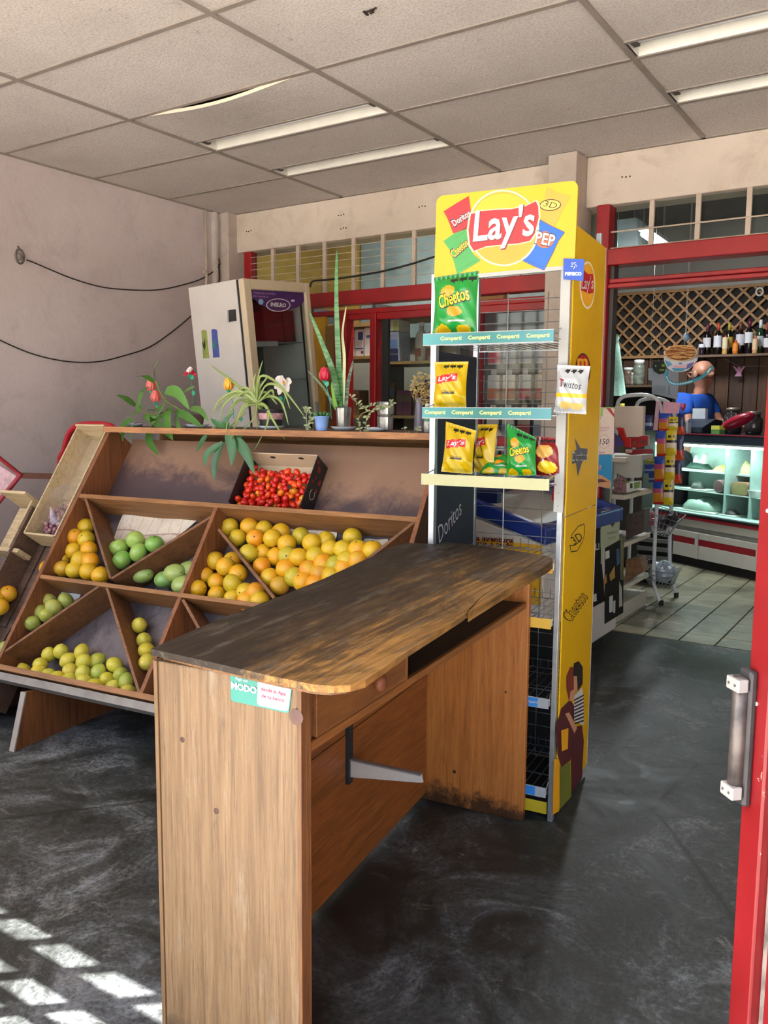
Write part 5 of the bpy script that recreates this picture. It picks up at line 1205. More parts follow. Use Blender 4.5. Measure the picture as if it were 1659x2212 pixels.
# ================================================================ drinks fridge leaning in the corner
YW, AA, BB, FW_, FD_, FH_ = 1.542, .075, -.049, .594, .46, 2.043
Rz = Matrix.Rotation(YW, 4, 'Z'); Rx = Matrix.Rotation(AA, 4, 'X'); Ry = Matrix.Rotation(BB, 4, 'Y')
FM = Matrix.Translation((-3.337, 3.88, .022)) @ Ry @ Rx @ Rz
FMI = FM.inverted()
fridge = root('drinks_fridge', 'white upright drinks fridge with glass door leaning in the corner', 'fridge', FM.to_translation()); fridge.rotation_euler = FM.to_euler(); OFF[fridge.name] = V((0, 0, 0))
def fr_px(x, y, axis, val):
    o, d = FMI @ CAM, FMI.to_3x3() @ ray(x, y); k = (val-o[axis])/d[axis]; return o+d*k
M_FWH = mat('c8c2bb', .45, var=.05, scale=4); M_FCR = mat('c9b79a', .5, var=.05)
h = FH_
m_ = MB(); m_.box((0, .06, .02), (.02, FD_, h)); m_.box((FW_-.02, .06, .02), (FW_, FD_, h)); m_.box((.02, FD_-.02, .02), (FW_-.02, FD_, h)); m_.box((.02, .06, h-.03), (FW_-.02, FD_-.02, h)); m_.box((.02, .06, .02), (FW_-.02, FD_-.02, .3))
m_.build('body', M_FWH, fridge)
MB().box((.021, FD_-.03, .3), (FW_-.021, FD_-.021, h-.031)).build('inner_lining', mat('4c4a47', .5), fridge)
MB().box((.004, .045, .03), (FW_-.004, .06, h-.004)).build('door_seal', mat('17181a', .6), fridge)
MB().box((.06, .0605, .3), (FW_-.06, .061, .302)).build('seal_lip', mat('17181a', .6), fridge)
door = MB(); e = .062
door.box((0, 0, .02), (e, .044, h)); door.box((FW_-.045, 0, .02), (FW_, .044, h)); door.box((e, 0, h-.06), (FW_-.045, .044, h)); door.box((e, 0, .02), (FW_-.045, .044, .28))
dr = door.build('door', M_FCR, fridge, bevel=.006)
# the seal must not cover the opening: rebuild as frame
fridge.children[2].data.clear_geometry()
fm = MB()
for lo, hi in (((.004, .045, .03), (.05, .06, h-.004)), ((FW_-.04, .045, .03), (FW_-.004, .06, h-.004)), ((.05, .045, h-.05), (FW_-.04, .06, h-.004)), ((.05, .045, .03), (FW_-.04, .06, .29))): fm.box(lo, hi)
fridge.children[2].data.from_pydata([tuple(v) for v in fm.v], [], fm.f)
MB().box((e, .018, .28), (FW_-.045, .022, h-.06)).build('glass', M_GLASS, dr)
MB().box((FW_-.045, -.018, .9), (FW_-.03, 0, 1.3)).build('handle', mat('8f8a84', .4), dr)
for z in (.55, .85, 1.15, 1.45, 1.68):
    m_ = MB()
    for k in range(9): m_.tube([(.04+.064*k, .08, z), (.04+.064*k, FD_-.04, z)], .003, 4, False)
    m_.tube([(.03, .08, z), (FW_-.03, .08, z)], .004, 4); m_.tube([(.03, FD_-.05, z), (FW_-.03, FD_-.05, z)], .004, 4); sh = m_.build('rack_shelf', M_WIRE, fridge)
    if z == 1.68: MB().box((.04, .07, z-.02), (FW_*.55, .074, z+.01)).build('price_rail', mat('a8a9a6', .5), sh)
MB().box((.25, .1, 1.69), (.42, .35, 1.93)).build('red_carton', mat('74141a', .5), fridge); MB().box((.43, .1, 1.69), (.53, .35, 1.88)).build('red_carton', mat('641218', .5), fridge)
# purple header on the glass
def gp(x, y, e_=0.0): p = fr_px(400+x*.1748, 590+y*.1748, 1, .017); return V((p.x, .017-e_, p.z))
hd = [(782, 200), (1512, 245), (1500, 300), (1440, 385), (1380, 425), (1300, 450), (1150, 462), (1020, 440), (930, 390), (850, 320), (788, 290)]
MB().prism([gp(*p) for p in hd], (0, .0006, 0)).build('door_decal', mat('43205c', .4, var=.1), dr)
def gfn(e_): return lambda a, b: gp(a, -b, e_)
MB().prism([gp(*p, .0005) for p in ell(1150, 395, 150, 82, 28)], (0, .0004, 0)).build('decal_ring', mat('d9cfd6', .4), dr); MB().prism([gp(*p, .0009) for p in ell(1150, 395, 138, 72, 28)], (0, .0004, 0)).build('decal_oval', mat('4a1f57', .4), dr)
tfit('lettering', 'INELRO', M_WHITE, dr, rotfn(gfn(.0013), 1150, -392, -4), 190, 52, 0, .05)
tfit('lettering', 'Todos tus sentidos', mat('b48ac0', .4), dr, rotfn(gfn(.0006), 975, -245, -4), 280, 34, 0, 0); tfit('lettering', 'por siempre', mat('b48ac0', .4), dr, rotfn(gfn(.0006), 930, -290, -4), 190, 36, 0, 0)
MB().prism([gp(*p, .0006) for p in ell(935, 355, 32, 36, 14)], (0, .0003, 0)).build('decal_dot', mat('8fb4d8', .4), dr)
MB().prism([gp(*p, .0006) for p in ell(1330, 340, 26, 14, 12)], (0, .0003, 0)).build('decal_dot', mat('c9c2d6', .4), dr)
# stickers and thermostat on the side
def sf(x, y, e_=0.0): p = fr_px(x, y, 0, 0); return V((-.0006-e_, p.y, p.z))
def zf(x, y): return (400+x*.1748, 590+y*.1748)
for pts, a, b_, nm in (([(200, 712), (225, 702), (265, 708), (300, 1050), (222, 1055)], '8f9c4e', '27301c', 'Monster style can sticker'), ([(325, 700), (350, 690), (395, 700), (428, 1040), (345, 1045)], '46559c', '2a7a6a', '')):
    s_ = MB().prism([sf(*zf(*p)) for p in pts], (.0005, 0, 0)).build('can_sticker', mat(a, .4, var=.15, scale=40), fridge)
    cxx = sum(p[0] for p in pts)/5; MB().prism([sf(*zf(cxx-8+d, y_), .0004) for d, y_ in ((-24, 830), (-4, 870), (10, 800), (18, 900), (30, 850), (6, 960), (-16, 900))], (.0003, 0, 0)).build('emblem', mat(b_, .4), s_)
MB().prism([sf(*zf(*p), .012) for p in ((535, 462), (625, 448), (635, 590), (540, 605))], (.0125, 0, 0)).build('thermostat', mat('2a2b2c', .4), fridge)
MB().prism([sf(*zf(*p), .0125) for p in ((535, 465), (552, 460), (560, 602), (542, 604))], (.0005, 0, 0)).build('thermostat_label', mat('a8aaa6', .5), fridge)

# ================================================================ cables, hook, conduits on the left wall
def wl(x, y, o=.010): p = onx(x, y, XL+o); return V((XL+o, min(p.y, YB-.135), p.z))
def cable(name, label, pts, r, mt, fn=wl): 
    q = smooth_path([fn(*p) for p in pts], 4); return tag(MB().tube(q, r, 6).build(name, mt, None, True), label, 'cable')
M_CAB = mat('2b2320', .6)
cable('wall_cable', 'upper thin dark cable sagging from the wall hook to the corner', [(58, 562), (70, 566), (110, 583), (160, 603), (225, 621), (300, 627), (350, 625), (400, 614), (440, 600), (480, 577), (500, 565)], .0042, M_CAB)
cable('wall_cable', 'lower dark cable sagging across the wall to the fridge', [(-30, 720), (0, 735), (60, 761), (120, 777), (175, 783), (220, 780), (262, 770), (320, 751), (370, 718), (412, 683), (440, 655), (472, 612), (498, 575)], .0042, M_CAB)
p = wl(262, 771, .012); 
hk = wroot('wall_hook', 'grey oval cable ring fixed to the left wall', 'hook', wl(43, 554, 0))
c_ = wl(43, 554, .02); MB().tube([c_+V((0, .027*math.cos(a*.5236), .042*math.sin(a*.5236))) for a in range(13)], .006, 6).build('ring', mat('6d655f', .5, .4), hk, True)
MB().lathe(c_-V((.02, 0, 0)), [(.024, 0), (.022, .012), (.006, .016)], 14, (1, 0, 0)).build('base', mat('a09790', .6), hk, True)
MB().tube([c_+V((-.015, 0, .06)), c_+V((.0, 0, .045))], .004, 5).build('hook_tip', mat('4a423e', .6), hk)
cd = wroot('wall_conduit', 'thin cream pipe running down the room corner', 'pipe', (XL+.014, 4.60, 0))
MB().tube([(XL+.014, 4.63, 1.2), (XL+.014, 4.63, ZC-.005)], .010, 8).build('pipe', mat('c4b5a4', .5), cd, True)
for z in (1.5, 2.3): MB().box((XL, 4.61, z), (XL+.027, 4.65, z+.02)).build('clip', mat('b0a294', .5), cd)
cd = wroot('cable_trunking', 'square white cable trunking beside the corner pier', 'pipe', (XL+.015, 4.72, 0))
MB().box((XL, 4.70, 0), (XL+.03, 4.735, ZC-.005)).build('trunk', mat('c9bfb5', .5), cd); MB().box((XL+.03, 4.706, 0), (XL+.033, 4.729, ZC-.005)).build('trunk_lid', mat('cfc6bc', .5), cd)
def zt4(x, y): return (400+x*.3376, 450+y*.3376)
cable('black_cable', 'black cable looping over the red window header', [(800, 505), (806, 480), (822, 465), (880, 459), (960, 452), (1100, 432), (1270, 401), (1440, 358), (1600, 308)], .007, mat('161616', .5), lambda x, y: ony(*zt4(x, y), YB-.065))

# ================================================================ store room seen through the window
struct(MB().box((-4.647, 6.1, 0), (-2.2, 6.2, 3.3)).build('wall_store', mat('8f8d80', .9, var=.15, scale=2)), 'dim wall at the back of the store room')
m_ = MB(); m_.box((-4.645, 5.08, 1.9), (-4.62, 6.05, 3.1)); m_.box((-4.62, 6.0, 1.9), (-4.22, 6.05, 3.1))
struct(m_.build('wall_store_yellow', mat('8f7330', .8)), 'ochre painted corner high in the store room')
struct(MB().box((-4.2, 6.0, 1.9), (-2.25, 6.05, 2.9)).build('wall_store_blue', mat('6d7a7c', .7, var=.3, scale=3)), 'grey blue board high on the store room wall')
su = wroot('store_shelf', 'tall wooden store shelf behind the red framed window', 'shelf', (-3.2, 5.55, 0))
W_SH = wood('store_shelf_wood', 'b59a62', '8f7544', 'x')
for z in (2.0, 1.665, 1.27, .85, .4): MB().box((-3.58, 5.32, z-.02), (-2.2, 5.75, z)).build('shelf_board', W_SH, su)
for z in (1.71, 1.27, .85): MB().box((-4.2, 5.32, z-.02), (-3.64, 5.75, z)).build('shelf_board', W_SH, su)
MB().box((-4.2, 5.32, 1.93), (-3.64, 5.75, 1.96)).build('shelf_board', W_SH, su)
for x in (-4.2, -3.62, -2.9, -2.2): MB().box((x-.015, 5.34, 0), (x+.015, 5.75, 2.1)).build('upright', mat('3a3c40', .5), su)
def pack(name, label, cat, x0, x1, z0, z1, y0, y1, a, stripes, group=None, bev=.008):
    o = wroot(name, label, cat, ((x0+x1)/2, (y0+y1)/2, z0), group)
    MB().box((x0, y0, z0), (x1, y1, z1)).build('wrapper', mat(a, .4, var=.12, scale=25), o, bevel=bev)
    for (u0, v0, u1, v1, c_) in stripes: MB().box((x0+(x1-x0)*u0, y0-.0015, z0+(z1-z0)*v0), (x0+(x1-x0)*u1, y0-.0005, z0+(z1-z0)*v1)).build('print', mat(c_, .4), o)
    return o
BL = '2b3f86'
pack('paper_roll_pack', 'leftmost white and blue pack of paper rolls on the store shelf', 'paper rolls', -3.85, -3.80, 1.712, 1.91, 5.34, 5.5, 'd6d3d2', [(0, .65, 1, .72, BL)])
pack('paper_roll_pack', 'middle pack of paper rolls with dark blue printed patch', 'paper rolls', -3.795, -3.715, 1.712, 1.915, 5.34, 5.5, 'dcd8d8', [(.4, .6, .95, .9, BL), (0, .28, 1, .31, BL), (.75, .1, 1, .2, '5a3a6a')])
pack('paper_roll_pack', 'rightmost pack of paper rolls beside the thin red mullion', 'paper rolls', -3.71, -3.645, 1.712, 1.925, 5.34, 5.5, 'e0dedd', [(.4, .63, .95, .73, '3f6ab0')])
pack('detergent_box', 'blue and grey printed carton on the middle store shelf', 'box', -3.535, -3.395, 1.666, 1.88, 5.33, 5.5, '8f97ac', [(0, 0, 1, .22, '2f3a62'), (.25, .45, .9, .75, '6f8fc4'), (0, .28, 1, .42, '3a4468')])
pack('detergent_box', 'small white carton on top of the blue carton', 'box', -3.535, -3.395, 1.881, 1.97, 5.33, 5.5, 'b9bcb6', [(.1, .1, .4, .9, '47506e'), (.7, .1, .95, .9, '8b9a4a')])
for k, (x, c_, l) in enumerate(((-3.27, 'c4c2b8', 'pale'), (-3.17, 'b3a68e', 'tan'))):
    o = wroot('jug', f'{l} plastic jug standing on the store shelf', 'jug', (x, 5.45, 1.666))
    MB().lathe((x, 5.45, 1.666), [(.045, 0), (.047, .16), (.04, .2), (.018, .23), (.018, .26)], 16).build('jug_body', mat(c_, .4), o, True); MB().lathe((x, 5.45, 1.926), [(.021, 0), (.021, .025)], 12).build('cap', mat('d8d8d8', .4), o)
    MB().box((x-.025, 5.4, 1.70), (x+.025, 5.404, 1.76)).build('label', mat('8a5a50', .5), o)
cols_ = ['6a4038', '7d6a4a', '4f4a3a', '8a7a5c', '5a5e50', '8f6a30', '70506a', '3c4a44', '9a8a6a']; rr_ = random.Random(9); n_ = 0
nm_ = ['leftmost', 'second', 'third', 'fourth', 'fifth', 'sixth', 'seventh', 'eighth', 'ninth', 'tenth', 'eleventh', 'twelfth', 'thirteenth', 'fourteenth', 'fifteenth', 'sixteenth', 'rightmost']
for z, xa, xb, hh, lv in ((1.271, -4.15, -3.66, .26, 'lower left'), (1.271, -3.56, -2.3, .28, 'lower right')):
    x = xa; k = 0
    while x < xb-.1:
        w_ = rr_.uniform(.08, .13); c_ = rr_.choice(cols_)
        pack('grocery_pack', f'{nm_[min(k, 16)]} dim grocery pack from the left on the {lv} store shelf', 'package', x, x+w_, z, z+rr_.uniform(.6, 1)*hh, 5.36, 5.5, c_, [(0, .55, 1, .8, rr_.choice(['8a3a3a', '6f6a58', 'a0947c', '4a5a6a']))]); x += w_+.015; k += 1
pack('green_carton', 'olive green carton high on the right store shelf', 'box', -3.10, -2.95, 1.45, 1.60, 5.36, 5.5, '5d6438', [(0, .4, 1, .6, '7d8450')])
# packets hanging behind the rack
rk = wroot('peg_board', 'dark peg board with hanging packets behind the window', 'display board', (-2.45, 5.28, .8))
MB().box((-2.78, 5.28, .8), (-2.12, 5.31, 2.0)).build('board', mat('3f4146', .7), rk)
row = ['upper', 'second', 'third', 'lowest']; clr = ['leftmost', 'second', 'middle', 'fourth', 'rightmost']
for j, z in enumerate((1.80, 1.56, 1.32, 1.10)):
    for i in range(5):
        x = -2.70+i*.115; a = rr_.choice(['c9bdb8', 'b8b4b8', 'd0c6c0', 'a8acb0', 'b09a88']); b_ = rr_.choice(['b02a46', 'a83a3a', '2f5aa0', 'b05a30', '8f8a9a'])
        o = wroot('hanging_packet', f'{clr[i]} packet in the {row[j]} row behind the rack wires', 'packet', (x, 5.27, z-.1), 'packets behind the rack')
        MB().box((x-.045, 5.262, z-.18), (x+.045, 5.276, z-.01)).build('packet_body', mat(a, .35, var=.15, scale=30), o, bevel=.005); MB().box((x-.045, 5.2605, z-.17), (x+.045, 5.2615, z-.10)).build('print', mat(b_, .4), o); MB().box((x-.02, 5.264, z-.01), (x+.02, 5.272, z+.03)).build('hang_tab', mat(a, .4), o)
        MB().tube([(x, 5.255, z+.015), (x, 5.28, z+.015)], .003, 5).build('peg', M_WIRE, rk)
pack('cardboard_box', 'open brown cardboard box on top of the peg board', 'box', -2.70, -2.52, 2.001, 2.14, 5.255, 5.315, 'a8854e', [(0, .93, 1, 1, '8a6a3c')], bev=.003)

# ================================================================ ice cream freezer with blue sloping lid
FX0, FX1, FY0, FY1 = -2.06, -1.49, 3.60, 4.68
fz = wroot('chest_freezer', 'white chest freezer with blue sloping glass lid behind the rack', 'freezer', ((FX0+FX1)/2, (FY0+FY1)/2, 0))
MB().prism([(FX0, FY0, .08), (FX1, FY0, .08), (FX1, FY0, .70), (FX0, FY0, .86)], (0, FY1-FY0, 0)).build('cabinet', mat('c7c4bc', .45, var=.06, scale=5), fz, bevel=.01)
MB().box((FX0+.05, FY0+.05, 0), (FX1-.06, FY1-.05, .08)).build('plinth', mat('1d1c1b', .8), fz)
M_BLU = mat('17307e', .4, var=.08)
def lid(x): return .78+(.955-.78)*(FX1-x)/(FX1-FX0)
def lb(xa, xb, ya, yb, n): return MB().add([(xa, ya, lid(xa)-.075), (xb, ya, lid(xb)-.075), (xb, yb, lid(xb)-.075), (xa, yb, lid(xa)-.075), (xa, ya, lid(xa)), (xb, ya, lid(xb)), (xb, yb, lid(xb)), (xa, yb, lid(xa))], [(0, 3, 2, 1), (4, 5, 6, 7), (0, 1, 5, 4), (1, 2, 6, 5), (2, 3, 7, 6), (3, 0, 4, 7)]).build(n, M_BLU, fz, bevel=.008)
lb(FX0-.01, FX1+.012, FY0-.012, FY0+.04, 'lid_frame'); lb(FX0-.01, FX1+.012, FY1-.04, FY1+.01, 'lid_frame'); lb(FX1-.04, FX1+.012, FY0+.04, FY1-.04, 'lid_frame'); lb(FX0-.01, FX0+.04, FY0+.04, FY1-.04, 'lid_frame')
g_ = MB().add([(FX0+.04, FY0+.04, lid(FX0+.04)-.02), (FX1-.04, FY0+.04, lid(FX1-.04)-.02), (FX1-.04, FY1-.04, lid(FX1-.04)-.02), (FX0+.04, FY1-.04, lid(FX0+.04)-.02)], [(0, 1, 2, 3)]).build('glass_lid', M_GLASS, fz)
MB().add([(FX0+.05, FY0+.05, .60), (FX1-.05, FY0+.05, .60), (FX1-.05, FY1-.05, .60), (FX0+.05, FY1-.05, .60)], [(0, 1, 2, 3)]).build('frost_tray', mat('9a9590', .7), fz)
MB().box((FX0+.06, FY0+.05, .87), (FX0+.30, FY0+.10, .93)).build('lid_clip', mat('10204e', .4), fz)
ep = MB().box((-1.93, FY0-.004, .42), (-1.50, FY0-.001, .70)).build('end_poster', mat('d8a51a', .45, var=.04), fz, label='yellow poster reading La aventura')
ZQ = lambda x, y: (900+x*.2411, 980+y*.2411)
def en(x, y, e_=.005): p = ony(x, y, FY0-e_); return V((p.x, FY0-e_, p.z))
M_BRN = mat('6a1c12', .5)
a_, b_ = ZQ(680, 765); tfit('lettering', 'La aventura', M_BRN, ep, rotfn(lambda a, b: en(a, -b), a_, -b_, -4), 90, 12, 0, .04)
a_, b_ = ZQ(680, 815); tfit('lettering', 'llega a todo', M_BRN, ep, rotfn(lambda a, b: en(a, -b), a_, -b_, -4), 92, 12, 0, .04)
# posters on the long side
def rs(x, y, e_=0.0): p = onx(1240+x*.2526, 1000+y*.2526, FX1+.002); return V((FX1+.002+e_, p.y, p.z))
def poster(pts, mt, e_, nm='poster'): return MB().prism([rs(*p, e_) for p in pts], (-.0008, 0, 0)).build(nm, mt, fz)
pk = mat('0f0c0b', .65, var=.3, scale=8, spec=.15)
poster([(60, 490), (225, 435), (225, 700), (265, 1180), (60, 1290)], pk, 0); poster([(265, 720), (425, 640), (420, 1280), (262, 1378)], mat('17130f', .65, var=.4, scale=12, spec=.15), .0006)
poster([(230, 415), (388, 395), (385, 660), (250, 735), (245, 862), (228, 866)], mat('a9b090', .5, var=.1), .0012); poster([(395, 640), (428, 620), (420, 1000), (395, 1000)], mat('6d6a3c', .5, var=.5, scale=20), .0013)
tfit('lettering', 'TE', M_WHITE, fz, lambda a, b: rs(155+a, 640-b, .002), 50, 60, 0, .02); tfit('lettering', 'DELI', M_WHITE, fz, lambda a, b: rs(165+a, 720-b-.15*a, .002), 95, 55, 0, .02)
tfit('lettering', '$', mat('2b2b26', .5), fz, lambda a, b: rs(325+a, 500-b, .002), 40, 95, 0, .02); tfit('lettering', 'ORGANICO', mat('4a4c40', .5), fz, lambda a, b: rs(322+a, 595-b-.2*a, .002), 90, 22); tfit('lettering', 'DULCE', mat('4a4c40', .5), fz, lambda a, b: rs(322+a, 640-b-.2*a, .002), 60, 20)
poster([(300, 1145), (330, 1130), (330, 1270), (300, 1280)], M_WHITE, .0014, 'print'); poster([(335, 1180), (352, 1175), (350, 1280), (335, 1285)], M_WHITE, .0014, 'print'); poster([(385, 1010), (405, 1060), (412, 1220), (385, 1235)], mat('b9b4ac', .5), .0014, 'print'); poster([(265, 760), (300, 745), (302, 810), (268, 825)], mat('d6d4cc', .5), .0014, 'print')
poster([(360, 740), (385, 730), (390, 860), (365, 880)], mat('2a4a8a', .5), .0014, 'print'); poster([(250, 1010), (275, 950), (280, 1020), (255, 1050)], mat('b07a2a', .5), .0014, 'print'); poster([(300, 960), (345, 880), (350, 980), (310, 1010)], mat('a8822f', .5), .0014, 'print')
poster([(118, 490), (150, 480), (152, 560), (120, 575)], mat('b02a48', .5), .0014, 'print')
poster([(160, 1130), (190, 1115), (192, 1180), (162, 1190)], M_WHITE, .0014, 'print')
# printed boards standing on the freezer's far end
def bo(x, y, e_=0.0): p = ony(1240+x*.2526, 700+y*.2526, 4.60); return V((p.x, 4.60-e_, p.z))
pbd = wroot('price_board', 'pink and green price board with handwritten 150', 'sign', (bo(240, 1100).x, 4.60, .9))
bd = MB().prism([bo(*p) for p in ((110, 708), (345, 712), (335, 1115), (110, 1115))], (0, .012, 0)).build('board', mat('d6bfae', .6, var=.05), pbd)
def bop(pts, mt, e_=.001, n='print'): return MB().prism([bo(*p, e_) for p in pts], (0, .0006, 0)).build(n, mt, pbd)
bop([(150, 718), (248, 720), (246, 790), (150, 788)], mat('8fae4a', .5)); bop([(150, 710), (345, 713), (345, 722), (150, 720)], mat('8fae4a', .5)); bop([(275, 718), (310, 718), (344, 770), (344, 800)], mat('b0303c', .5)); bop([(160, 800), (232, 800), (222, 815), (196, 822), (170, 815)], mat('4a5a80', .5))
tfit('lettering', 'Probá nuestra', mat('b8606a', .5), pbd, lambda a, b: bo(225+a, 885-b, .001), 150, 20); tfit('lettering', 'hamburguesa', mat('b8606a', .5), pbd, lambda a, b: bo(225+a, 910-b, .001), 120, 18)
tfit('lettering', '150', M_INK, pbd, lambda a, b: bo(258+a, 1005-b, .001), 78, 50, .2, .0)
m_ = MB(); q = [bo(258+48*math.cos(k*.2618), 1005+58*math.sin(k*.2618), .001) for k in range(25)]
for a, b in zip(q, q[1:]): m_.bar(a, b, .002, .0006, (0, 1, 0))
m_.build('print', mat('a88a80', .5), pbd); tfit('lettering', 'mostaza', mat('b8606a', .5), pbd, lambda a, b: bo(210+a, 1097-b, .001), 110, 18)
bop([(140, 965), (205, 968), (205, 1010), (140, 1010)], mat('c99a94', .5)); bop([(140, 1030), (160, 1025), (165, 1050), (140, 1058)], mat('a8504a', .5))
bb = wroot('burger_box', 'blue printed burger box below the price board', 'box', (bo(240, 1350).x, 4.57, lid(-1.7)))
def bb_(pts, mt, e_, th, n): return MB().prism([V((bo(*p).x, 4.575-e_, bo(*p).z)) for p in pts], (0, th, 0)).build(n, mt, bb)
bb_([(110, 1118), (332, 1118), (330, 1408), (110, 1365)], mat('1f7ca6', .45, var=.05), 0, .022, 'carton')
bb_([(125, 1320), (190, 1282), (250, 1290), (328, 1340), (328, 1405), (125, 1368)], mat('c08a5a', .5, var=.15, scale=40), .001, .0006, 'print'); bb_([(125, 1330), (250, 1322), (300, 1345), (200, 1355), (125, 1350)], mat('5a2a1c', .5), .002, .0006, 'print')
tfit('lettering', 'dolitas', M_WHITE, bb, lambda a, b: V((bo(210+a, 0).x, 4.5735, bo(210+a, 1218-b).z)), 165, 66, 0, .05); tfit('lettering', 'dolitas', mat('b8202c', .4), bb, lambda a, b: V((bo(210+a, 0).x, 4.5728, bo(210+a, 1218-b).z)), 160, 58, 0, .015)
# ================================================================ inner shop
YI = 8.75
struct(MB().box((-4.647, YI, 0), (XR, YI+.15, 3.3)).build('wall_inner', mat('a9a8a2', .85, var=.1, scale=2)), 'pale grey wall at the back of the inner shop')
struct(MB().box((-4.647, YB+.15, 3.12), (XR, YI+.1, 3.25)).build('ceiling_inner', mat('5e5d5a', .9, var=.15, scale=2)), 'dark grey ceiling of the inner shop')
struct(MB().box((-4.647, YB+.151, 2.86), (XR, YB+.2, 3.2)).build('wall_inner_front', mat('8a8880', .9)), 'inner face of the beam')
# wooden plank cladding
pw = struct(MB().box((-3.3, YI-.025, 0), (XR, YI-.001, 1.86)).build('wall_cladding', mat('2c1a10', .8)), 'dark backing of the plank cladding')
W_PL = [wood(f'clad_plank_{i}', a, b, 'z', 1, '20120a', .4) for i, (a, b) in enumerate((('4d2e1a', '36200f'), ('5a3820', '3d2512'), ('452a1a', '301c10')))]
for k in range(24):
    x = -3.2+k*.13
    if x < -.6: MB().box((x, YI-.045, 0), (x+.124, YI-.026, 1.84)).build('plank', W_PL[k % 3], pw, bevel=.003)
lt = wroot('lattice_panel', 'brown diamond lattice above the wine shelf', 'lattice', (-2.1, YI-.1, 1.86))
MB().box((-3.2, YI-.03, 1.86), (-1.1, YI-.02, 2.50)).build('backing', mat('241d18', .9), lt)
W_LAT = wood('lattice_slat', 'a3794a', '7a5630', 'x', 1); PT = .134
za, zb = 1.865, 2.49
def lat(sgn, yy):
    k = -8
    while k < 26:
        x0 = -3.2+k*PT
        p, q = V((x0, yy, za)), V((x0+(zb-za), yy, zb))
        if sgn < 0: p, q = V((x0+(zb-za), yy, za)), V((x0, yy, zb))
        # clip to the panel
        def cl(p, q, X, keep):
            if (p.x-X)*keep < 0 and (q.x-X)*keep < 0: return None
            if (p.x-X)*keep < 0: p = p.lerp(q, (X-p.x)/(q.x-p.x))
            elif (q.x-X)*keep < 0: q = q.lerp(p, (X-q.x)/(p.x-q.x))
            return p, q
        r = cl(p, q, -3.2, 1); r = cl(*r, -1.1, -1) if r else None
        if r and (r[0]-r[1]).length > .03: MB().bar(r[0], r[1], .022, .008, (0, 1, 0)).build('slat', W_LAT, lt)
        k += 1
lat(1, YI-.06); lat(-1, YI-.07)
for z in (1.862, 2.495): MB().box((-3.2, YI-.08, z-.014), (-1.1, YI-.05, z+.014)).build('frame_bar', W_LAT, lt)
# wine shelf and bottles
YS_ = 8.55
wsf = wroot('wine_shelf', 'wooden wall shelf carrying wine bottles', 'shelf', (-1.7, 8.55, 1.83))
MB().box((-2.13, 8.42, 1.828), (-1.1, YI-.05, 1.85)).build('board', wood('wine_shelf_wood', '6b513a', '4a3524', 'x'), wsf)
for x in (-2.0, -1.3): MB().prism([(x, 8.5, 1.828), (x, YI-.046, 1.828), (x, YI-.046, 1.70)], (.015, 0, 0)).build('bracket', mat('4a4642', .5), wsf)
def bottle(label, px, top, glass, cap, lab, lr=(.30, .62), yy=YS_, rr=.037, kind='wine_bottle', cat='bottle', txt=None, base=1.851):
    p = ony(px, 767, yy); zt = ony(px, top, yy).z; h = max(.12, zt-base); o = wroot(kind, label, cat, (p.x, yy, base), 'bottles on the wine shelf')
    if kind == 'wine_bottle': prof = [(rr*.9, 0), (rr, .006), (rr, h*.58), (rr*.75, h*.68), (rr*.37, h*.78), (rr*.36, h*.86)]
    else: prof = [(rr*.9, 0), (rr, .006), (rr*.92, h*.4), (rr, h*.75), (rr*.6, h*.85)]
    MB().lathe((p.x, yy, base), prof, 16).build('glass', mat(glass, .15, var=.1), o, True)
    MB().lathe((p.x, yy, base), [(rr*.42, h*.76 if kind == 'wine_bottle' else h*.82), (rr*.40, h), (rr*.1, h*1.002)], 12).build('capsule', mat(cap, .4), o, True)
    n = 12; m_ = MB(); a0, a1 = math.radians(195), math.radians(345)
    vs = [(p.x+(rr+.0012)*math.cos(a0+(a1-a0)*k/n), yy+(rr+.0012)*math.sin(a0+(a1-a0)*k/n), base+h*v) for v in lr for k in range(n+1)]
    lb_ = m_.add(vs, [(k, k+1, n+2+k, n+1+k) for k in range(n)]).build('label', mat(lab, .6, var=.06), o, True)
    if txt: tfit('lettering', txt, M_INK, o, lambda a, b: V((p.x+a, yy-math.sqrt(max(1e-6, (rr+.002)**2-a*a)), base+h*(lr[0]+lr[1])/2+b)), .045, .04, 0, .01)
    return o
bottle('dark wine bottle with burgundy neck and small white label', 1526, 699, '150c10', '5a1a30', 'c9c4c8', (.25, .55))
bottle('wine bottle with orange red neck and big plain white label', 1549, 698, '16100f', 'a8452c', 'cfcdd4', (.24, .60))
bottle('wine bottle with gold neck and yellow label behind the juice', 1573, 697, '15110c', 'a08a2c', 'a88a30', (.22, .55))
bottle('wine bottle with brown neck and white label', 1597, 696, '1b1116', '6a3a2a', 'c6c2c8', (.28, .62))
bottle('tallest wine bottle with burgundy neck and tall white label', 1616, 689, '150e14', '5a1430', 'd3d3d6', (.32, .62))
bottle('green glass bottle with white cap', 1640, 691, '1f3a24', 'd6d8d8', 'a9aeb0', (.22, .52))
bottle('wine bottle with red neck partly hidden by the red door', 1657, 697, '2a1216', 'a82a3a', 'd3cfd0', (.2, .5))
bottle('small juice bottle with orange cap left of the others', 1565, 725, 'c8a05a', 'c8452a', 'd0c0a0', (.3, .9), 8.46, .024, 'juice_bottle')
bottle('shortest juice bottle with red cap and orange label', 1588, 735, 'c86a1e', 'c22c26', 'd07a24', (.2, .7), 8.46, .026, 'juice_bottle')
bottle('small juice bottle with orange cap below the tallest bottle', 1630, 725, 'c09060', 'c8502a', 'cfae8a', (.2, .8), 8.46, .024, 'juice_bottle')
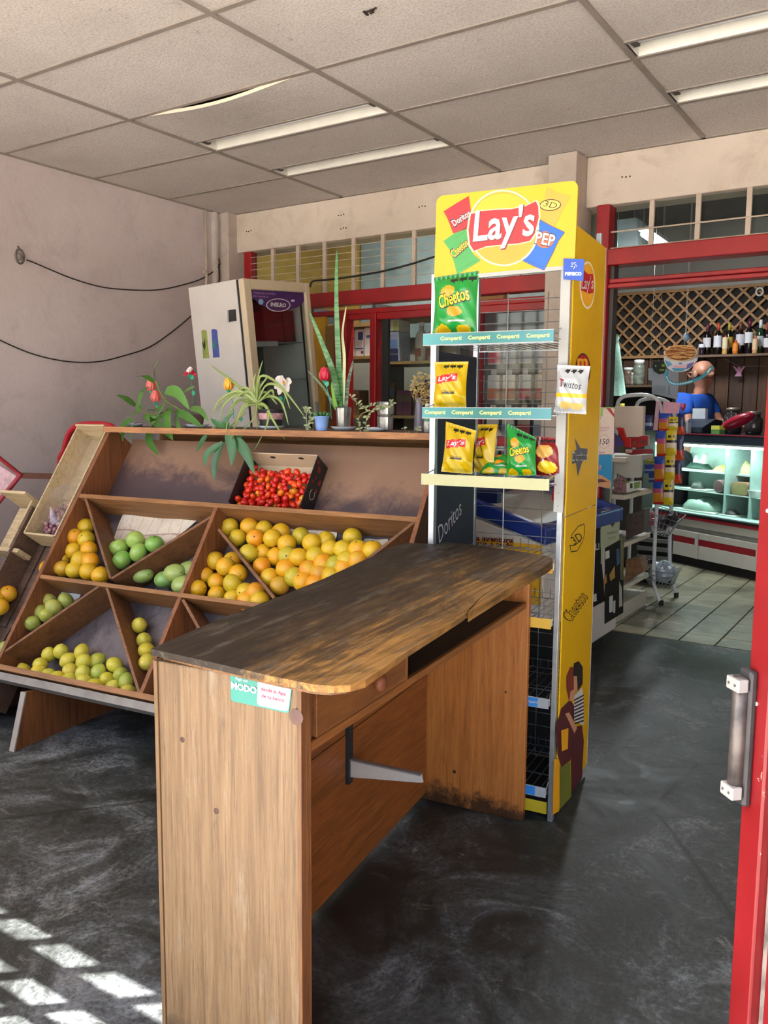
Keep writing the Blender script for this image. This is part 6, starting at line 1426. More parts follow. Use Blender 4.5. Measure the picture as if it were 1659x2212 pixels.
bottle('short dark bottle with white band at the shelf end', 1515, 738, '241a2a', '1b1a20', 'd0cdd2', (.55, .8), 8.46, .028, 'juice_bottle')
# ring and angel ornaments
rg = wroot('wall_ring', 'small white ring hung on the lattice', 'ornament', ony(1641, 630, YI-.1)); c_ = ony(1641, 630, YI-.1)
MB().tube([c_+V((.03*math.cos(a*.5236), 0, .035*math.sin(a*.5236))) for a in range(13)], .01, 6).build('ring', mat('cfcac6', .5), rg, True)
an = wroot('angel_ornament', 'pink paper angel hanging on a string', 'ornament', ony(1597, 812, YI-.12))
def zb_(x, y, Y): return ony(1480+x*.1447, 640+y*.1447, Y)
MB().prism([zb_(*p, YI-.12) for p in ((735, 1195), (845, 1195), (835, 1140), (900, 1045), (870, 1045), (825, 1085), (830, 1060), (805, 1050), (780, 1060), (785, 1085), (730, 1040), (710, 1045), (775, 1140))], (0, .008, 0)).build('body', mat('c48ab0', .6), an)
MB().tube([zb_(560, 920, YI-.11), zb_(800, 1045, YI-.11), zb_(1200, 1040, YI-.11)], .0025, 4).build('string', mat('8f8578', .7), an)

# ---------------------------------------------------------------- deli counter standing at an angle
DA, DN = V((.84, -.54, 0)).normalized(), V((.54, .84, 0)).normalized(); DO = V((-1.55, 7.29, 0))
deli = root('deli_counter', 'white refrigerated deli counter with red stripes and lit glass case', 'deli counter', DO, math.atan2(DA.y, DA.x)); OFF[deli.name] = V((0, 0, 0))
def dl(x, y, n=0.0):
    d = ray(x, y); k = (DO+DN*n-CAM).dot(DN)/d.dot(DN); p = CAM+d*k; return V(((p-DO).dot(DA), n, p.z))
A0, A1 = -1.0, 1.4
ZR = lambda y, n=0.0: dl(1545, y, n).z
zt, zl, zg0, zr1, zbot = ZR(938), ZR(965), ZR(1119), ZR(1131), ZR(1216)
M_DW = mat('c3bfb4', .5, var=.06, scale=4); M_DR = mat('8f1420', .45, var=.08)
def db(n, z0, z1, mt, n0=.03, n1=.5, a0=A0, a1=A1, b=.003): return MB().box((a0, n0, z0), (a1, n1, z1)).build(n, mt, deli, bevel=b)
db('kick_base', 0, zbot, mat('1f1d1b', .8), .06, .48)
db('lower_panel', zbot, ZR(1186), M_DW, .0); db('red_stripe', ZR(1186), ZR(1172), M_DR, .001); db('lower_panel', ZR(1172), ZR(1158), M_DW, .0); db('recess_panel', ZR(1158), ZR(1148), mat('8b8a82', .6), .025)
db('upper_panel', ZR(1148), zr1, M_DW, .008); db('red_trim', zr1, ZR(1124), M_DR, -.006); db('black_trim', ZR(1124), zg0, mat('18191c', .4), -.008)
for x in (1506, 1640): a = dl(x, 1170).x; db('front_post', zbot, ZR(1158), M_DW, -.012, 0, a-.018, a+.018)
M_MINT = mat('b5cfc6', .4, var=.05); zs1, zs2 = ZR(1022, .2), ZR(1066, .1)
db('case_floor', zg0, zg0+.012, M_MINT, 0, .5); db('case_back', zg0, zl+.02, M_MINT, .46, .49)
db('case_end', zg0, zl+.02, M_MINT, .0, .5, A0, A0+.02)
db('case_shelf', zs1-.008, zs1, mat('a9b8b4', .3), .22, .46); db('case_shelf', zs2-.008, zs2, mat('a9b8b4', .3), .12, .46)
db('case_top', zl+.025, zt-.012, mat('27303c', .25, var=.1), -.02, .52); db('top_edge', zt-.012, zt, mat('7a1f30', .4), -.024, -.018); db('counter_top', zt-.012, zt, mat('20242c', .2), -.018, .54)
MB().box((A0+.02, -.002, zg0), (A1, .002, zl+.02)).build('front_glass', M_GLASS, deli)
for x in (1567, 1622): a = dl(x, 1000, .1).x; db('case_divider', zg0, zl, mat('9fb4b0', .3), .1, .46, a-.003, a+.003, 0)
t = NT('case_lamp'); t.b.inputs['Emission Color'].default_value = (.80, 1, .93, 1); t.b.inputs['Emission Strength'].default_value = 9; M_TUBE = t.fin((.9, 1, .96, 1), .4)
db('lamp_housing', zl+.008, zl+.024, mat('e0e4e0', .4), .03, .10)
MB().tube([(A0+.05, .06, zl), (A1, .06, zl)], .012, 8).build('lamp_tube', M_TUBE, deli, True)
ld = bpy.data.lights.new('case_light', 'AREA'); ld.shape = 'RECTANGLE'; ld.size = A1-A0-.1; ld.size_y = .04; ld.energy = CASE_W; ld.color = (.78, 1, .92)
lo = bpy.data.objects.new('case_light', ld); col.objects.link(lo); lo.parent = deli; lo.location = ((A0+A1)/2, .07, zl-.014); lo.rotation_euler = (.35, 0, 0)
# food in the case
def din(name, label, cat, px, py, n, z): 
    p = dl(px, py, n); o = root(name, label, cat, DO+DA*p.x+DN*n+V((0, 0, z)), math.atan2(DA.y, DA.x), 'food in the deli case'); return o
def mound(o, rx, ry, h, mt, n, nm='food'):
    rr = random.Random(n); mb = MB().ball((0, 0, 0), rx, ry, h, 16, 8)
    for v in mb.v: v.z = max(0, v.z)*(1+rr.uniform(-.15, .15)); v.x *= 1+rr.uniform(-.06, .06)
    return mb.build(nm, mt, o, True)
def tray(o, rx, ry): return MB().box((-rx, -ry, 0), (rx, ry, .012)).build('tray', mat('d7dad4', .35), o, bevel=.003)
o = din('cheese_tray', 'cream coloured cheese heap on the right of the upper case shelf', 'food', 1605, 1010, .34, zs1+.001); tray(o, .16, .09); mound(o, .15, .08, .11, mat('d9cf9e', .6, var=.12, scale=20), 1)
o = din('cheese_tray', 'low pale yellow food tray in the middle of the upper case shelf', 'food', 1562, 1012, .34, zs1+.001); tray(o, .11, .09); mound(o, .10, .07, .06, mat('d8d07a', .6, var=.15, scale=25), 2)
o = din('salad_tray', 'dark green salad tray with white paper on the upper case shelf', 'food', 1510, 1005, .34, zs1+.001); tray(o, .16, .09); mound(o, .15, .08, .07, mat('24483c', .6, var=.5, scale=25), 3)
MB().prism([(-.06, -.02, .06), (-.03, -.02, .13), (.0, -.02, .08), (.03, -.02, .09), (.07, -.02, .15), (.10, -.02, .14), (.09, -.02, .06)], (0, .03, 0)).build('white_paper', mat('e3e8e4', .5), o)
o = din('sausage_roll', 'round cut end of a dark cured sausage in the case', 'food', 1553, 1055, .16, zs2+.001)
MB().lathe((0, 0, .055), [(.052, -.01), (.055, 0), (.055, .2), (.03, .22)], 20, (0, 1, 0)).build('sausage', mat('8a6a68', .5, var=.2, scale=30), o, True); MB().lathe((0, -.011, .055), [(.05, 0), (.05, .001)], 20, (0, 1, 0)).build('cut_face', mat('7d5f62', .5, var=.3, scale=40), o)
o = din('cooked_ham', 'pink block of cooked ham in the deli case', 'food', 1597, 1052, .16, zs2+.001)
MB().prism([(x, 0, z+.05) for x, z in rrect(-.085, -.048, .085, .055, .03)], (0, .22, 0)).build('ham', mat('b98a72', .5, var=.1), o); MB().prism([(x, -.002, z+.05) for x, z in rrect(-.075, -.042, .075, .045, .028)], (0, .0018, 0)).build('cut_face', mat('a59a6a', .5, var=.15, scale=20), o)
o = din('meat_tray', 'grey meat piece on the left of the middle case shelf', 'food', 1508, 1055, .2, zs2+.001); tray(o, .14, .07); mound(o, .07, .06, .075, mat('4a524c', .5, var=.4, scale=20), 5)
o = din('covered_tray', 'large pale covered tray on the case floor', 'food', 1520, 1095, .2, zg0+.013); tray(o, .24, .14); mound(o, .23, .13, .12, mat('93aea2', .35, var=.1), 6)
o = din('dark_tray', 'small dark packed tray on the case floor below the ham', 'food', 1582, 1108, .16, zg0+.013); tray(o, .08, .07); mound(o, .07, .06, .05, mat('4b4446', .5, var=.5, scale=40), 7)
o = din('white_tub', 'white plastic tub at the right of the middle case shelf', 'food', 1632, 1056, .16, zs2+.001); MB().lathe((0, 0, 0), [(.045, 0), (.055, .05), (.058, .055), (.05, .055)], 16).build('tub', mat('d6dcda', .4), o, True)
# things on the counter top
def dtop(name, label, cat, px, n=.2, z=None): 
    p = dl(px, 930, n); return root(name, label, cat, DO+DA*p.x+DN*n+V((0, 0, zt+.001 if z is None else z)), math.atan2(DA.y, DA.x))
o = dtop('cash_register', 'dark cash register on the deli counter', 'cash register', 1512, .22); s_ = 1.0
MB().prism([(-.15, -.12, 0), (-.15, .16, 0), (-.15, .16, .10), (-.15, .02, .12), (-.15, -.12, .05)], (.30, 0, 0)).build('body', mat('1d2530', .4), o, bevel=.004); MB().box((-.14, -.125, .005), (.14, -.121, .04)).build('drawer', mat('2a3038', .4), o)
MB().box((-.12, .02, .12), (.03, .05, .21)).build('display', mat('b9bec6', .4), o); MB().box((-.125, .02, .21), (.035, .052, .218)).build('display_cap', mat('1b1f26', .4), o)
o = dtop('yellow_box', 'small yellow and green carton on the counter', 'box', 1551, .05); MB().box((-.045, -.03, 0), (.045, .03, .035)).build('carton', mat('5a8a4a', .4), o); MB().box((-.045, -.031, .036), (.045, .03, .068)).build('carton_lid', mat('d0cf5a', .4), o)
o = dtop('crisp_pack', 'red and white crisp pack lying on the counter', 'snack bag', 1592, .12)
mb = MB().ball((0, 0, .05), .16, .08, .05, 16, 8)
for v in mb.v: v.z += .35*v.x+.055
mb.build('pack', mat('9c1830', .3, var=.1), o, True)
for k in range(4): MB().tube([(-.09+.045*k, -.03-.04*math.sin(q*.5), .03+.022*q+.35*(-.09+.045*k)+.06) for q in range(4)], .003, 4).build('print_line', M_WHITE, o)
for px, lbl, r, hh in ((1582, 'large dark glass jar on the counter', .075, .19), (1627, 'glass jar behind the crisp pack', .07, .16)):
    o = dtop('glass_jar', lbl, 'jar', px, .34); MB().lathe((0, 0, 0), [(r*.8, 0), (r, .03), (r, hh*.75), (r*.7, hh*.9), (r*.72, hh)], 18).build('jar', mat('3a3234', .12, var=.4, scale=12), o, True); MB().lathe((0, 0, hh), [(r*.76, 0), (r*.76, .025), (r*.2, .03)], 18).build('lid', mat('7a6f68', .35, .4), o, True)
o = dtop('price_pad', 'white paper pad on the counter beside the flower', 'paper', 1478, .05); MB().box((-.06, -.02, 0), (.06, .02, .10)).build('pad', mat('aab0b6', .6), o); MB().box((-.06, -.021, .09), (.06, .02, .102)).build('pad_top', mat('d0d4d6', .6), o)
o = dtop('pink_flower', 'single pink flower in a small vase on the counter', 'flower', 1472, -.0)
MB().lathe((0, 0, 0), [(.03, 0), (.035, .05), (.02, .1), (.024, .12)], 12).build('vase', mat('98a0a0', .2), o, True); MB().tube([(0, 0, .1), (.005, 0, .2)], .003, 5).build('stem', M_STEMG, o)
for k in range(5): a = k*1.2566; MB().strip([(.005, 0, .19), (.005+.018*math.cos(a), .018*math.sin(a), .22), (.005+.02*math.cos(a), .02*math.sin(a), .25)], [.01, .014, .008], (math.cos(a), math.sin(a), 0)).build('petal', mat('c25a7c', .5), o)

# ---------------------------------------------------------------- shopkeeper behind the counter
def skin(name, joints, edges, mt, par, rootj, off, sub=2):
    me = bpy.data.meshes.new(name); ks = list(joints)
    me.from_pydata([tuple(V(joints[k][0])-off) for k in ks], [(ks.index(a), ks.index(b)) for a, b in edges], [])
    me.materials.append(mt); ob = bpy.data.objects.new(name, me); col.objects.link(ob); ob.parent = par
    md = ob.modifiers.new('skin', 'SKIN'); md.use_smooth_shade = True
    for i, k in enumerate(ks):
        r = joints[k][1]; me.skin_vertices[0].data[i].radius = (r, r) if not isinstance(r, tuple) else r
        me.skin_vertices[0].data[i].use_root = (k == rootj)
    s_ = ob.modifiers.new('sub', 'SUBSURF'); s_.levels = sub; s_.render_levels = sub
    return ob
hd_ = ony(1512, 812, 8.2); PB = V((hd_.x-.03, 8.22, 0)); fd = V((.93, -.37, 0)).normalized(); sd_ = V((.37, .93, 0)).normalized()   # faces right, sd_ = his left
def pj(f, s, z): return PB+fd*f+sd_*s+V((0, 0, z))
per = root('person', 'bald man in a blue shirt leaning over the deli counter', 'person', PB); OFF[per.name] = V(PB)
J = {'pelvis': (pj(-.06, 0, .95), (.13, .16)), 'waist': (pj(-.03, 0, 1.08), (.12, .15)), 'chest': (pj(.0, 0, 1.30), (.13, .18)), 'neckb': (pj(.03, 0, 1.47), .07), 'neck': (pj(.05, 0, 1.53), .055),
     'head0': (pj(.06, 0, 1.60), (.088, .078)), 'head1': (pj(.055, 0, 1.665), (.108, .090)), 'head2': (pj(.045, 0, 1.735), (.108, .092)), 'head3': (pj(.04, 0, 1.785), (.075, .066)), 'jaw': (pj(.125, 0, 1.585), .040), 'nose': (pj(.178, 0, 1.655), .014),
     'rsh': (pj(.01, -.17, 1.43), .062), 'rel': (pj(.10, -.24, 1.20), .046), 'rwr': (pj(.30, -.20, 1.22), .030), 'rpa': (pj(.37, -.19, 1.225), (.026, .034)),
     'lsh': (pj(.01, .17, 1.43), .062), 'lel': (pj(.12, .22, 1.20), .046), 'lwr': (pj(.32, .12, 1.20), .030), 'lpa': (pj(.39, .10, 1.205), (.026, .034)),
     'rhip': (pj(-.06, -.10, .90), .095), 'rkn': (pj(-.03, -.11, .50), .065), 'ran': (pj(-.07, -.11, .09), .045), 'rto': (pj(.08, -.12, .04), .04),
     'lhip': (pj(-.06, .10, .90), .095), 'lkn': (pj(-.03, .11, .50), .065), 'lan': (pj(-.07, .11, .09), .045), 'lto': (pj(.08, .12, .04), .04)}
E_ = [('pelvis', 'waist'), ('waist', 'chest'), ('chest', 'neckb'), ('neckb', 'neck'), ('neck', 'head0'), ('head0', 'head1'), ('head1', 'head2'), ('head2', 'head3'), ('head0', 'jaw'), ('head1', 'nose')]
for a in 'rl': E_ += [('chest', a+'sh'), (a+'sh', a+'el'), (a+'el', a+'wr'), (a+'wr', a+'pa'), ('pelvis', a+'hip'), (a+'hip', a+'kn'), (a+'kn', a+'an'), (a+'an', a+'to')]
for a, s0, z0 in (('r', -.19, 1.225), ('l', .10, 1.205)):
    for k in range(4):
        u = (-.024+.016*k); L_ = (.03, .036, .034, .026)[k]
        J[f'{a}f{k}a'] = (pj(.37+.03, s0+u, z0), .0095); J[f'{a}f{k}b'] = (pj(.37+.03+L_, s0+u*1.1, z0-.008), .009); J[f'{a}f{k}c'] = (pj(.37+.025+L_*1.6, s0+u*1.1, z0-.026), .0075)
        E_ += [(a+'pa', f'{a}f{k}a'), (f'{a}f{k}a', f'{a}f{k}b'), (f'{a}f{k}b', f'{a}f{k}c')]
    q_ = 1 if a == 'r' else -1
    J[a+'t0'] = (pj(.375, s0+.034*q_, z0-.004), .010); J[a+'t1'] = (pj(.41, s0+.044*q_, z0-.012), .008); E_ += [(a+'pa', a+'t0'), (a+'t0', a+'t1')]
M_SK = mat('b07a62', .5, var=.08, scale=20)
body = skin('body', J, E_, M_SK, per, 'pelvis', PB)
SJ = {'w': (pj(-.05, 0, .96), (.155, .185)), 'm': (pj(-.03, 0, 1.10), (.15, .18)), 'c': (pj(.0, 0, 1.30), (.155, .205)), 'n': (pj(.025, 0, 1.455), .085), 'r1': (pj(.01, -.18, 1.42), .082), 'r2': (pj(.07, -.23, 1.26), .068), 'l1': (pj(.01, .18, 1.42), .082), 'l2': (pj(.08, .22, 1.26), .068)}
skin('shirt', SJ, [('w', 'm'), ('m', 'c'), ('c', 'n'), ('c', 'r1'), ('r1', 'r2'), ('c', 'l1'), ('l1', 'l2')], mat('0d4aa8', .8, var=.12, scale=12), per, 'w', PB)
TJ = {'w': (pj(-.06, 0, .93), (.15, .18))}
for a, s0 in (('r', -1), ('l', 1)): TJ[a+'h'] = (pj(-.06, .10*s0, .85), .115); TJ[a+'k'] = (pj(-.03, .11*s0, .50), .085); TJ[a+'a'] = (pj(-.07, .11*s0, .12), .07)
skin('trousers', TJ, [('w', 'rh'), ('rh', 'rk'), ('rk', 'ra'), ('w', 'lh'), ('lh', 'lk'), ('lk', 'la')], mat('23262e', .8), per, 'w', PB)
for s0 in (-1, 1):
    MB().ball(pj(.148, .032*s0, 1.685), .012, .012, .010, 8, 6).build('eye', mat('2a211c', .3), per, True); MB().ball(pj(.045, .092*s0, 1.66), .022, .012, .034, 10, 8).build('ear', M_SK, per, True)
    MB().bar(pj(.158, .016*s0, 1.706), pj(.145, .05*s0, 1.704), .007, .007).build('eyebrow', mat('5a4a40', .8), per)
MB().bar(pj(.158, -.02, 1.612), pj(.158, .02, 1.612), .007, .006).build('mouth', mat('8a4a48', .5), per)
vs = []; N = 16
for k in range(N+1):
    a = math.radians(95+170*k/N)
    for z_, r_ in ((1.60, .088), (1.65, .099), (1.69, .101)): vs.append(pj(.05+r_*math.cos(a), r_*.93*math.sin(a), z_))
MB().add(vs, [(k*3+q, k*3+q+1, k*3+q+4, k*3+q+3) for k in range(N) for q in (0, 1)]).build('hair_fringe', mat('6d625c', .9), per, True)

# ---------------------------------------------------------------- hanging fries bowl sign with ribbon
YQ = 6.3
def zq(x, y, e=0.0): p = ony(1400+x*.09645, 720+y*.09645, YQ); return V((p.x, YQ-e, p.z))
fs_ = wroot('hanging_sign', 'hanging cut-out sign of a bowl of fries with a teal ribbon', 'sign', zq(720, 850))
MB().prism([zq(*p) for p in ((345, 440), (400, 560), (560, 625), (720, 640), (900, 615), (1040, 560), (1112, 450), (1100, 600), (1000, 730), (880, 830), (720, 870), (560, 850), (430, 780), (360, 640))], (0, .01, 0)).build('bowl', mat('c9c4cf', .5, var=.1), fs_)
MB().prism([zq(*p, .0) for p in ell(728, 450, 385, 190, 28)], (0, .012, 0)).build('bowl_rim', mat('d3c0a0', .5), fs_); MB().prism([zq(*p, .002) for p in ell(728, 440, 340, 165, 28)], (0, .002, 0)).build('bowl_inside', mat('a5622c', .6, var=.3, scale=40), fs_)
MB().prism([zq(*p, .001) for p in ((370, 600), (500, 640), (540, 700), (430, 760))], (0, .001, 0)).build('print', mat('5a9ab8', .5), fs_); MB().prism([zq(*p, .001) for p in ((560, 715), (870, 715), (840, 775), (600, 775))], (0, .001, 0)).build('print', mat('d9a0a8', .5), fs_)
MB().prism([zq(*p, .001) for p in ((520, 780), (880, 780), (760, 850), (580, 845))], (0, .001, 0)).build('print', mat('3f88a8', .5), fs_); MB().prism([zq(*p, .001) for p in ((660, 690), (720, 650), (790, 690))], (0, .001, 0)).build('print', mat('2f7a94', .5), fs_); MB().prism([zq(*p, .001) for p in ((880, 690), (1040, 640), (960, 760), (850, 810))], (0, .001, 0)).build('print', mat('6a5a9a', .5), fs_)
rr_ = random.Random(2)
for k in range(34):
    x, y = rr_.uniform(470, 980), rr_.uniform(260, 560)
    if ((x-728)/300)**2+((y-410)/190)**2 > 1: continue
    a = rr_.uniform(-.35, .35); l_ = rr_.uniform(90, 170)
    MB().bar(zq(x-l_*math.cos(a), y-l_*.5*math.sin(a), .006+.002*(k % 5)), zq(x+l_*math.cos(a), y+l_*.5*math.sin(a), .006+.002*(k % 5)), .006, .006).build('fry', mat(['d29a58', 'c98c4a', 'dba868'][k % 3], .6), fs_)
rb_ = smooth_path([zq(*p, .004) for p in ((430, 820), (418, 960), (480, 1080), (600, 1135), (760, 1128), (900, 1098), (1050, 1050), (1200, 980), (1330, 880), (1440, 740))], 3)
MB().strip(rb_, [.0115]*len(rb_), (0, -1, 0)).build('ribbon', mat('1f7f92', .45, var=.06), fs_)
m_ = MB()
for i in range(3, 17): 
    d_ = (rb_[i+1]-rb_[i]).normalized(); m_.bar(rb_[i]+V((0, -.002, 0))+d_*.002, rb_[i]+V((0, -.002, 0))+d_*.012, .010, .001, (0, 1, 0))
m_.build('ribbon_marks', mat('b9d2d8', .5), fs_); MB().bar(rb_[-4]+V((0, -.002, 0)), rb_[-2]+V((0, -.002, 0)), .012, .001, (0, 1, 0)).build('ribbon_mark', mat('b9d2d8', .5), fs_)
MB().tube([zq(820, 280), V((zq(820, 280).x, YQ, 3.12))], .0015, 4).build('thread', mat('b9b4aa', .6), fs_)
bn = wroot('hanging_ornament', 'small blue and white hanging ornament above the fries sign', 'ornament', zq(850, 90))
MB().ball(zq(850, 90), .024, .024, .03).build('ball', mat('8aa6c0', .4, var=.4, scale=30), bn, True); MB().tube([zq(850, 60), V((zq(850, 60).x, YQ, 3.12))], .0015, 4).build('thread', mat('b9b4aa', .6), bn); MB().bar(zq(870, 200), zq(960, 120), .006, .004, (0, 1, 0)).build('stick', mat('d6d6d2', .5), bn)
# mint crochet hanging, papers, jars, yellow thing on the left
YM = 6.9
def zm(x, y): return ony(1300+x*.15672, 700+y*.15672, YM)
mg = wroot('crochet_bag', 'pale mint knitted bag holder hanging beside the red jamb', 'hanging bag', zm(190, 980))
c0, c1 = zm(165, 140), zm(185, 990); n = 22; vs = []; L_ = c0.z-c1.z
prof = [(.030, 0), (.040, .06), (.030, .12), (.040, .2), (.050, .45), (.064, .7), (.078, 1.0)]
for r, u in prof:
    for k in range(n): a = k*2*math.pi/n; rr2 = r*(1+.12*(k % 2)); vs.append(c0.lerp(c1, u)+V((rr2*math.cos(a), rr2*math.sin(a), 0)))
MB().add(vs, [(i*n+k, i*n+(k+1) % n, (i+1)*n+(k+1) % n, (i+1)*n+k) for i in range(len(prof)-1) for k in range(n)]+[tuple(range(n)), tuple((len(prof)-1)*n+k for k in range(n))[::-1]]).build('knit_body', mat('8fb5a4', .9, var=.15, scale=40), mg, True)
MB().tube([c0, V((c0.x, c0.y, 3.121))], .003, 4).build('cord', mat('8fb5a4', .9), mg)
def flat(name, label, cat, pts, Y, th, mt, prints=()):
    q = [ony(1300+x*.15672, 700+y*.15672, Y) for x, y in pts]; lo_ = min(q, key=lambda v: v.z); o = wroot(name, label, cat, lo_)
    MB().prism(q, (0, th, 0)).build('sheet', mt, o)
    tq = sorted(q, key=lambda v: -v.z)[:2]; MB().tube([(tq[0]+tq[1])/2+V((0, th/2, -.004)), V(((tq[0].x+tq[1].x)/2, Y+th/2, 3.121))], .0015, 4).build('thread', mat('b9b4aa', .6), o)
    for pp, m2 in prints: MB().prism([ony(1300+x*.15672, 700+y*.15672, Y-.0015) for x, y in pp], (0, .001, 0)).build('print', m2, o)
    return o
flat('paper_notice', 'white paper notices hanging below the card sign', 'paper', [(640, 610), (700, 610), (1060, 640), (1055, 800), (1040, 1040), (690, 960), (690, 780), (640, 770)], 7.0, .003, mat('a5a8b4', .6, var=.05), [([(700+0, 850+k*28), (880, 850+k*28), (880, 856+k*28), (700, 856+k*28)], mat('7d8090', .6)) for k in range(4)]+[([(920, 850), (930, 850), (930, 980), (920, 980)], mat('6a6d7c', .6))])
flat('card_sign', 'dark hexagonal card sign with green squares', 'sign', [(710, 515), (860, 515), (880, 600), (860, 680), (790, 695), (715, 650), (700, 590)], 6.9, .006, mat('26302c', .4), [([(825, 550), (865, 550), (865, 590), (825, 590)], mat('8fb03c', .5)), ([(795, 620), (860, 620), (860, 645), (795, 645)], mat('8fb03c', .5)), ([(735, 565), (750, 565), (750, 590), (735, 590)], mat('c9d0cc', .5))])
lsf = wroot('side_shelf', 'dark side shelf with jars left of the notices', 'shelf', (-2.55, 8.2, 0))
zsf = ony(1380, 833, 8.2).z; MB().box((-2.95, 8.0, zsf-.02), (-2.2, 8.4, zsf)).build('board', wood('side_shelf_wood', '5a432c', '3d2c1c', 'x'), lsf); MB().box((-2.95, 8.38, 0), (-2.2, 8.42, zsf)).build('back_board', mat('1c1814', .8), lsf); MB().box((-2.95, 8.0, 0), (-2.92, 8.38, zsf-.021)).build('side_board', mat('2a221a', .8), lsf)
for px, r, hh, c_, lbl in ((1356, .05, .17, '5a4a3e', 'brown jar at the left of the side shelf'), (1379, .055, .24, '6a7064', 'tall jar with white lid on the side shelf'), (1367, .035, .12, '8a8078', 'short pale jar between two jars on the side shelf')):
    p = ony(px, 830, 8.15); o = wroot('storage_jar', lbl, 'jar', (p.x, 8.15, zsf)); MB().lathe((p.x, 8.15, zsf+.001), [(r*.9, 0), (r, .02), (r, hh*.7), (r*.8, hh*.82)], 14).build('jar', mat(c_, .25, var=.4, scale=25), o, True); MB().lathe((p.x, 8.15, zsf+hh*.82), [(r*.85, 0), (r*.85, hh*.18), (r*.3, hh*.19)], 14).build('lid', mat('c4c4be', .4), o, True)
p = ony(1352, 880, 7.2); zz_ = 1.18
cb = wroot('low_cabinet', 'dark low cabinet behind the white tube rack', 'cabinet', (p.x+.05, 7.2, 0)); MB().box((p.x-.25, 7.05, .05), (p.x+.22, 7.35, zz_)).build('body', mat('2f2c28', .7), cb, bevel=.005); MB().box((p.x-.23, 7.08, 0), (p.x+.2, 7.33, .05)).build('plinth', mat('171614', .8), cb)
for u in (0, 1): MB().box((p.x-.24+.235*u, 7.035, .08), (p.x-.015+.235*u, 7.05, zz_-.03)).build('door', mat('3a3630', .6), cb, bevel=.003); MB().box((p.x-.03+.04*u, 7.02, .7), (p.x-.02+.04*u, 7.035, .8)).build('handle', M_CHROME, cb)
yb = wroot('yellow_bottle', 'yellow bottle standing behind the white tube rack', 'bottle', V((p.x, 7.1, zz_)))
MB().lathe((p.x, 7.1, zz_), [(.04, 0), (.045, .02), (.045, .12), (.02, .17), (.02, .2)], 14).build('bottle', mat('b5a424', .4), yb, True)

# ---------------------------------------------------------------- white gondola shelf and goods
gx0, gx1, gy0, gy1 = -1.98, -1.62, 5.13, 5.73
gd = wroot('gondola_shelf', 'white metal gondola shelf with sloping goods in the inner shop', 'shelf', ((gx0+gx1)/2, (gy0+gy1)/2, 0)); M_GW = mat('bdb7a8', .5, var=.06)
MB().box((gx0, gy0, 0), (gx0+.03, gy1, 1.30)).build('back_panel', M_GW, gd); MB().box((gx0, gy0, 0), (gx1-.01, gy1, .10)).build('base', M_GW, gd)
MB().box((gx0+.03, gy0+.0, .1), (gx1-.08, gy0+.02, 1.0)).build('end_panel', M_GW, gd)
MB().box((gx0+.03, gy1-.3, .1), (gx1-.2, gy1-.27, 1.3)).build('divider', M_GW, gd)
for z in (1.03, .80, .50, .225): MB().box((gx0+.03, gy0+.021, z-.03), (gx1, gy1, z)).build('shelf_board', M_GW, gd, bevel=.003); 
for z in (.80, .50, .225): MB().box((gx1, gy0+.021, z-.028), (gx1+.004, gy1, z-.002)).build('price_rail', mat('cfc8b4', .5), gd)
def zg(x, y, Y): return ony(1310+x*.1085, 860+y*.1085, Y)
def card(name, label, pts, Y, th, mt, cat='box', prints=()):
    q = [zg(x, y, Y) for x, y in pts]; lo_ = min(q, key=lambda v: v.z); o = wroot(name, label, cat, lo_); MB().prism(q, (0, th, 0)).build('carton', mt, o, bevel=.002)
    for pp, m2 in prints: MB().prism([zg(x, y, Y-.002) for x, y in pp], (0, .0018, 0)).build('print', m2, o)
    return o
card('cream_box', 'blank cream box back standing on the gondola', [(165, 165), (735, 160), (720, 745), (630, 775), (380, 775), (330, 600), (170, 560)], 5.22, .05, mat('c7b7a6', .6, var=.04))
card('grey_panel', 'plain grey white panel box below the red packs', [(150, 1135), (700, 1140), (660, 1585), (380, 1590), (200, 1500), (150, 1480)], 5.20, .05, mat('a9a89c', .6, var=.05))
card('red_pack', 'bright red pack under the cream box corner', [(190, 590), (330, 590), (385, 780), (480, 800), (480, 985), (370, 985), (300, 800)], 5.19, .02, mat('b01c18', .4, var=.15, scale=30), 'package')
card('red_pack', 'dark red printed pack right of the bright red one', [(485, 790), (640, 740), (835, 745), (830, 930), (660, 985), (485, 985)], 5.24, .03, mat('9a1a1e', .4, var=.25, scale=40), 'package', [([(520, 880), (600, 860), (600, 930), (520, 945)], mat('6d4a2a', .5)), ([(690, 850), (800, 830), (800, 900), (690, 920)], mat('5a3428', .5))])
card('red_pack', 'flat maroon box below the dark red pack', [(360, 1020), (880, 1010), (940, 1090), (500, 1135), (360, 1100)], 5.26, .02, mat('7d1c26', .4, var=.2, scale=20), 'package', [([(380, 1020), (520, 1030), (500, 1090), (380, 1085)], mat('b5a08c', .5))])
card('purple_pack', 'purple pack at the left of the red packs', [(150, 680), (240, 760), (360, 900), (360, 990), (300, 1090), (150, 1090)], 5.185, .004, mat('4a3a78', .4, var=.25, scale=20), 'package', [([(215, 950), (350, 940), (340, 1080), (215, 1090)], mat('4a4a40', .5))])
card('patterned_pack', 'pink patterned pack on the middle gondola shelf', [(140, 1640), (260, 1540), (370, 1600), (370, 1880), (150, 1880)], 5.19, .03, mat('8f6a6c', .5, var=.6, scale=60), 'package')
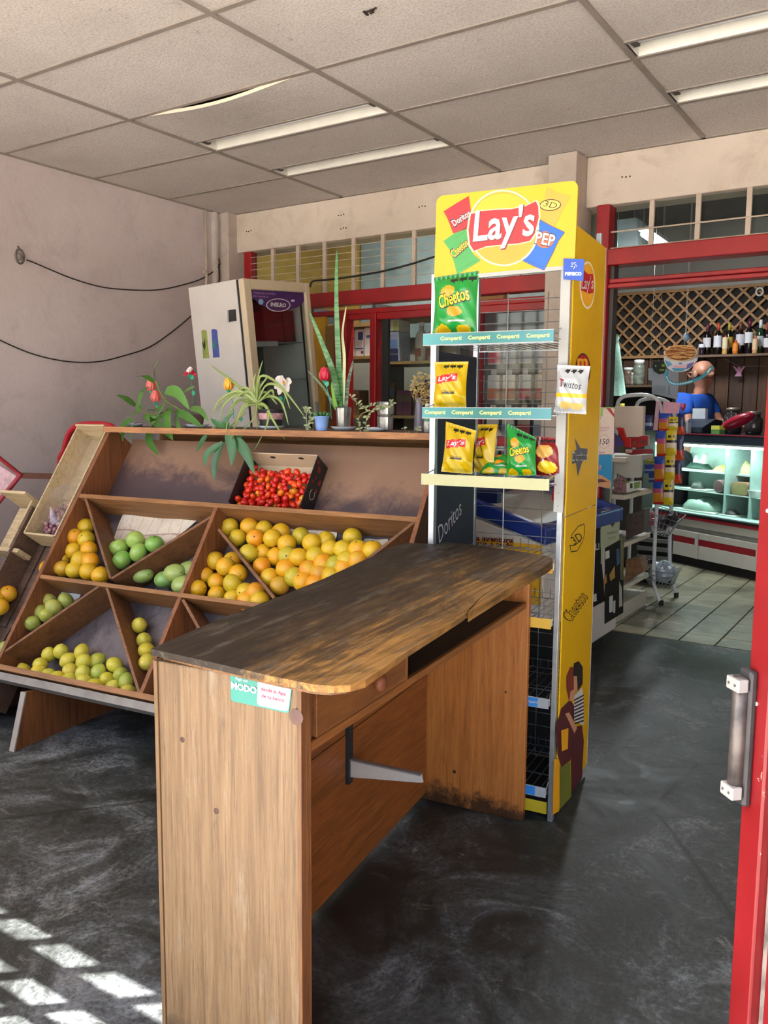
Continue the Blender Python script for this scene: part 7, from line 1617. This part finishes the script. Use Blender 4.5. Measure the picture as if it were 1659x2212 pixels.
card('green_carton', 'white and green carton on the middle gondola shelf', [(365, 1660), (665, 1650), (665, 1810), (430, 1880), (365, 1880)], 5.22, .04, mat('cfd2c4', .5), 'box', [([(370, 1655), (460, 1650), (460, 1690), (370, 1695)], mat('7aa03a', .5)), ([(550, 1680), (665, 1660), (665, 1780), (550, 1810)], mat('6d8a48', .5)), ([(470, 1700), (520, 1695), (520, 1790), (470, 1795)], mat('3a3f38', .5))])
for pts, Y, c_, lbl in (([(1353, 1112), (1392, 1100), (1390, 1150), (1352, 1165)], 5.35, '4d4036', 'dark brown pack on the lower gondola shelf'), ([(1352, 1210), (1382, 1205), (1390, 1235), (1350, 1258)], 5.35, '7d5a3c', 'orange brown carton on the lowest gondola shelf')):
    q = [ony(*p, Y) for p in pts]; o = wroot('shelf_pack', lbl, 'package', min(q, key=lambda v: v.z)); MB().prism(q, (0, .12, 0)).build('carton', mat(c_, .5, var=.3, scale=30), o)

# ---------------------------------------------------------------- white tube rack with strips of small snack packs
YR = 5.78
tr_ = wroot('tube_rack', 'white tubular rack with wire baskets in the inner shop', 'rack', ony(1430, 1300, YR))
M_TW = mat('c7c9cc', .35, var=.04)
def tp_(pts, Y): return smooth_path([ony(*p, Y) for p in pts], 3)
f1 = tp_([(1428, 1305), (1413, 1262), (1414, 1180), (1419, 1090), (1427, 960), (1431, 900), (1422, 866), (1398, 854), (1362, 854), (1342, 860), (1333, 880), (1331, 960)], YR); f1[0].z = .012
f1 += [V((f1[-1].x, YR, .25)), V((f1[-1].x-.03, YR, .012))]
f2 = tp_([(1461, 1282), (1448, 1232), (1447, 1160), (1452, 1060), (1457, 960), (1458, 905), (1448, 874), (1425, 862), (1395, 862), (1378, 870), (1372, 890)], YR+.32); f2[0].z = .012
f2 += [V((f2[-1].x, YR+.32, .25)), V((f2[-1].x-.03, YR+.32, .012))]
MB().tube(f1, .0135, 8).build('tube_frame', M_TW, tr_, True); MB().tube(f2, .0135, 8).build('tube_frame', M_TW, tr_, True)
for q in (f1[0], f2[0]): MB().lathe(V((q.x, q.y, 0)), [(.016, 0), (.017, .03), (.014, .035)], 10).build('rubber_foot', mat('151515', .7), tr_)
def basket(pts_top, pts_bot, nm):
    a = [ony(x, y, Y) for x, y, Y in pts_top]; b = [ony(x, y, Y) for x, y, Y in pts_bot]; m_ = MB()
    for ring in (a, b, [p.lerp(q, .33) for p, q in zip(a, b)], [p.lerp(q, .66) for p, q in zip(a, b)]): m_.tube(ring+[ring[0]], .0028, 4, False)
    for i in range(4):
        for k in range(6):
            u = k/6; m_.tube([a[i].lerp(a[(i+1) % 4], u), b[i].lerp(b[(i+1) % 4], u)], .0018, 4, False)
    for k in range(1, 6): m_.tube([b[0].lerp(b[1], k/6), b[3].lerp(b[2], k/6)], .0018, 4, False)
    return m_.build(nm, M_WIRE, tr_)
basket([(1392, 1105, YR-.06), (1462, 1128, YR-.1), (1482, 1112, YR+.34), (1420, 1092, YR+.34)], [(1402, 1150, YR), (1440, 1160, YR), (1446, 1156, YR+.3), (1412, 1146, YR+.3)], 'wire_basket')
basket([(1378, 1228, YR-.06), (1455, 1240, YR-.1), (1476, 1220, YR+.34), (1402, 1208, YR+.34)], [(1404, 1262, YR), (1446, 1272, YR), (1456, 1262, YR+.3), (1412, 1252, YR+.3)], 'wire_basket')
rr_ = random.Random(8)
for k, (x, y, c_, lbl) in enumerate(((1412, 1122, 'b04a5a', 'pink sweet wrapper in the upper wire basket'), (1428, 1130, '3a3440', 'dark wrapper in the middle of the upper wire basket'), (1450, 1120, '2a2028', 'dark purple wrapper at the right of the upper wire basket'), (1400, 1115, 'a8b0a8', 'pale foil wrapper at the left of the upper wire basket'))):
    p = ony(x, y, YR+.1); o = wroot('sweet_wrapper', lbl, 'package', p-V((0, 0, .05))); mb = MB().ball(p, .045, .06, .05, 10, 6)
    for v in mb.v: v += V((rr_.uniform(-.01, .01), 0, rr_.uniform(-.012, .012)))
    mb.build('wrapper', mat(c_, .3, var=.5, scale=40), o)
p = ony(1432, 1235, YR+.12); o = wroot('foil_bag', 'crumpled silver white bag in the lower wire basket', 'bag', p-V((0, 0, .07))); mb = MB().ball(p, .085, .10, .07, 16, 10)
for v in mb.v: v += V((rr_.uniform(-.014, .014), rr_.uniform(-.01, .01), rr_.uniform(-.014, .014)))
mb.build('bag', mat('a8b2bc', .3, .2, .3, 30), o)
# strips
def pouch(label, x0, x1, y0, y1, cols, Y, skew=0):
    c0 = zg((x0+x1)/2, y1, Y); o = wroot('snack_pouch', label, 'snack bag', c0, 'snack pouches on the tube rack')
    N, M_ = 6, 10; vs = []
    for side in (-1, 1):
        for j in range(M_+1):
            for i in range(N+1):
                u, v_ = i/N, j/M_; p = zg(x0+(x1-x0)*u+skew*(1-v_), y1+(y0-y1)*v_, Y); d_ = .012*math.sin(math.pi*u)**.6*math.sin(math.pi*v_)**.5 if 0 < u < 1 and 0 < v_ < 1 else 0
                vs.append(p+V((0, side*d_, 0)))
    h_ = (N+1)*(M_+1); fs = [(j*(N+1)+i, j*(N+1)+i+1, (j+1)*(N+1)+i+1, (j+1)*(N+1)+i) for j in range(M_) for i in range(N)]
    b_ = MB().add(vs, fs+[tuple(k+h_ for k in f[::-1]) for f in fs]).build('pouch_body', foil(cols[0][1]), o, True)
    for c_ in cols[1:]: b_.data.materials.append(foil(c_[1]))
    for k in range(len(fs)):
        v_ = (k//N+.5)/M_
        for ci, (lim, _) in enumerate(cols):
            if v_ <= lim: b_.data.polygons[k].material_index = ci; break
        if cols[0][1] == 'c8b01c' and (k//N) == 7 and (k % N) in (1, 2, 4): b_.data.polygons[k].material_index = 2
    return o
ordn = ['top', 'second', 'third', 'lowest']
LC = [(.12, 'b01c26'), (.45, 'c07a1c'), (.68, 'b04a72'), (1, '2345a0')]; MC = [(.3, 'c8b01c'), (.5, 'd8c8b0'), (.62, '2a241c'), (1, 'c8b01c')]; RC = [(.2, 'b8451c'), (.42, 'b02a26'), (.7, '2a2a4a'), (1, '23245a')]
for k, (a, b, c_, d_) in enumerate(((1040, 1290, 300, 650), (1000, 1225, 655, 1160), (955, 1195, 1160, 1660), (930, 1165, 1660, 2115))): pouch(f'{ordn[k]} blue and red snack pouch of the left strip', a, b, c_, d_, LC, YR-.045)
for k, (a, b, c_, d_) in enumerate(((1240, 1425, 370, 635), (1195, 1400, 640, 1135), (1170, 1365, 1140, 1615), (1140, 1330, 1620, 2125))): pouch(f'{ordn[k]} yellow snack pouch of the middle strip', a, b, c_, d_, MC, YR-.075)
for k, (a, b, c_, d_) in enumerate(((1415, 1560, 330, 725), (1370, 1540, 740, 1235), (1350, 1500, 1240, 1700))): pouch(f'{["top", "middle", "lowest"][k]} navy and red snack pouch of the right strip', a, b, c_, d_, RC, YR-.04)
for pts, Y, c_, lbl in (([(1130, 75), (1465, 90), (1440, 310), (1120, 300)], YR-.05, 'c88fa0', 'pink header card above the snack strips'), ([(990, 60), (1060, 60), (1020, 640), (930, 640)], YR-.03, 'b9929c', 'pale pink hanging strip left of the header card')):
    q = [zg(x, y, Y) for x, y in pts]; o = wroot('header_card', lbl, 'sign', min(q, key=lambda v: v.z)); MB().prism(q, (0, .003, 0)).build('card', mat(c_, .5, var=.08, scale=30), o)
for k, (x0, x1, y0, y1, c_, lbl) in enumerate(((780, 960, 1140, 1300, '8a8a24', 'olive yellow pack left of the strips'), (760, 990, 1320, 1500, '26408a', 'upper blue pack left of the strips'), (840, 1000, 1500, 1680, '24407a', 'lower blue pack left of the strips'), (755, 930, 340, 640, '26285a', 'navy pack beside the cream box'))):
    pouch(lbl, x0, x1, y0, y1, [(.3, c_), (.5, '8a98b0' if k else 'a8a85a'), (1, c_)], YR+.02)
# bracket wall behind the rack (dark slats)
dk = wroot('dark_slat_rack', 'low dark slatted stand behind the tube rack', 'rack', (-1.9, 6.45, 0))
da, db_ = ony(1378, 1150, 6.45), ony(1446, 1215, 6.45)
for k in range(5): z = .06+k*(da.z-.06)/5; MB().box((da.x, 6.44, z), (db_.x, 6.46, z+.03)).build('slat', mat('77766f', .5), dk)
MB().box((da.x, 6.5, 0), (db_.x, 6.53, da.z)).build('back_board', mat('151412', .9), dk)
# lit fluorescent fitting on the inner ceiling
il = wroot('fluorescent_lamp', 'lit white fluorescent lamp in the inner shop', 'light', ony(1410, 515, 7.0))
pa_, pb_ = ony(1390, 505, 6.9), ony(1432, 527, 7.5); pb_.z = pa_.z
t = NT('lit_tube'); t.b.inputs['Emission Color'].default_value = (.88, .96, 1, 1); t.b.inputs['Emission Strength'].default_value = 14; M_LIT = t.fin((1, 1, 1, 1), .4)
MB().tube([pa_, pb_], .025, 8).build('tube', M_LIT, il, True); MB().bar(pa_+V((0, 0, .045)), pb_+V((0, 0, .045)), .09, .03).build('housing', mat('d0d4d4', .5), il)
for q in (pa_, pb_): MB().tube([q+V((0, 0, .05)), V((q.x, q.y, 3.12))], .006, 5).build('hanger', mat('9a9a98', .5), il)
ld = bpy.data.lights.new('inner_light', 'AREA'); ld.shape = 'RECTANGLE'; ld.size = .7; ld.size_y = .06; ld.energy = INNER_W; ld.color = (.9, .96, 1)
lo = bpy.data.objects.new('inner_light', ld); col.objects.link(lo); lo.location = (pa_+pb_)/2-V((0, 0, .03)); lo.rotation_euler = (0, 0, math.atan2((pb_-pa_).y, (pb_-pa_).x))
dkt = wroot('ceiling_duct', 'white box duct high in the inner shop', 'duct', ony(1355, 520, 7.6)); q = [ony(*p, 7.6) for p in ((1333, 475), (1375, 470), (1378, 530), (1333, 535))]
MB().prism(q, (0, .3, 0)).build('duct', mat('b9c2c4', .5), dkt); MB().tube([q[1]+V((-.05, .1, 0)), V((q[1].x-.05, 7.7, 3.12))], .01, 6).build('hanger', mat('8a8a88', .5), dkt)

sl = wroot('added_store_lamp', 'added unseen fluorescent batten above the store room window', 'light', (-3.2, 5.2, 2.95))  # lamp added out of sight behind the beam to brighten the store shelves
MB().tube([(-3.8, 5.2, 2.95), (-2.6, 5.2, 2.95)], .018, 8).build('tube', M_LIT, sl, True); MB().box((-3.85, 5.16, 2.98), (-2.55, 5.24, 3.02)).build('housing', mat('d0d4d4', .5), sl)
for x in (-3.7, -2.7): MB().tube([(x, 5.2, 3.02), (x, 5.2, 3.12)], .006, 5).build('hanger', mat('9a9a98', .5), sl)
ld = bpy.data.lights.new('added_store_light', 'AREA'); ld.shape = 'RECTANGLE'; ld.size = 1.2; ld.size_y = .05; ld.energy = STORE_W; ld.color = (1, .97, .9)
lo = bpy.data.objects.new('added_store_light', ld); col.objects.link(lo); lo.location = (-3.2, 5.2, 2.92)
